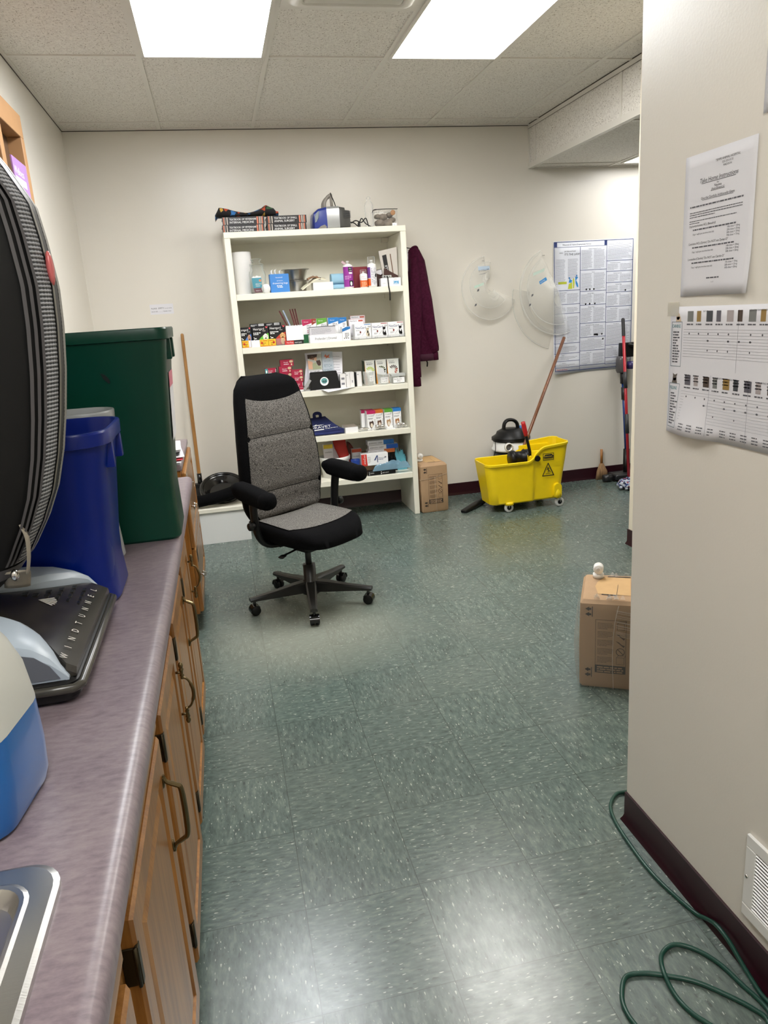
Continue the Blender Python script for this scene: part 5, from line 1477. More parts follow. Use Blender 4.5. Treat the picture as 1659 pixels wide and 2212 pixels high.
i = Ink(Matrix(((1, -.6, 0, -.035), (.18, .55, 0, -.040), (0, 0, 1, .0014), (0, 0, 0, 1)))); i.para(.01, .155, .075, .0, 8, 5, .4); i.build('lettering', M['ink_soft'], o)

# --- fourth shelf
Z = SH[3]
t = thing('tote_bag', 'folded navy tote bag with white lettering on the fourth shelf', 'bag', (.642, 3.875, Z + .0005))
b = new(); rings = []
def bagz(u, f): return .030 + .075 * f ** 1.2 + .006 * math.sin(11 * u)
nvy = mat('navy_cloth', (24, 34, 84), .8, bump=.15, bscale=500)
A = []
for q in range(13):
    f = q / 12
    wl, wr = -.145 + .05 * f, .125 - .10 * f ** .8
    A.append([(wl + (wr - wl) * k / 10, -.006 + .22 * f, bagz(wl + (wr - wl) * k / 10, f)) for k in range(11)])
top = [[b.verts.new(p) for p in r_] for r_ in A]
bot = [[b.verts.new((p[0], p[1], .012 if q else .002)) for p in r_] for q, r_ in enumerate(A)]
for G_ in (top, bot):
    for r0_, r1_ in zip(G_, G_[1:]):
        for k in range(10): b.faces.new((r0_[k], r0_[k + 1], r1_[k + 1], r1_[k]))
for k in range(10): b.faces.new((bot[0][k], bot[0][k + 1], top[0][k + 1], top[0][k])); b.faces.new((bot[-1][k + 1], bot[-1][k], top[-1][k], top[-1][k + 1]))
for q in range(12): b.faces.new((bot[q + 1][0], bot[q][0], top[q][0], top[q + 1][0])); b.faces.new((bot[q][10], bot[q + 1][10], top[q + 1][10], top[q][10]))
fixn(b); obj('body', b, nvy, t, True, 1.0)
b = new(); tube(b, [(-.055, .20, .10), (-.055, .20, .128), (-.03, .205, .134), (-.012, .20, .125), (-.012, .20, .10)], .012, 8, 3, flat=(.35, 1)); obj('handle', b, nvy, t)
b = new(); tube(b, [(-.14, -.008, .014), (.0, -.012, .012), (.115, -.008, .014)], .010, 8, 4, flat=(1, .9)); obj('folded_edge', b, srgb(28, 40, 96, .8), t)
i = Ink(Matrix.Identity(4)); i.text('ORAVET', -.115, .045, .048, sx=.86).rect(-.085, .014, -.015, .030).words(-.005, .085, .024, .006, 3); i.poly([(-.11, .088), (-.08, .094), (-.055, .110), (-.06, .098), (.0, .094), (-.03, .088)])
for v in i.b.verts:
    u, f = v.co.x, max(0, (v.co.y + .006) / .22); v.co = Vector((u, v.co.y, bagz(u, f) + .0045))
i.build('lettering', M['white'], t)
o, w = carton('card_box', 'low taupe-topped white box between the navy bag and the pill cartons', 'box', .775, .868, Z, .040, .15, M['white'], y=3.866)
b = new(); box(b, -w / 2, w / 2, .001, .149, .0402, .0412); obj('lid', b, srgb(150, 140, 126, .5), o, False)
i = Ink(Matrix(((1, 0, 0, -w / 2), (0, 1, 0, 0), (0, 0, 1, .0416), (0, 0, 0, 1)))); i.text('FELINE', .028, .05, .018).words(.02, .07, .03, .006, 2); i.build('lettering', srgb(206, 200, 190), o)
for k, (x0, x1, y, c, lab) in enumerate(((.945, 1.008, 3.90, (186, 32, 92), 'pink-topped chew carton at the left end of the row of four'), (1.010, 1.068, 3.915, (206, 108, 40), 'orange-topped chew carton beside the pink one'), (1.078, 1.138, 3.915, (88, 156, 52), 'green-topped chew carton beside the blue one'), (1.144, 1.204, 3.92, (40, 120, 192), 'blue-topped chew carton at the right end of the row of four'))):
    o, w = carton('pill_box', lab, 'box', x0, x1, Z, .138, .075 if k else .12, M['white'], y=y, group='chew cartons on the fourth shelf')
    i = Ink(fr_(w)); i.rect(0, .116, w, .138); i.build('picture', srgb(*c), o)
    b = new(); box(b, -w / 2, w / 2, 0, .074 if k else .119, .1382, .1388); obj('lid', b, srgb(*c), o, False)
    i = Ink(fr_(w)); i.text('Credelio', .006, .098, .0145, sx=.88).words(.006, .045, .084, .003, k).words(.006, .04, .078, .003, k + 1); i.build('lettering', M['ink_mid'], o)
    i = Ink(fr_(w)); i.poly([(w * .7, .112), (w * .82, .106), (w * .95, .113), (w * .82, .110)]); i.build('emblem', M['ink'], o)
    i = Ink(fr_(w)); i.poly([(w * .22, .055), (w * .3, .064), (w * .45, .060), (w * .6, .068), (w * .72, .060), (w * .75, .042), (w * .62, .022), (w * .45, .010), (w * .3, .022), (w * .24, .04)]); i.build('picture', srgb(*((70, 52, 44), (96, 66, 50), (176, 140, 104), (158, 108, 66))[k]), o)
    i = Ink(fr_(w, 2)); i.disc(w * .5, .034, w * .14, .016); i.build('picture', srgb(226, 214, 196), o)
    i = Ink(fr_(w, 2))
    for q in range(5): i.rect(w * .86, .02 + q * .012, w * .93, .026 + q * .012)
    i.build('lettering', M['ink_soft'], o)
for k, (x, lab) in enumerate(((.935, 'pink-topped chew carton standing behind the front pink one, further back'), )):
    o, w = carton('pill_box', lab, 'box', .916, .942, Z, .140, .05, M['white'], y=3.965, group='chew cartons on the fourth shelf')
    i = Ink(fr_(w)); i.rect(0, .118, w, .14); i.build('picture', srgb(170, 30, 84), o)
    b = new(); box(b, -w / 2, w / 2, 0, .05, .1402, .141); obj('lid', b, srgb(170, 30, 84), o, False)
for k, (x, y, lab) in enumerate(((1.036, 3.875, 'clear blister pack with two shiny steel domes before the orange carton'), (1.192, 3.875, 'clear blister pack with two shiny steel domes before the blue carton'), (.925, 3.882, 'clear blister pack with one flat steel strip left of the pink carton'))):
    t = thing('blister_pack', lab, 'blister pack', (x, y, Z + .0005), (.1, -.05, .2)[k], 'blister packs on the fourth shelf')
    b = new(); loft(b, [ring3(rrect(0, .02, .10, .06, .008, 3), 0), ring3(rrect(0, .02, .096, .056, .008, 3), .012), ring3(rrect(0, .02, .09, .05, .01, 3), .018)]); obj('shell', b, M['clear'], t)
    b = new()
    if k < 2:
        for s in (-1, 1): blob(b, (s * .019, .016, .022), (.019, .018, .017), 3)
    else: blob(b, (.0, .02, .016), (.042, .012, .010), 3, .2, 2)
    obj('dome', b, M['chrome'], t)
o, w = carton('price_card', 'small white card lying flat before the green-topped carton', 'card', 1.078, 1.142, Z, .003, .05, M['white'], y=3.85)
i = Ink(Matrix(((1, 0, 0, -.03), (0, 1, 0, .01), (0, 0, 1, .0034), (0, 0, 0, 1)))); i.text('12-25', .008, .012, .014); i.build('lettering', M['ink_soft'], o)

# --- fifth shelf
Z = SH[4]
t = thing('white_bucket', 'white plastic bucket of cartons and red cloth on the fifth shelf, behind the chair', 'bucket', (.700, 4.0, Z + .0005))
b = new(); lathe(b, [(.0, .0), (.095, .0), (.108, .118), (.108, .122), (.115, .124), (.116, .150), (.110, .152), (.106, .148), (.093, .004), (.0, .004)], 40, cap0=False, cap1=False); obj('body', b, M['white_gloss'], t)
b = new(); lathe(b, [(.109, .124), (.1125, .128), (.1125, .136), (.109, .138)], 40, cap0=False, cap1=False); obj('rim_band', b, srgb(226, 222, 232, .3), t)
for k, (x0, x1, h, y, mt, lab) in enumerate(((.622, .690, .235, 3.985, (226, 196, 60), 'yellow-topped chew carton standing in the white bucket'), (.693, .735, .250, 4.0, (236, 236, 232), 'white chew carton with a fox picture standing in the white bucket'))):
    o, w = carton('medicine_box', lab, 'box', x0, x1, Z + .006, h, .04, M['paper'], y=y)
    if k == 0:
        i = Ink(fr_(w)); i.rect(0, h - .03, w, h); i.build('picture', srgb(*mt), o)
        i = Ink(fr_(w)); i.text('credelio', .008, h - .062, .018, sx=.9); i.build('lettering', M['ink_mid'], o)
    else:
        i = Ink(fr_(w)); i.poly([(.012, h - .05), (.02, h - .025), (.034, h - .05), (.026, h - .07)]); i.build('picture', srgb(120, 60, 40), o)
b = new(); rings = []
for q in range(11):
    f = q / 10; z = .05 + .215 * f
    rings.append([(.055 + .01 * math.sin(5 * f) + (.034 + .012 * f) * math.cos(a) * (1 + .15 * math.sin(3 * a + 4 * f)), -.045 + .05 * f + .024 * math.sin(a), z) for a in [2 * PI * k / 16 for k in range(16)]])
loft(b, rings); fixn(b)
tag(obj('red_cloth', b, mat('red_cloth', (176, 40, 30), .6), None, True, 1.2, loc=(.700, 4.0, Z)), 'bright red folded cloth sticking out of the white bucket', 'cloth')
b = new(); rings = []
for q in range(9):
    f = q / 8; z = .004 + .225 * math.sin(PI * (.5 - .42 * f)) if f else .228
    rings.append([(.0 + .078 * f, p[0], .5 * z + p[1] * z) for p in rrect(0, 0, .10, .98, .2, 4)])
loft(b, rings); fixn(b)
tag(obj('red_bag', b, mat('dark_red_bag', (110, 36, 28), .5, var=.2, vscale=30), None, True, 1.2, loc=(.822, 4.11, Z + .001)), 'dark red bag slumped behind the white bucket and the cartons', 'bag')
o, w = carton('medicine_box', 'red-topped chew carton right of the white bucket', 'box', .832, .905, Z, .185, .04, M['paper'], y=4.0)
i = Ink(fr_(w)); i.rect(0, .16, w, .185); i.build('picture', srgb(186, 70, 40), o)
i = Ink(fr_(w)); i.text('credelio', .006, .125, .018, sx=.9); i.build('lettering', M['ink_mid'], o)
t = thing('blue_cup', 'small blue plastic cup behind the red and white glove carton', 'cup', (.842, 3.93, Z + .0005))
b = new(); lathe(b, [(.0, .0), (.028, .0), (.034, .118), (.034, .122), (.031, .118), (.026, .003), (.0, .003)], 24, cap0=False, cap1=False); obj('body', b, srgb(34, 66, 150, .3), t)
o, w = carton('card_box', 'plain brown carton stored under the stack of blue-ended boxes', 'box', .905, 1.085, Z, .142, .15, M['card'], y=3.975)
o, w = carton('card_box', 'dark grey carton stored at the right back of the fifth shelf', 'box', 1.095, 1.235, Z, .110, .15, srgb(54, 52, 52, .5), y=3.985)
stk = ((.945, 1.150, .028, Z + .143, 3.958, 'white and orange boxed instrument, bottom of the stack of three', (206, 110, 56)), (.955, 1.175, .032, Z + .1715, 3.962, 'white box with a bright blue end, middle of the stack of three', (30, 96, 196)), (.950, 1.150, .034, Z + .204, 3.972, 'white box with a blue end, top of the stack of three', (36, 110, 190)))
for k, (x0, x1, h, z, y, lab, c) in enumerate(stk):
    o, w = carton('boxed_thermometer', lab, 'box', x0, x1, z, h, .07, M['paper'], y=y, group='long white boxes on the fifth shelf', rot=(.02, -.03, .02)[k])
    i = Ink(fr_(w)); i.rect(w * .60, 0, w, h); i.build('picture', srgb(*c), o)
    i = Ink(fr_(w)); i.text('ADENOSYL CHEW', .008, h * .28, .016, sx=.78); i.build('lettering', M['ink'], o)
o, w = carton('glove_carton', 'white carton with a red end and blue numeral on the fifth shelf', 'box', .880, 1.078, Z + .072, .086, .08, M['white'], y=3.885, rot=-.04)
i = Ink(fr_(w)); i.poly([(0, 0), (.044, 0), (.040, .086), (0, .086)]); i.build('picture', srgb(206, 56, 44), o)
i = Ink(fr_(w, 2)); i.text('AMERICAN', .030, .012, .014, rot=PI / 2).text('x', .012, .05, .012); i.build('lettering', M['white'], o)
i = Ink(fr_(w)); i.poly([(.092, .036), (.104, .036), (.116, .062), (.116, .020), (.122, .020), (.122, .072), (.114, .072)]).text('American', .126, .046, .016, sx=.86).words(.126, .165, .038, .004, 3); i.build('emblem', srgb(34, 58, 110), o)
i = Ink(fr_(w)); i.rect(.172, .050, .184, .060).para(.048, .070, .07, .02, 6, 3, .3); i.build('lettering', M['ink_soft'], o)
o, w = carton('card_box', 'brown carton the red-ended white one rests on', 'box', .890, 1.068, Z, .0715, .044, M['card'], y=3.926)
def crumple(name, label, cat, x0, x1, y0, y1, z, h, material, seed, tilt=0.0):
    r = random.Random(seed); b = new(); nu, nv = 16, 9; rows = []
    for j in range(nv + 1):
        row = []
        for i_ in range(nu + 1):
            fu, fv = i_ / nu, j / nv
            e = (math.sin(PI * fv) ** .5) * (math.sin(PI * fu) ** .35)
            row.append(b.verts.new((x0 + (x1 - x0) * fu, y0 + (y1 - y0) * fv, z + h * e * (.65 + .5 * r.random()) + tilt * fu)))
        rows.append(row)
    for j in range(nv):
        for i_ in range(nu): b.faces.new((rows[j][i_], rows[j][i_ + 1], rows[j + 1][i_ + 1], rows[j + 1][i_]))
    bt = [[b.verts.new((v.co.x, v.co.y, z)) for v in rows[q]] for q in (0, nv)]
    b.faces.new([v for v in bt[0]] + [v for v in reversed(bt[1])])
    fixn(b)
    return tag(obj(name, b, material, None, True, .5), label, cat)
t = thing('flashlight', 'black flashlight box lying at the front of the fifth shelf', 'flashlight', (1.035, 3.862, Z + .0005))
b = new(); box(b, -.118, .09, 0, .06, 0, .032, .004, 1); obj('box', b, M['black'], t, False)
i = Ink(FRONT(-.118, -.0006, 0)); i.text('VITO', .018, .014, .012).text('LED LIGHT', .108, .012, .010).disc(.10, .022, .0035).disc(.10, .010, .0035).rect(.010, .004, .012, .028); i.build('lettering', M['white'], t)
crumple('plastic_bag', 'crumpled clear blue plastic bag over the black box on the fifth shelf', 'bag', .955, 1.240, 3.852, 3.883, Z + .034, .060, plastic_clear('blue_film', (150, 190, 212), .62, .15, .3), 4, .004)
crumple('plastic_bag', 'crumpled bright teal plastic at the right end of the fifth shelf', 'bag', 1.130, 1.240, 3.965, 3.983, Z + .001, .165, mat('teal_film', (96, 170, 186), .25), 9)
crumple('black_pouch', 'black pouch behind the red-ended carton on the fifth shelf', 'pouch', 1.082, 1.165, 3.962, 3.974, Z + .001, .15, M['black_gloss'], 11)
# ================================================================== back wall
# jacket on the side of the bookcase: local x right along the wall, y = distance from the wall (negative towards the room)
t = thing('jacket', 'maroon zip jacket hanging beside the right side of the bookcase', 'jacket', (1.372, YB, 0))
def sect(cx, cy, rx, ry, z, fold=0.0, ph=0.0, n=28):
    return [(cx + rx * math.cos(a) * (1 + fold * math.sin(5 * a + ph)), cy + ry * math.sin(a) * (1 + fold * math.cos(4 * a + ph)), z) for a in [2 * PI * k / n for k in range(n)]]
b = new()
loft(b, [sect(.060, -.075, .018, .022, 1.915), sect(.062, -.075, .040, .042, 1.895, .03), sect(.075, -.08, .062, .055, 1.82, .05, .5), sect(.080, -.085, .072, .062, 1.70, .07, 1), sect(.086, -.085, .080, .064, 1.52, .09, 1.4), sect(.092, -.085, .086, .066, 1.34, .10, 1.8), sect(.098, -.085, .090, .066, 1.19, .10, 2.0), sect(.10, -.085, .088, .062, 1.135, .08, 2.1)])
fixn(b); obj('body', b, M['maroon'], t, True, 1.4)
b = new(); loft(b, [sect(.10, -.085, .090, .064, 1.150, .08, 2.1), sect(.10, -.085, .093, .066, 1.145, .08, 2.1), sect(.10, -.085, .091, .066, 1.100, .06, 2.1), sect(.10, -.085, .08, .055, 1.098, .06, 2.1)]); fixn(b); obj('hem', b, mat('maroon_rib', (64, 16, 42), .8), t, True, 1.4)
def sleeve(name, path, rad, cuff):
    b = new(); P = smooth_path(path, 6); rings = []; m = len(P)
    for q, p in enumerate(P):
        f = q / (m - 1); k = min(len(rad) - 2, int(f * (len(rad) - 1))); g = f * (len(rad) - 1) - k
        r_ = rad[k] + (rad[k + 1] - rad[k]) * g
        rings.append([(p.x + r_ * 1.0 * math.cos(a) * (1 + .08 * math.sin(3 * a + 7 * f)), p.y + r_ * .8 * math.sin(a), p.z + .012 * math.cos(a)) for a in [2 * PI * j / 20 for j in range(20)]])
    loft(b, rings); fixn(b); s = obj(name, b, M['maroon'], t, True, 1.4)
    b = new(); e = P[-1]; loft(b, [sect(e.x, e.y, cuff, cuff * .8, e.z + .004, .05), sect(e.x, e.y, cuff * 1.04, cuff * .84, e.z - .02, .05), sect(e.x + .002, e.y, cuff, cuff * .8, e.z - .055, .06), sect(e.x + .002, e.y, cuff * .8, cuff * .6, e.z - .057, .06)]); fixn(b)
    obj('cuff', b, M['maroon'], s, True, 1.4)
sleeve('sleeve', [(.072, -.095, 1.86), (.090, -.11, 1.70), (.105, -.12, 1.53), (.132, -.12, 1.34), (.162, -.115, 1.20), (.172, -.11, 1.155)], [.028, .050, .060, .058, .048, .036], .031)
sleeve('sleeve', [(.045, -.125, 1.84), (.035, -.150, 1.66), (.022, -.165, 1.46), (.008, -.17, 1.28), (.004, -.17, 1.10), (.010, -.17, .975)], [.024, .042, .050, .050, .044, .035], .031)
b = new(); tube(b, [(.028, -.065, 1.875), (.045, -.085, 1.905), (.072, -.09, 1.912), (.085, -.08, 1.885)], .016, 10, 4, flat=(1, .6)); obj('collar', b, M['maroon'], t, True)
b = new(); tube(b, [(.10, -.12, 1.11), (.112, -.12, 1.085), (.108, -.12, 1.055)], .014, 8, 2, flat=(1, .3)); obj('strap', b, M['black'], t)
t = thing('coat_hanger', 'thin black hanger with a white card holding the maroon jacket', 'hanger', (1.32, 4.16, 1.90))
b = new(); tube(b, [(-.03, -.02, .025), (.02, .0, .025), (.06, .02, .012), (.095, .02, .0), (.15, .02, -.07)], .0035, 8, 4); tube(b, [(-.03, .0, -.04), (.01, .0, -.02), (.03, .005, .0)], .0035, 8, 3); obj('wire', b, M['black'], t)
b = new(); box(b, -.028, .068, .03, .032, -.15, .01); obj('card', b, M['paper'], t, False)

# clear recovery collars, thin curved sheets hung on nails
def collar(parent, name, cx, cz, ri, ro, a0, a1, y0, bul, n=40, mtl=None, ell=1.0):
    b = new(); rows = []
    for k in range(n + 1):
        f = k / n; a = a0 + (a1 - a0) * f
        row = []
        for j in range(9):
            g = j / 8; r = ri + (ro - ri) * g
            y = y0 - bul * math.sin(PI * f) * (1 - .35 * g)
            row.append(b.verts.new((cx + r * math.cos(a), y, cz + ell * r * math.sin(a))))
        rows.append(row)
    for r0, r1 in zip(rows, rows[1:]):
        for j in range(8): b.faces.new((r0[j], r0[j + 1], r1[j + 1], r1[j]))
    fixn(b)
    o = obj(name, b, mtl or M['collar_plastic'], parent, True, 2.0)
    sm = o.modifiers.new('thick', 'SOLIDIFY'); sm.thickness = .0012
    # pale rolled edge
    b = new(); tube(b, [tuple(v) for v in [(cx + ro * math.cos(a0 + (a1 - a0) * k / n), y0 - bul * math.sin(PI * k / n) * .65, cz + ell * ro * math.sin(a0 + (a1 - a0) * k / n)) for k in range(n + 1)]], .0016, 6)
    obj('edge', b, plastic_clear('collar_edge', (240, 240, 235), .45, .15), o)
    return o
t = thing('recovery_collar', 'smaller clear plastic recovery collar hung left of the other one on the back wall', 'recovery collar', (0, YB, 0), 0, None)
collar(t, 'cone', 2.03, 1.60, .055, .235, math.radians(98), math.radians(335), -.010, .085, ell=1.0)
collar(t, 'cone', 2.02, 1.62, .045, .17, math.radians(85), math.radians(318), -.045, .075)
b = new(); tube(b, [(1.985, 0.0, 1.80), (1.985, -.03, 1.80)], .0025, 8); obj('nail', b, M['chrome'], t)
for (u, v, c, txt) in ((1.915, 1.715, (60, 110, 176), 'E-COLLAR'),):
    i = Ink(FRONT(u, -.115, v)); i.text(txt, .0, .0, .018, rot=.15).text('1234567890', .0, -.022, .011, rot=.15); i.build('lettering', srgb(50, 60, 84), t)
    i = Ink(FRONT(u, -.114, v)); i.rect(-.005, .012, .085, .040); i.build('sticker', srgb(196, 214, 232), t)
i = Ink(FRONT(1.880, -.105, 1.60)); i.poly([(0, 0), (.075, .022), (.075, .040), (0, .018)]); i.build('sticker', srgb(196, 222, 208), t)
for (u, v) in ((1.898, 1.575), (1.875, 1.47)):
    i = Ink(FRONT(u, -.11, v)); i.poly([(0, 0), (.016, .006), (.018, .022), (.004, .016)]); i.build('mark', M['ink_mid'], t)
t = thing('recovery_collar', 'larger clear plastic recovery collar hung over the left edge of the notice poster', 'recovery collar', (0, YB, 0), 0, None)
collar(t, 'cone', 2.60, 1.55, .02, .335, math.radians(115), math.radians(288), -.012, .055)
collar(t, 'cone', 2.62, 1.50, .26, .40, math.radians(168), math.radians(256), -.006, .004)
collar(t, 'cone', 2.59, 1.56, .03, .27, math.radians(120), math.radians(282), -.030, .055)
b = new(); tube(b, [(2.475, 0.0, 1.815), (2.475, -.04, 1.815)], .0025, 8); obj('nail', b, M['chrome'], t)
i = Ink(FRONT(2.395, -.135, 1.60)); i.poly([(.0, .0), (.058, .030), (.048, .052), (-.008, .022)]); i.build('sticker', srgb(70, 150, 214), t)
i = Ink(FRONT(2.395, -.1356, 1.60)); i.text('BUSTER', .004, .010, .012, rot=.48); i.build('lettering', M['white'], t)
i = Ink(FRONT(2.345, -.12, 1.665)); i.poly([(0, 0), (.09, .03), (.095, .052), (.0, .022)]); i.build('sticker', srgb(206, 224, 212), t)
for (u, v) in ((2.335, 1.515), (2.315, 1.445)):
    i = Ink(FRONT(u, -.105, v)); i.poly([(0, 0), (.016, .006), (.018, .022), (.004, .016)]); i.build('mark', M['ink_mid'], t)

# employment notice poster
o = thing('notice_poster', 'large white employment-law notice poster on the back wall', 'poster', (2.567, YB - .002, .905))
PW, PH = .684, 1.008
b = new(); rows = []
for j in range(13):
    v = PH * j / 12
    rows.append([b.verts.new((PW * k / 10, -(.025 * max(0, 1 - j / 2.0) * max(0, 1 - k / 4.0)), v - (.004 if j == 0 and k == 0 else 0))) for k in range(11)])
for r0, r1 in zip(rows, rows[1:]):
    for k in range(10): b.faces.new((r0[k], r0[k + 1], r1[k + 1], r1[k]))
fixn(b); p_ = obj('sheet', b, mat('bluish_white_paper', (226, 229, 238), .45), o, True, 2.0)
sm = p_.modifiers.new('thick', 'SOLIDIFY'); sm.thickness = .0008; sm.offset = 0
def pfix(i):
    for vv in i.b.verts:
        j, k = vv.co.z / PH * 12, vv.co.x / PW * 10
        vv.co.y -= .025 * max(0, 1 - j / 2.0) * max(0, 1 - k / 4.0) + .0012
c1, c2 = .226, .452
rowsA = [.945, .640, .535, .465, .235, .155, .095, .045]
rowsB = [.958, .785, .625, .520, .380, .270, .165, .050]
rowsC = [.995, .845, .765, .680, .605, .495, .375, .195, .095, .045]
i = Ink(FRONT(0, 0, 0))
i.rect(.005, .0, .0051, .0005); i.frame(.003, .018, PW - .003, PH - .004, .0045)
i.rect(c1 - .0018, .02, c1 + .0018, .96); i.rect(c2 - .0018, .045, c2 + .0018, PH - .005); i.rect(.005, .962, c2, .965); i.rect(.005, .020, c2, .0225)
for z in rowsA[1:]: i.rect(.005, z, c1, z + .0035)
for z in rowsB[1:]: i.rect(c1, z, c2, z + .0035)
for z in rowsC[1:]: i.rect(c2, z, PW - .005, z + .0035)
i.rect(.005, .966, .03, PH - .006).rect(c2 - .022, .966, c2, PH - .006)
pfix(i); i.build('frame_lines', srgb(44, 60, 116), o)
i = Ink(FRONT(0, 0, 0))
i.text('Wisconsin & Federal Employment Notices', .075, .975, .0165, sx=.86)
i.text('Job Safety and Health', .092, .928, .0135, sx=.82).text("IT'S THE LAW!", .092, .902, .0225, sx=.92).text('OSHA', .048, .918, .011)
for (u, z, s_) in ((.03, .626, 'Labor Standards Notice'), (.02, .521, 'Equal Pay'), (c1 + .07, .945, 'Employee Polygraph Protection'), (c1 + .10, .770, 'Notice'), (c1 + .065, .610, 'Employee Rights'), (c1 + .07, .506, 'Minimum Wage'), (c1 + .05, .366, 'Public Employee Safety and Health'), (c1 + .07, .256, 'Child Labor Law'), (c1 + .06, .151, 'Family Leave'), (c2 + .08, .982, 'Fair Wages Notice'), (c2 + .03, .832, 'Unemployment Insurance'), (c2 + .06, .752, 'Voluntary Leave Law'), (c2 + .08, .667, 'Minimum Wage'), (c2 + .07, .592, 'Honesty Testing'), (c2 + .04, .482, 'Know Your Rights'), (c2 + .07, .362, 'Bone Marrow'), (c2 + .05, .182, 'Wages'), (.07, .142, 'Hours'), (.07, .082, 'Retaliation')):
    i.text(s_, u, z - .004, .0095, sx=.9)
pfix(i); i.build('lettering', srgb(28, 34, 52), o)
i = Ink(FRONT(0, 0, 0))
i.para(.020, .100, .880, .690, 22, 1, .3).para(.122, .208, .880, .730, 18, 2, .3)
for (a, c_, zs, off) in ((.010, c1 - .012, rowsA, 1), (c1 + .010, c2 - .010, rowsB, 0), (c2 + .010, PW - .014, rowsC, 0)):
    for q in range(off, len(zs) - 1):
        z1, z0 = zs[q] - .018, zs[q + 1] + .012
        n_ = max(1, int((z1 - z0) / .0085))
        if z1 - z0 < .012: continue
        if (q + int(a * 10)) % 3 != 1 and a > .1 or q in (1, 2, 3):
            m_ = (a + c_) / 2; i.para(a, m_ - .008, z1, z0, n_, q * 7 + 3, .3); i.para(m_ + .004, c_, z1, z0, n_, q * 7 + 4, .3)
        else: i.para(a, c_, z1, z0, n_, q * 5 + int(a * 100), .3)
pfix(i); i.build('body_text', mat('poster_grey_print', (142, 142, 154), .7), o)
i = Ink(FRONT(0, 0, 0)); i.rect(.040, .690, .112, .708); i.poly([(.122, .652), (.160, .652), (.158, .700), (.130, .690)]).poly([(.166, .655), (.174, .655), (.180, .700), (.174, .735), (.162, .720)]); pfix(i); i.build('picture', srgb(196, 204, 66), o)
i = Ink(FRONT(0, 0, 0)); i.poly([(.128, .700), (.152, .698), (.158, .715), (.136, .728)]).disc(.134, .733, .007); i.poly([(.184, .742), (.198, .742), (.208, .735), (.192, .715), (.206, .690), (.212, .665), (.200, .662), (.188, .690)]).disc(.196, .749, .006); pfix(i); i.build('picture', srgb(56, 140, 206), o)
i = Ink(FRONT(0, 0, 0)); i.text('NextGrade Poster', .020, .004 + .022, .016, sx=.8); pfix(i); i.build('lettering', srgb(200, 60, 80), o)
i = Ink(FRONT(0, 0, 0)); 
for (u, z) in ((.28, .640), (.31, .640), (.345, .640), (.275, .530), (.31, .530), (.355, .530), (.38, .285), (.42, .290), (.43, .250), (.62, .618)): i.disc(u, z, .007)
i.rect(.35, .281, .385, .296)
pfix(i); i.build('emblem', M['ink'], o)

# ================================================================== mop bucket
t = thing('mop_bucket', 'yellow wheeled mop bucket with a side-press wringer by the back wall', 'mop bucket', (2.05, 3.715, 0))
ym = mat('yellow_plastic', (246, 214, 20), .28, var=.03, vscale=10)
def bk_ring(x, w, zt, zb): pass
xs = [-.325 + .652 * k / 40 for k in range(41)]
def rim(x):
    f = min(1, max(0, (x + .02) / .15)); f = f * f * (3 - 2 * f)
    return .372 + .085 * f + .030 * max(0, x) / .33
def halfw(x, top):
    w = .150 if x < .045 else .132
    w -= .0 if top else .014
    ex = .055
    xl, xr = (-.325, .327) if top else (-.285, .268)
    d = min(x - xl, xr - x)
    if d < ex: w -= ex * (1 - math.sqrt(max(0, 1 - ((ex - d) / ex) ** 2)))
    return max(w, .01)
def bx(x, top): return x if top else -.285 + (x + .325) / .652 * .553
b = new(); cols_ = []
for x in xs:
    zt = rim(x)
    lx = bx(x, False)
    wt, wb = halfw(x, True), halfw(lx, False)
    P = []
    for (s) in (-1,):
        P += [(lx, -wb * .9, .062), (lx, -wb, .074)]
        for q in (.33, .66): P.append((lx + (x - lx) * q, -(wb + (wt - wb) * q), .074 + (zt - .03 - .074) * q))
        P += [(x, -wt, zt - .022), (x, -wt - .013, zt - .018), (x, -wt - .015, zt - .004), (x, -wt - .006, zt), (x, -wt + .004, zt - .003), (lx + (x - lx) * .4, -wb + .004, .2), (lx, -wb + .006, .080)]
    P2 = [(p[0], -p[1], p[2]) for p in reversed(P)]
    cols_.append(P + P2)
loft(b, cols_, True, True); fixn(b)
for xe, dr in ((-.325, 1), (.327, -1)):
    lx, zt = bx(xe, False), rim(xe); wt, wb = halfw(xe, True), halfw(lx, False)
    A_ = [(lx, -wb, .062), (lx, wb, .062), (xe, wt, zt - .004), (xe, -wt, zt - .004)]
    loft(b, [A_, [(p[0] + dr * .008, p[1], p[2]) for p in A_]])
fixn(b); obj('tub', b, ym, t, True, .7)
b = new(); box(b, .03, .27, -.128, -.110, .30, .44, .01, 2); box(b, .03, .27, .110, .128, .30, .44, .01, 2); box(b, .02, .045, -.11, .11, .22, .40, .006, 1); obj('wringer_frame', b, ym, t)
b = new(); lathe(b, [(.0, -.085), (.052, -.085), (.058, -.078), (.060, -.05), (.050, -.045), (.050, .02), (.060, .024), (.060, .06), (.0, .06)], 28, (-.010, -.01, .372), 'x'); obj('wringer_drum', b, M['black'], t)
b = new(); tube(b, [(.035, -.09, .40), (.020, -.092, .47), (.0, -.094, .545)], .011, 10); lathe(b, [(.0, -.012), (.02, -.012), (.022, .0), (.02, .006), (.0, .006)], 16, (.060, -.152, .385), 'y'); box(b, .020, .06, -.10, -.075, .385, .415, .006, 1); obj('lever', b, M['black'], t)
b = new(); tube(b, [(-.001, -.094, .548), (-.012, -.095, .60), (-.024, -.096, .652)], [.015, .017, .015], 14, 3); obj('lever_grip', b, mat('red_grip', (186, 30, 34), .4), t)
b = new(); rr_x = .185
prism(b, rrect(.225, .0, .058, .11, .026, 6), lambda u, v, w: (u, -.148 + w + .02 * (0), .125 + v), .03)
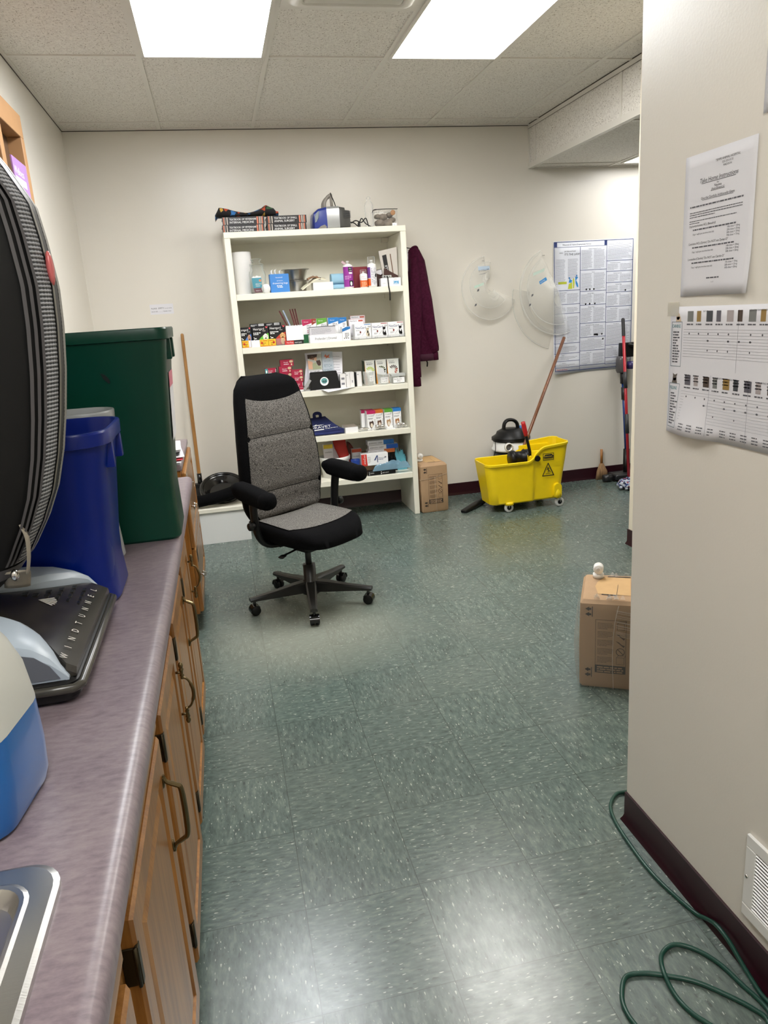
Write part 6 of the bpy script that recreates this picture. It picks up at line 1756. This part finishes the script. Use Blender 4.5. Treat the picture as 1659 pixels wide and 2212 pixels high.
fixn(b); obj('caster_housing', b, ym, t)
b = new(); lathe(b, [(.0, .17), (.010, .165), (.026, .11), (.032, .076), (.0, .076)], 18, (.225, -.130, .0)); obj('caster_housing', b, ym, t)
b = new(); lathe(b, [(.0, .08), (.03, .078), (.034, .058), (.0, .058)], 16, (-.15, -.122, 0)); obj('caster_housing', b, ym, t)
for (wx, wy) in ((-.152, -.117), (.246, -.123), (-.168, .093), (.199, .127)):
    b = new(); lathe(b, [(.017, -.011), (.030, -.012), (.034, -.008), (.034, .008), (.030, .012), (.017, .011)], 24, (wx, wy, .0345), 'y', cap0=False, cap1=False); loft
    c_ = obj('caster', b, mat('grey_rubber', (206, 206, 202), .5), t)
    b = new(); lathe(b, [(.0, -.0125), (.012, -.012), (.0175, -.008), (.0175, .008), (.012, .012), (.0, .0125)], 20, (wx, wy, .0345), 'y'); obj('wheel_hub', b, M['black'], c_)
    b = new(); tube(b, [(wx, wy - .014, .0345), (wx - .004, wy - .015, .06), (wx - .012, wy, .068)], .006, 6, 2, flat=(1.6, .4)); tube(b, [(wx, wy + .014, .0345), (wx - .004, wy + .015, .06), (wx - .012, wy, .068)], .006, 6, 2, flat=(1.6, .4)); obj('caster_fork', b, M['chrome'], c_)
# badge and slip warning on the side
def side_y(x, z):
    lx = bx(x, False); wt, wb = halfw(x, True), halfw(lx, False); q = (z - .074) / (rim(x) - .03 - .074); return -(wb + (wt - wb) * q) - .0012
def side_ink(fn, m_, nm, k=0):
    i = Ink(FRONT(0, 0, 0)); fn(i)
    for v in i.b.verts: v.co.y = -.1335 - .0008 * k - .002
    i.build(nm, m_, t)
side_ink(lambda i: i.frame(.112, .360, .197, .412, .004).rect(.112, .372, .197, .376).poly([(.112, .384), (.130, .402), (.180, .404), (.197, .388), (.180, .379), (.130, .378)]), M['ink'], 'badge')
side_ink(lambda i: i.text('Rubbermaid', .118, .385, .0145, sx=.9), srgb(246, 214, 60), 'lettering', 1)
side_ink(lambda i: i.text('Commercial Products', .116, .3625, .008, sx=.88), M['ink'], 'lettering', 1)
def warn(i):
    T3 = [(.108, .246), (.196, .246), (.152, .338)]
    for a_, c_ in zip(T3, T3[1:] + T3[:1]): i.line(a_, c_, .0065)
    for p_ in T3: i.disc(p_[0], p_[1], .00325)
    i.disc(.150, .303, .0052).line((.148, .298), (.158, .282), .007).line((.158, .282), (.170, .272), .005).line((.157, .283), (.150, .268), .005).line((.149, .295), (.138, .288), .004).line((.150, .296), (.164, .300), .004).line((.134, .259), (.170, .263), .004)
side_ink(warn, M['ink'], 'warning_sign')

t = thing('mop', 'mop with a brown wooden handle standing in the yellow bucket and leaning on the wall', 'mop', (1.925, 3.70, .12))
A_, B_ = Vector((0, 0, 0)), Vector((2.632 - 1.925, 4.205 - 3.70, 1.19 - .12))
b = new(); tube(b, [A_, A_.lerp(B_, .5), B_], .0125, 14); obj('handle', b, M['mop_wood'], t)
b = new(); blob(b, (-.05, .0, -.015), (.10, .075, .03), 3, .25, 5); obj('yarn_head', b, mat('grey_yarn', (150, 146, 136), .95, bump=.5), t)

# wet and dry vacuum behind the bucket
t = thing('shop_vacuum', 'small black and white wet-dry vacuum behind the mop bucket', 'vacuum cleaner', (2.115, 4.07, 0))
b = new(); lathe(b, [(.0, .05), (.120, .05), (.132, .06), (.136, .37), (.0, .37)], 36); obj('tank', b, srgb(36, 36, 38, .3), t)
b = new(); lathe(b, [(.138, .368), (.150, .370), (.152, .385), (.142, .392), (.138, .440), (.0, .445)], 36, cap0=False); obj('rim', b, M['white_gloss'], t)
b = new(); lathe(b, [(.0, .440), (.138, .441), (.146, .456), (.142, .475), (.118, .492), (.108, .515), (.070, .535), (.0, .54)], 32); obj('motor_head', b, M['black'], t)
b = new(); tube(b, [(-.060, 0, .52), (-.052, 0, .575), (-.025, 0, .600), (.020, 0, .598), (.052, 0, .570), (.060, 0, .52)], .0165, 10, 5, flat=(1.4, .8)); obj('handle', b, M['black'], t)
b = new()
for k in range(4): lathe(b, [(.146, .448 + .006 * k), (.151, .452 + .006 * k), (.146, .456 + .006 * k)], 30, cap0=False, cap1=False)
tube(b, [(-.15, -.05, .45), (-.156, -.07, .40), (-.160, -.06, .36), (-.170, -.06, .335)], .003, 6, 4); obj('cord', b, M['black'], t)
b = new(); lathe(b, [(.026, -.152), (.033, -.152), (.033, -.128), (.026, -.128)], 20, (-.075, 0, .415), 'y', cap0=False, cap1=False); obj('inlet', b, M['white_gloss'], t)
b = new(); lathe(b, [(.0, -.130), (.026, -.130), (.026, -.126), (.0, -.126)], 20, (-.075, 0, .415), 'y'); obj('inlet_bore', b, M['ink_soft'], t)
b = new(); blob(b, (.085, .02, .528), (.04, .03, .02), 2); obj('blue_cap', b, srgb(56, 120, 190), t)
for a in (.8, 2.4, 3.9, 5.5):
    b = new(); blob(b, (.12 * math.cos(a), .12 * math.sin(a), .026), (.026, .026, .026), 2); tube(b, [(.12 * math.cos(a), .12 * math.sin(a), .03), (.115 * math.cos(a), .115 * math.sin(a), .07)], .012, 8); obj('caster', b, M['black'], t)

# crevice tool on the floor
t = thing('crevice_tool', 'black vacuum crevice tool lying on the floor left of the mop bucket', 'vacuum nozzle', (1.70, 3.81, 0))
b = new(); rings = []
A_, B_ = Vector((-.115, -.10, .010)), Vector((.105, .085, .030))
d_ = (B_ - A_).normalized(); sdir = Vector((-d_.y, d_.x, 0)).normalized()
for f, w_, h_ in ((0, .020, .009), (.03, .026, .011), (.55, .030, .018), (.72, .026, .022), (.80, .024, .023), (1.0, .026, .025)):
    c_ = A_.lerp(B_, f); c_.z = h_ + .001
    rings.append([tuple(c_ + sdir * p[0] + Vector((0, 0, p[1]))) for p in rrect(0, 0, 2 * w_, 2 * h_, min(w_, h_) * .9, 5)])
loft(b, rings); fixn(b); obj('body', b, M['black'], t)

# ------------------------------------------------------------------ cartons on the floor
def floor_carton(label, x, y, rot, w, d, h, wrap, spout_at):
    t = thing('cardboard_box', label, 'box', (x, y, .001), rot, 'cardboard boxes on the floor')
    b = new(); k = .022
    P = [ring3(rrect(w / 2, d / 2, w - .012, d - .012, .008, 2), 0), ring3(rrect(w / 2, d / 2, w, d, .008, 2), .012), ring3(rrect(w / 2, d / 2, w + .004, d + .004, .008, 2), h * .5), ring3(rrect(w / 2, d / 2, w, d, .008, 2), h - .020), ring3(rrect(w / 2, d / 2, w - .02, d - .02, .01, 2), h - .006), ring3(rrect(w / 2, d / 2, w - .05, d - .06, .01, 2), h)]
    loft(b, P); fixn(b); obj('carton', b, M['card'], t, True, .5)
    i = Ink(Matrix(((1, 0, 0, 0), (0, 1, 0, 0), (0, 0, 1, h + .0012), (0, 0, 0, 1))))
    i.poly([(w * .30, .055), (w * .86, .05), (w * .86, d - .05), (w * .40, d - .05), (w * .27, d * .62), (w * .24, d * .45)]); i.build('flap', M['card_in'], t)
    i = Ink(Matrix(((1, 0, 0, 0), (0, 1, 0, 0), (0, 0, 1, h + .0018), (0, 0, 0, 1))))
    i.line((w * .36, .050), (w * .62, .044), .007).line((w * .45, d - .045), (w * .86, d - .042), .008).line((w * .62, .05), (w * .64, d * .55), .0015); i.build('slot', M['ink'], t)
    F_ = FRONT(0, -.0028, 0)
    i = Ink(F_)
    for z in (.055, h - .062):
        for q in (0, 1):
            zz = z + q * .022
            i.poly([(.020, zz), (.034, zz - .009), (.034, zz - .004), (.042, zz - .004), (.042, zz + .004), (.034, zz + .004), (.034, zz + .009)])
        i.rect(.0445, z - .010, .0475, z + .032)
    u0, u1, z0, z1 = w * .27, w * .80, h * .265, h * .78
    i.rect(u0, z0 - .032, u1, z0)
    i.build('printing', mat('carton_ink', (44, 36, 32), .7), t)
    i = Ink(F_)
    i.frame(u0, z0, u1, z1, .0016)
    n = 5
    for q in range(n):
        za, zb_ = z1 - .010 - q * (z1 - z0 - .014) / n, z1 - .010 - (q + 1) * (z1 - z0 - .014) / n + .008
        i.para(u0 + .008, u0 + (u1 - u0) * .62, za, zb_, 5, q + 3, .34)
    cu = u0 + (u1 - u0) * .82; hh = (z1 - z0)
    def cube(c, s):
        for a_, c2 in (((-s, -s), (s, -s)), ((s, -s), (s, s)), ((s, s), (-s, s)), ((-s, s), (-s, -s)), ((-s, s), (-s + .008, s + .01)), ((s, s), (s + .006, s + .01)), ((-s + .008, s + .01), (s + .006, s + .01))): i.line((c[0] + a_[0], c[1] + a_[1]), (c[0] + c2[0], c[1] + c2[1]), .0014)
    cube((cu, z0 + hh * .86), .013); cube((cu, z0 + hh * .12), .014)
    for k2 in range(24):
        a0, a1 = 2 * PI * k2 / 24, 2 * PI * (k2 + 1) / 24
        i.line((cu + .015 * math.cos(a0), z0 + hh * .32 + .015 * math.sin(a0)), (cu + .015 * math.cos(a1), z0 + hh * .32 + .015 * math.sin(a1)), .003)
    i.line((cu - .010, z0 + hh * .32 + .010), (cu + .010, z0 + hh * .32 - .010), .003)
    for s_ in (.60, .44): i.poly([(cu - .018, z0 + hh * s_ + .022), (cu + .012, z0 + hh * s_ - .004), (cu + .016, z0 + hh * s_ + .004), (cu + .004, z0 + hh * s_ + .008), (cu - .006, z0 + hh * s_ + .018)])
    i.build('printing', mat('carton_ink_light', (84, 64, 48), .7), t)
    i = Ink(FRONT(0, -.0034, 0)); 
    for q in range(3): i.words(u0 + .008, u1 - .008, z0 - .010 - q * .009, .005, q)
    i.build('printing', M['card'], t)
    sx, sy = spout_at
    b = new(); lathe(b, [(.0, h + .002), (.022, h + .002), (.022, h + .018), (.012, h + .020), (.012, h + .030), (.0, h + .03)], 20, (sx, sy, 0)); lathe(b, [(.0, -.03), (.017, -.03), (.020, -.026), (.020, .004), (.013, .006), (.013, .024), (.0, .024)], 24, (sx, sy, h + .044), 'y'); lathe(b, [(.006, -.0325), (.009, -.0325), (.009, -.030), (.006, -.030)], 16, (sx, sy, h + .044), 'y', cap0=False, cap1=False); obj('spout', b, M['white_gloss'], t)
    if wrap:
        g = .004
        b = new(); r_ = random.Random(4)
        rings = []
        for q in range(10):
            z = .004 + (h - .004) * q / 9
            rg = rrect(w / 2, d / 2, w + 2 * g, d + 2 * g, .012, 3)
            bul = .016 * math.sin(PI * q / 9)
            rings.append([(p[0] - (bul + r_.uniform(0, .003) if p[0] < 0 else 0), p[1] - (.002 if p[1] < 0 else 0), z) for p in rg])
        loft(b, rings, False, False)
        for k3 in range(14):
            u = r_.uniform(.25, .8) * w; v = r_.choice((.018, d - .03)); bmesh.ops.create_cone(b, segments=5, radius1=.012, radius2=.002, depth=.02, matrix=Matrix.Translation((u, v + r_.uniform(-.01, .01), h + .006)) @ Matrix.Rotation(r_.uniform(-1, 1), 4, 'X'))
        obj('stretch_wrap', b, M['film'], t, True, .4)
        b = new(); tube(b, [(w * .60, -.0075, .002), (w * .57, -.0085, h * .4), (w * .60, -.0085, h * .75), (w * .66, -.0065, h - .02)], .0010, 5, 4)
        for k3 in range(16):
            z = h * .60 + .11 * r_.random(); tube(b, [(w * .62, -.0075, z), (w * .98, -.0075, z - .012)], .0005, 4)
        obj('wrap_crease', b, mat('film_crease', (206, 196, 184), .3), t)
    else:
        b = new(); tube(b, [(w * .55, -.004, .002), (w * .52, -.0048, h * .4), (w * .52, -.0042, h * .72)], .0010, 5, 3); tube(b, [(-.0036, .02, h * .70), (-.003, -.0032, h * .69), (w * .5, -.0042, h * .71), (w, -.0036, h * .78)], .0009, 5, 3); obj('wrap_crease', b, mat('film_crease2', (196, 180, 160), .3), t)
    return t
floor_carton('cardboard box with a white spout on the floor against the bookcase', 1.305, 3.832, .03, .208, .33, .372, False, (.035, .12))
floor_carton('cling-wrapped cardboard box with a white spout, half hidden by the near wall corner', 1.188, 1.122, -.53, .215, .29, .372, True, (.06, .235))

# broom, white box and black tub in the left corner
t = thing('broom', 'long wooden broom handle leaning on the back wall left of the bookcase', 'broom', (-.286, 4.15, .254))
b = new(); tube(b, [(.0, .0, .16), (.002, .032, .60), (.006, .08, 1.148)], [.0135, .0135, .0115], 14, 4); blob(b, (.006, .080, 1.150), (.0115, .0115, .012), 2); obj('handle', b, M['stick_wood'], t)
b = new(); tube(b, [(.0, -.006, .09), (.0, .0, .165)], .0175, 14); obj('ferrule', b, M['black_gloss'], t)
b = new(); box(b, -.10, .25, -.03, .03, .055, .092, .012, 2); obj('head', b, M['black'], t)
b = new(); box(b, -.095, .245, -.028, .028, .0, .0548, .004, 1); obj('bristles', b, mat('black_bristle', (26, 26, 26), .9, bump=.6, bscale=600), t)
t = thing('white_chest', 'low white painted chest on the floor under the broom', 'chest', (-.20, 3.70, 0))
b = new(); box(b, -.32, .232, .012, .505, .001, .222); obj('body', b, srgb(226, 228, 226, .35), t, False)
b = new(); box(b, -.335, .245, .0, .52, .2225, .252, .003, 1); obj('top', b, M['white_paint'], t, False)
t = thing('round_tub', 'glossy black round tub lying on the low white chest behind the chair', 'tub', (-.125, 3.945, .254))
def torus_tilt(R, r, zc, tilt, bmx): 
    rings = []
    for k in range(48):
        a = 2 * PI * k / 48; rg = []
        for j in range(12):
            q = 2 * PI * j / 12; x = (R + r * math.cos(q)) * math.cos(a); y = (R + r * math.cos(q)) * math.sin(a); z = r * math.sin(q)
            y2 = y * math.cos(tilt) - z * math.sin(tilt); z2 = y * math.sin(tilt) + z * math.cos(tilt)
            rg.append((x, y2, z2 + zc))
        rings.append(rg)
    rings.append(rings[0]); loft(bmx, rings, False, False)
b = new(); torus_tilt(.150, .014, .085, .50, b); fixn(b); obj('rim', b, M['black_gloss'], t, True, 2)
b = new(); lathe(b, [(.0, -.045), (.10, -.045), (.130, .0), (.142, .005), (.138, .0), (.12, -.010), (.095, -.037), (.0, -.040)], 40)
bmesh.ops.rotate(b, verts=b.verts, cent=(0, 0, 0), matrix=Matrix.Rotation(.50, 3, 'X')); bmesh.ops.translate(b, verts=b.verts, vec=(0, 0, .085)); obj('bowl', b, M['black_gloss'], t)
t = thing('black_sleeve', 'thick black fabric tube lying across the front of the round black tub', 'fabric tube', (-.13, 3.745, .254))
b = new(); tube(b, [(-.20, .005, .042), (-.05, .0, .062), (.08, -.002, .092), (.18, .0, .118)], [.040, .042, .040], 16, 5); obj('tube', b, M['black_fabric'], t)

# cleaning poles in the right-hand nook
t = thing('dust_mop', 'red-handled mop with a fluffy blue and white head beside the far partition', 'mop', (2.99, 3.85, 0))
A_, B_ = Vector((.030, .0, .05)), Vector((.090, .250, 1.300))
L_ = lambda f: A_.lerp(B_, f)
rp = mat('red_pole', (176, 32, 44), .3)
b = new(); tube(b, [L_(.03), L_(.93)], .0115, 12); obj('pole', b, rp, t)
b = new(); tube(b, [L_(.90), L_(1.0)], .0135, 12); blob(b, L_(1.0), (.0135, .0135, .013), 2); obj('grip', b, srgb(52, 52, 54, .5), t)
for (fa_, fb_, rr_) in ((.58, .68, .0150), (.30, .42, .0155)):
    b = new(); tube(b, [L_(fa_), L_(fb_)], rr_, 12); obj('sleeve', b, srgb(52, 52, 54, .5), t)
def fluff():
    m = bpy.data.materials.new('fluffy_yarn'); m.use_nodes = True
    tt = NT(m); p = tt.n['Principled BSDF']
    vo = tt.node('ShaderNodeTexVoronoi'); tt.put(vo.inputs['Vector'], tt.coord()); vo.inputs['Scale'].default_value = 85
    sep = tt.node('ShaderNodeSeparateColor'); tt.l.new(vo.outputs['Color'], sep.inputs[0])
    tt.put(p.inputs['Base Color'], tt.ramp(sep.outputs[0], [(0, lin((206, 210, 220))), (.4, lin((70, 84, 140))), (.62, lin((30, 36, 60))), (.8, lin((170, 178, 200))), (.92, lin((140, 40, 60)))], 'CONSTANT'))
    p.inputs['Roughness'].default_value = .95; tt.put(p.inputs['Normal'], tt.bump(vo.outputs['Distance'], .8, .01)); return m
b = new(); r_ = random.Random(8)
blob(b, (.03, -.02, .045), (.10, .085, .042), 3, .12, 3)
for k in range(110):
    a = r_.uniform(0, 2 * PI); q = r_.uniform(.2, 1); blob(b, (.03 + .10 * q * math.cos(a), -.02 + .085 * q * math.sin(a), .02 + .055 * (1 - q * q) + r_.uniform(-.004, .012)), (.015, .015, .013), 1)
obj('yarn_head', b, fluff(), t, True, 2)
t = thing('stick_vacuum', 'blue and black cordless stick vacuum standing behind the red-handled mop', 'vacuum cleaner', (3.115, 4.155, 0))
b = new(); box(b, -.09, .13, -.10, .05, .012, .062, .02, 3); lathe(b, [(.0, -.10), (.030, -.10), (.030, -.03), (.0, -.03)], 18, (-.075, -.05, .034), 'x'); obj('floor_head', b, srgb(36, 36, 38, .35), t)
b = new(); tube(b, [(.05, -.02, .06), (.055, -.005, .12), (.058, 0, .25)], .026, 14); obj('neck', b, M['black'], t)
b = new(); tube(b, [(.058, .0, .25), (.034, .03, .80)], .0175, 14); obj('wand', b, srgb(28, 62, 128, .25), t)
b = new(); tube(b, [(.038, .02, .66), (.036, .025, .76)], .024, 12); tube(b, [(.034, .03, .79), (.034, .035, .90)], .028, 14); obj('coupling', b, srgb(40, 40, 42, .4), t)
b = new(); lathe(b, [(.0, .875), (.036, .88), (.044, .90), (.044, .985), (.036, 1.01), (.0, 1.01)], 24, (.010, .03, 0)); obj('dust_bin', b, mat('smoky_bin', (86, 84, 86), .2), t)
b = new(); lathe(b, [(.0, .90), (.045, .905), (.048, .96), (.0, .965)], 20, (.105, .04, 0)); obj('motor', b, srgb(64, 56, 110, .3), t)
b = new(); box(b, .0, .14, .01, .07, 1.0, 1.115, .012, 2); tube(b, [(.055, .02, 1.10), (.10, .0, 1.085), (.15, -.01, 1.04)], .016, 10, 3); obj('handle', b, M['black'], t)
t = thing('hand_brush', 'small straw hand brush on the floor behind the stick vacuum head', 'brush', (2.985, 4.215, 0))
b = new(); loft(b, [ring3(rrect(0, 0, .11, .03, .01, 3), .001), ring3(rrect(.0, .0, .09, .03, .01, 3), .07), ring3(rrect(0.0, .01, .03, .024, .01, 3), .135)]); obj('bristles', b, mat('straw', (150, 118, 84), .9, var=.3, vscale=120, stretch=(1, 1, .1)), t)
b = new(); tube(b, [(0, .01, .13), (.01, .03, .25)], .011, 8); obj('handle', b, M['oak_dark'], t)

# ================================================================== near partition wall
XP = XN - .0008
def wsheet(name, label, cat, y1, y0, z0, z1, material, curl=0.0, tilt=0.0, corner='r'):
    """sheet on the near wall; y1 = far (left) edge, y0 = near edge; local u runs from the left edge to the right"""
    t = thing(name, label, cat, (XP, y1, z0)); t.rotation_euler = (tilt, 0, 0)
    w, h = y1 - y0, z1 - z0
    b = new(); rows = []
    for j in range(13):
        rows.append([b.verts.new((-.0012 - curl * max(0, 1 - j / 4.0) ** 1.5 * (math.sin(PI * min(1, k / 6.0)) if corner == 'wave' else max(0, (k - 8) / 6.0)), -w * k / 14, h * j / 12)) for k in range(15)])
    for r0, r1 in zip(rows, rows[1:]):
        for k in range(14): b.faces.new((r0[k], r0[k + 1], r1[k + 1], r1[k]))
    fixn(b); o = obj('sheet', b, material, t, True, 2.0)
    sm = o.modifiers.new('thick', 'SOLIDIFY'); sm.thickness = .0005; sm.offset = 0
    def put(i):
        for vv in i.b.verts:
            j, k = vv.co.z / h * 12, -vv.co.y / w * 14
            vv.co.x = -.0018 - curl * max(0, 1 - j / 4.0) ** 1.5 * (math.sin(PI * min(1, max(0, k) / 6.0)) if corner == 'wave' else max(0, (k - 8) / 6.0))
    return t, w, h, put
U = lambda: Ink(WEST(0, 0, 0))
t, w, h, put = wsheet('instruction_sheet', 'white take-home instructions sheet on the near wall, above the animal chart', 'paper', .211, -.004, 1.467, 1.745, M['paper'], .006)
i = U()
i.text('TEMPE ANIMAL HOSPITAL', w * .62, h * .955 - .012, .0062, 'CENTER').text('555-555-0135', w * .62, h * .925 - .010, .0058, 'CENTER').text('MADISON', w * .62, h * .90 - .009, .0056, 'CENTER')
i.text('Take Home Instructions', w * .5, h * .795, .0118, 'CENTER', shear=.2).rect(w * .26, h * .787, w * .74, h * .7905).text('for', w * .5, h * .768, .006, 'CENTER').text('Nausea', w * .5, h * .748, .0075, 'CENTER').text('(Anti-Emetics)', w * .5, h * .728, .007, 'CENTER').rect(w * .40, h * .7245, w * .60, h * .7265)
i.text('Give the Carefully Additionally Given', w * .5, h * .680, .0068, 'CENTER').rect(w * .28, h * .674, w * .72, h * .6765)
for z, s_ in ((.498, 'Diphenhydramine HCL (Benadryl)'), (.372, 'Cetirizine HCL (Zyrtec) "Do NOT use Zyrtec-D"'), (.262, 'Loratadine (Claritin) "Do NOT use Claritin-D"')): i.text(s_, w * .10, h * z, .0062)
put(i); i.build('heading', M['ink'], t)
i = U()
i.words(w * .10, w * .86, h * .635, .0028, 1).para(w * .10, w * .86, h * .612, h * .565, 3, 2, .36, .5).para(w * .10, w * .88, h * .552, h * .522, 2, 3, .36, .2)
for z in (.498, .372, .262):
    i.words(w * .16, w * .78, h * (z - .026), .0027, int(z * 99)).text('Dogs: 1 mg/lb given two-three times daily', w * .16, h * (z - .058), .0048, sx=.85)
    for q in range(4 if z > .45 else 3): i.text(('10lb dose = 10mg', '25lb dose = 25mg', '50lb dose = 50mg', '75lb dose = 75mg')[q], w * .66, h * (z - .045 - q * .019), .0052)
i.words(w * .40, w * .60, h * .120, .0026, 6).text('1 of 1', w * .47, h * .09, .004)
put(i); i.build('body_text', M['ink_mid'], t)

t, w, h, put = wsheet('parasite_chart', 'wide white canine and feline product chart taped to the near wall', 'chart', .243, -.190, 1.168, 1.446, M['paper'], .018, 0, 'wave')
i = U(); ink_l = mat('chart_lines', (150, 150, 158), .7)
cz, ca = (h * .50, h * .965), (.062,)
for (z0, z1, cols_x) in ((h * .525, h * .97, (.060, .225, .330)), (h * .03, h * .49, (.060, .150, .265, .345))):
    for q in range(11): zz = z1 - .040 - q * (z1 - z0 - .06) / 11; i.rect(.050, zz, w - .01, zz + .0005)
    for c_ in cols_x[1:]: i.rect(c_, z0, c_ + .0008, z1)
put(i); i.build('rule_lines', ink_l, t)
i = U()
for (z0, z1) in ((h * .535, h * .885), (h * .045, h * .40)): i.frame(.006, z0, .044, z1, .0010)
put(i); i.build('column_frame', srgb(70, 100, 116), t)
i = U(); i.text('CANINE', .0075, h * .838, .0105, sx=.80).text('FELINE', .0075, h * .350, .0105, sx=.84); put(i); i.build('heading', srgb(60, 140, 150), t)
i = U(); r_ = random.Random(12)
i.text('BATHS', .115, h * .955, .0050).text('HEARTWORM PREVENTION', .255, h * .955, .0050).text('BATHS', .090, h * .468, .0050).text('HEARTWORM PREVENTION', .168, h * .468, .0050).text('OTICS', .300, h * .468, .0050)
for (zt, zb_) in ((h * .82, h * .555), (h * .335, h * .06)):
    for q in range(12): i.words(.012, .012 + r_.uniform(.016, .028), zt - (q + 1) * (zt - zb_) / 12.5, .0030, q)
for base, zt in ((0, h * .86), (1, h * .372)):
    for k in range(11):
        u = .060 + k * .032; i.words(u, u + .022, zt, .0028, k + 40 * base)
        for q in range(3): i.words(u, u + .018, zt - (.108 if base == 0 else .080) - q * .006, .0022, k * 3 + q + base)
        if r_.random() < .8: i.disc(u + .010, zt - .018, .0022, .0022, 8)
        if r_.random() < .6: i.disc(u + .010, zt - .032, .0036, .0020, 8)
        if r_.random() < .4: i.disc(u + .010, zt - .052, .0016, .0024, 8)
put(i); i.build('body_text', M['ink_mid'], t)
pc = ((120, 122, 120), (150, 120, 60), (60, 64, 70), (92, 90, 100), (170, 160, 160), (70, 54, 44))
for q in range(6):
    i = U()
    for base, zt in ((0, h * .885), (1, h * .398)):
        for k in range(11):
            if (k + base * 3) % 6 == q: u = .062 + k * .032; i.rect(u, zt, u + (.014 if k % 2 else .020), zt + .022)
    put(i); i.build('picture', srgb(*pc[q]), t)
i = U(); i.disc(.028, h * .925, .0065, .0075).poly([(.020, h * .885), (.040, h * .885), (.036, h * .925), (.022, h * .92)]); put(i); i.build('picture', srgb(214, 190, 164), t)
i = U(); i.disc(.024, h * .445, .007, .007).poly([(.014, h * .402), (.034, h * .402), (.030, h * .445), (.018, h * .44)]).poly([(.018, h * .455), (.017, h * .482), (.023, h * .468)]).poly([(.031, h * .455), (.034, h * .480), (.026, h * .468)]); put(i); i.build('picture', srgb(92, 84, 76), t)
b = new(); box(b, -.0024, -.0020, -.03, .012, h - .02, h + .010); obj('tape', b, plastic_clear('sticky_tape', (226, 222, 206), .18, .3), t, False)
t, w, h, put = wsheet('notice_sheet', 'white sheet at the top right of the near wall, cut by the picture edge', 'paper', -.012, -.225, 1.775, 2.055, M['paper'], .004)
i = U(); i.para(.02, w - .02, h - .03, .03, 22, 4, .3); put(i); i.build('body_text', M['ink_soft'], t)
i = U(); i.poly([(.008, .03), (.016, .03), (.016, .20), (.008, .20)]); put(i); i.build('picture', srgb(190, 200, 216), t)
t, w, h, put = wsheet('notice_sheet', 'pinkish white sheet right of the take-home instructions, cut by the picture edge', 'paper', -.058, -.272, 1.462, 1.742, mat('pinkish_paper', (226, 216, 222), .6), .002)
i = U(); i.para(.02, w - .02, h - .03, .03, 20, 9, .3); put(i); i.build('body_text', M['ink_soft'], t)

# return-air grille
t = thing('vent_grille', 'white louvred air grille low on the near wall, above the dark base', 'vent', (XP, -.122, .132))
w, h = .36, .208
b = new()
def wb(u0, u1, z0, z1, d0, d1, bev=0): box(b, -d1, -d0, -u1, -u0, z0, z1, bev, 1)
fm = .030
wb(0, w, h - fm, h, .0, .008, .002); wb(0, w, 0, fm, .0, .008, .002); wb(0, fm, fm, h - fm, .0, .008, .002); wb(w - fm, w, fm, h - fm, .0, .008, .002)
obj('frame', b, M['white_gloss'], t, False)
b = new(); wb(fm, w - fm, fm, h - fm, .0, .0006); obj('duct', b, M['ink'], t, False)
n = 17
for k in range(n):
    b = new(); z = fm + (h - 2 * fm) * (k + .5) / n
    prism(b, [(-.0044, z + .0004), (-.0074, z - .0014), (-.0078, z - .0004), (-.0048, z + .0014)], lambda u, v, q: (u, -fm - q * 1.0, v), w - 2 * fm); fixn(b); obj('louvre', b, M['white_gloss'], t, False)
b = new(); blob(b, (-.0085, -.010, h * .5), (.003, .0045, .0045), 2); obj('screw', b, M['chrome'], t)

# green cord on the floor and along the base of the near wall
r0 = .0052
cp = [(1.10, .470), (1.013, .477), (.977, .474), (.935, .431), (.913, .363), (.903, .267), (.900, .178), (.908, .099), (.927, .015)]
pts = [(x, y, r0 + .001) for x, y in cp] + [(.934, -.02, .018), (.933, -.055, .034), (.932, -.10, .034), (.930, -.16, .016), (.927, -.215, r0 + .001), (.928, -.26, r0 + .001), (.90, -.34, r0 + .001)]
loop2 = [(.895, -.30, r0 + .001), (.915, -.25, r0 + .001), (.903, -.184, r0 + .001), (.890, -.125, r0 + .001), (.862, -.078, r0 + .001), (.823, -.056, r0 + .003), (.784, -.069, r0 + .001), (.758, -.112, r0 + .009), (.751, -.164, r0 + .001), (.758, -.211, r0 + .001), (.78, -.25, r0 + .001), (.82, -.31, r0 + .001)]
loop3 = [(.86, -.33, r0 + .001), (.897, -.274, r0 + .001), (.884, -.236, r0 + .001), (.85, -.192, r0 + .001), (.811, -.152, r0 + .001), (.76, -.122, r0 + .001), (.716, -.103, r0 + .001), (.674, -.10, r0 + .001), (.644, -.134, r0 + .001), (.631, -.17, r0 + .001), (.634, -.215, r0 + .001), (.66, -.29, r0 + .001), (.72, -.36, r0 + .001)]
t = thing('extension_cord', 'dark green cord looped on the floor along the base of the near wall', 'cord', (.8, 0, 0))
t.location = (0, 0, 0)
gc_ = mat('green_cord', (22, 66, 54), .38)
b = new(); tube(b, pts, r0, 10, 8); tube(b, loop2, r0, 10, 8); tube(b, loop3, r0, 10, 8); obj('cord', b, gc_, t, True, 2)

bpy.data.objects.remove(_fo, do_unlink=True)
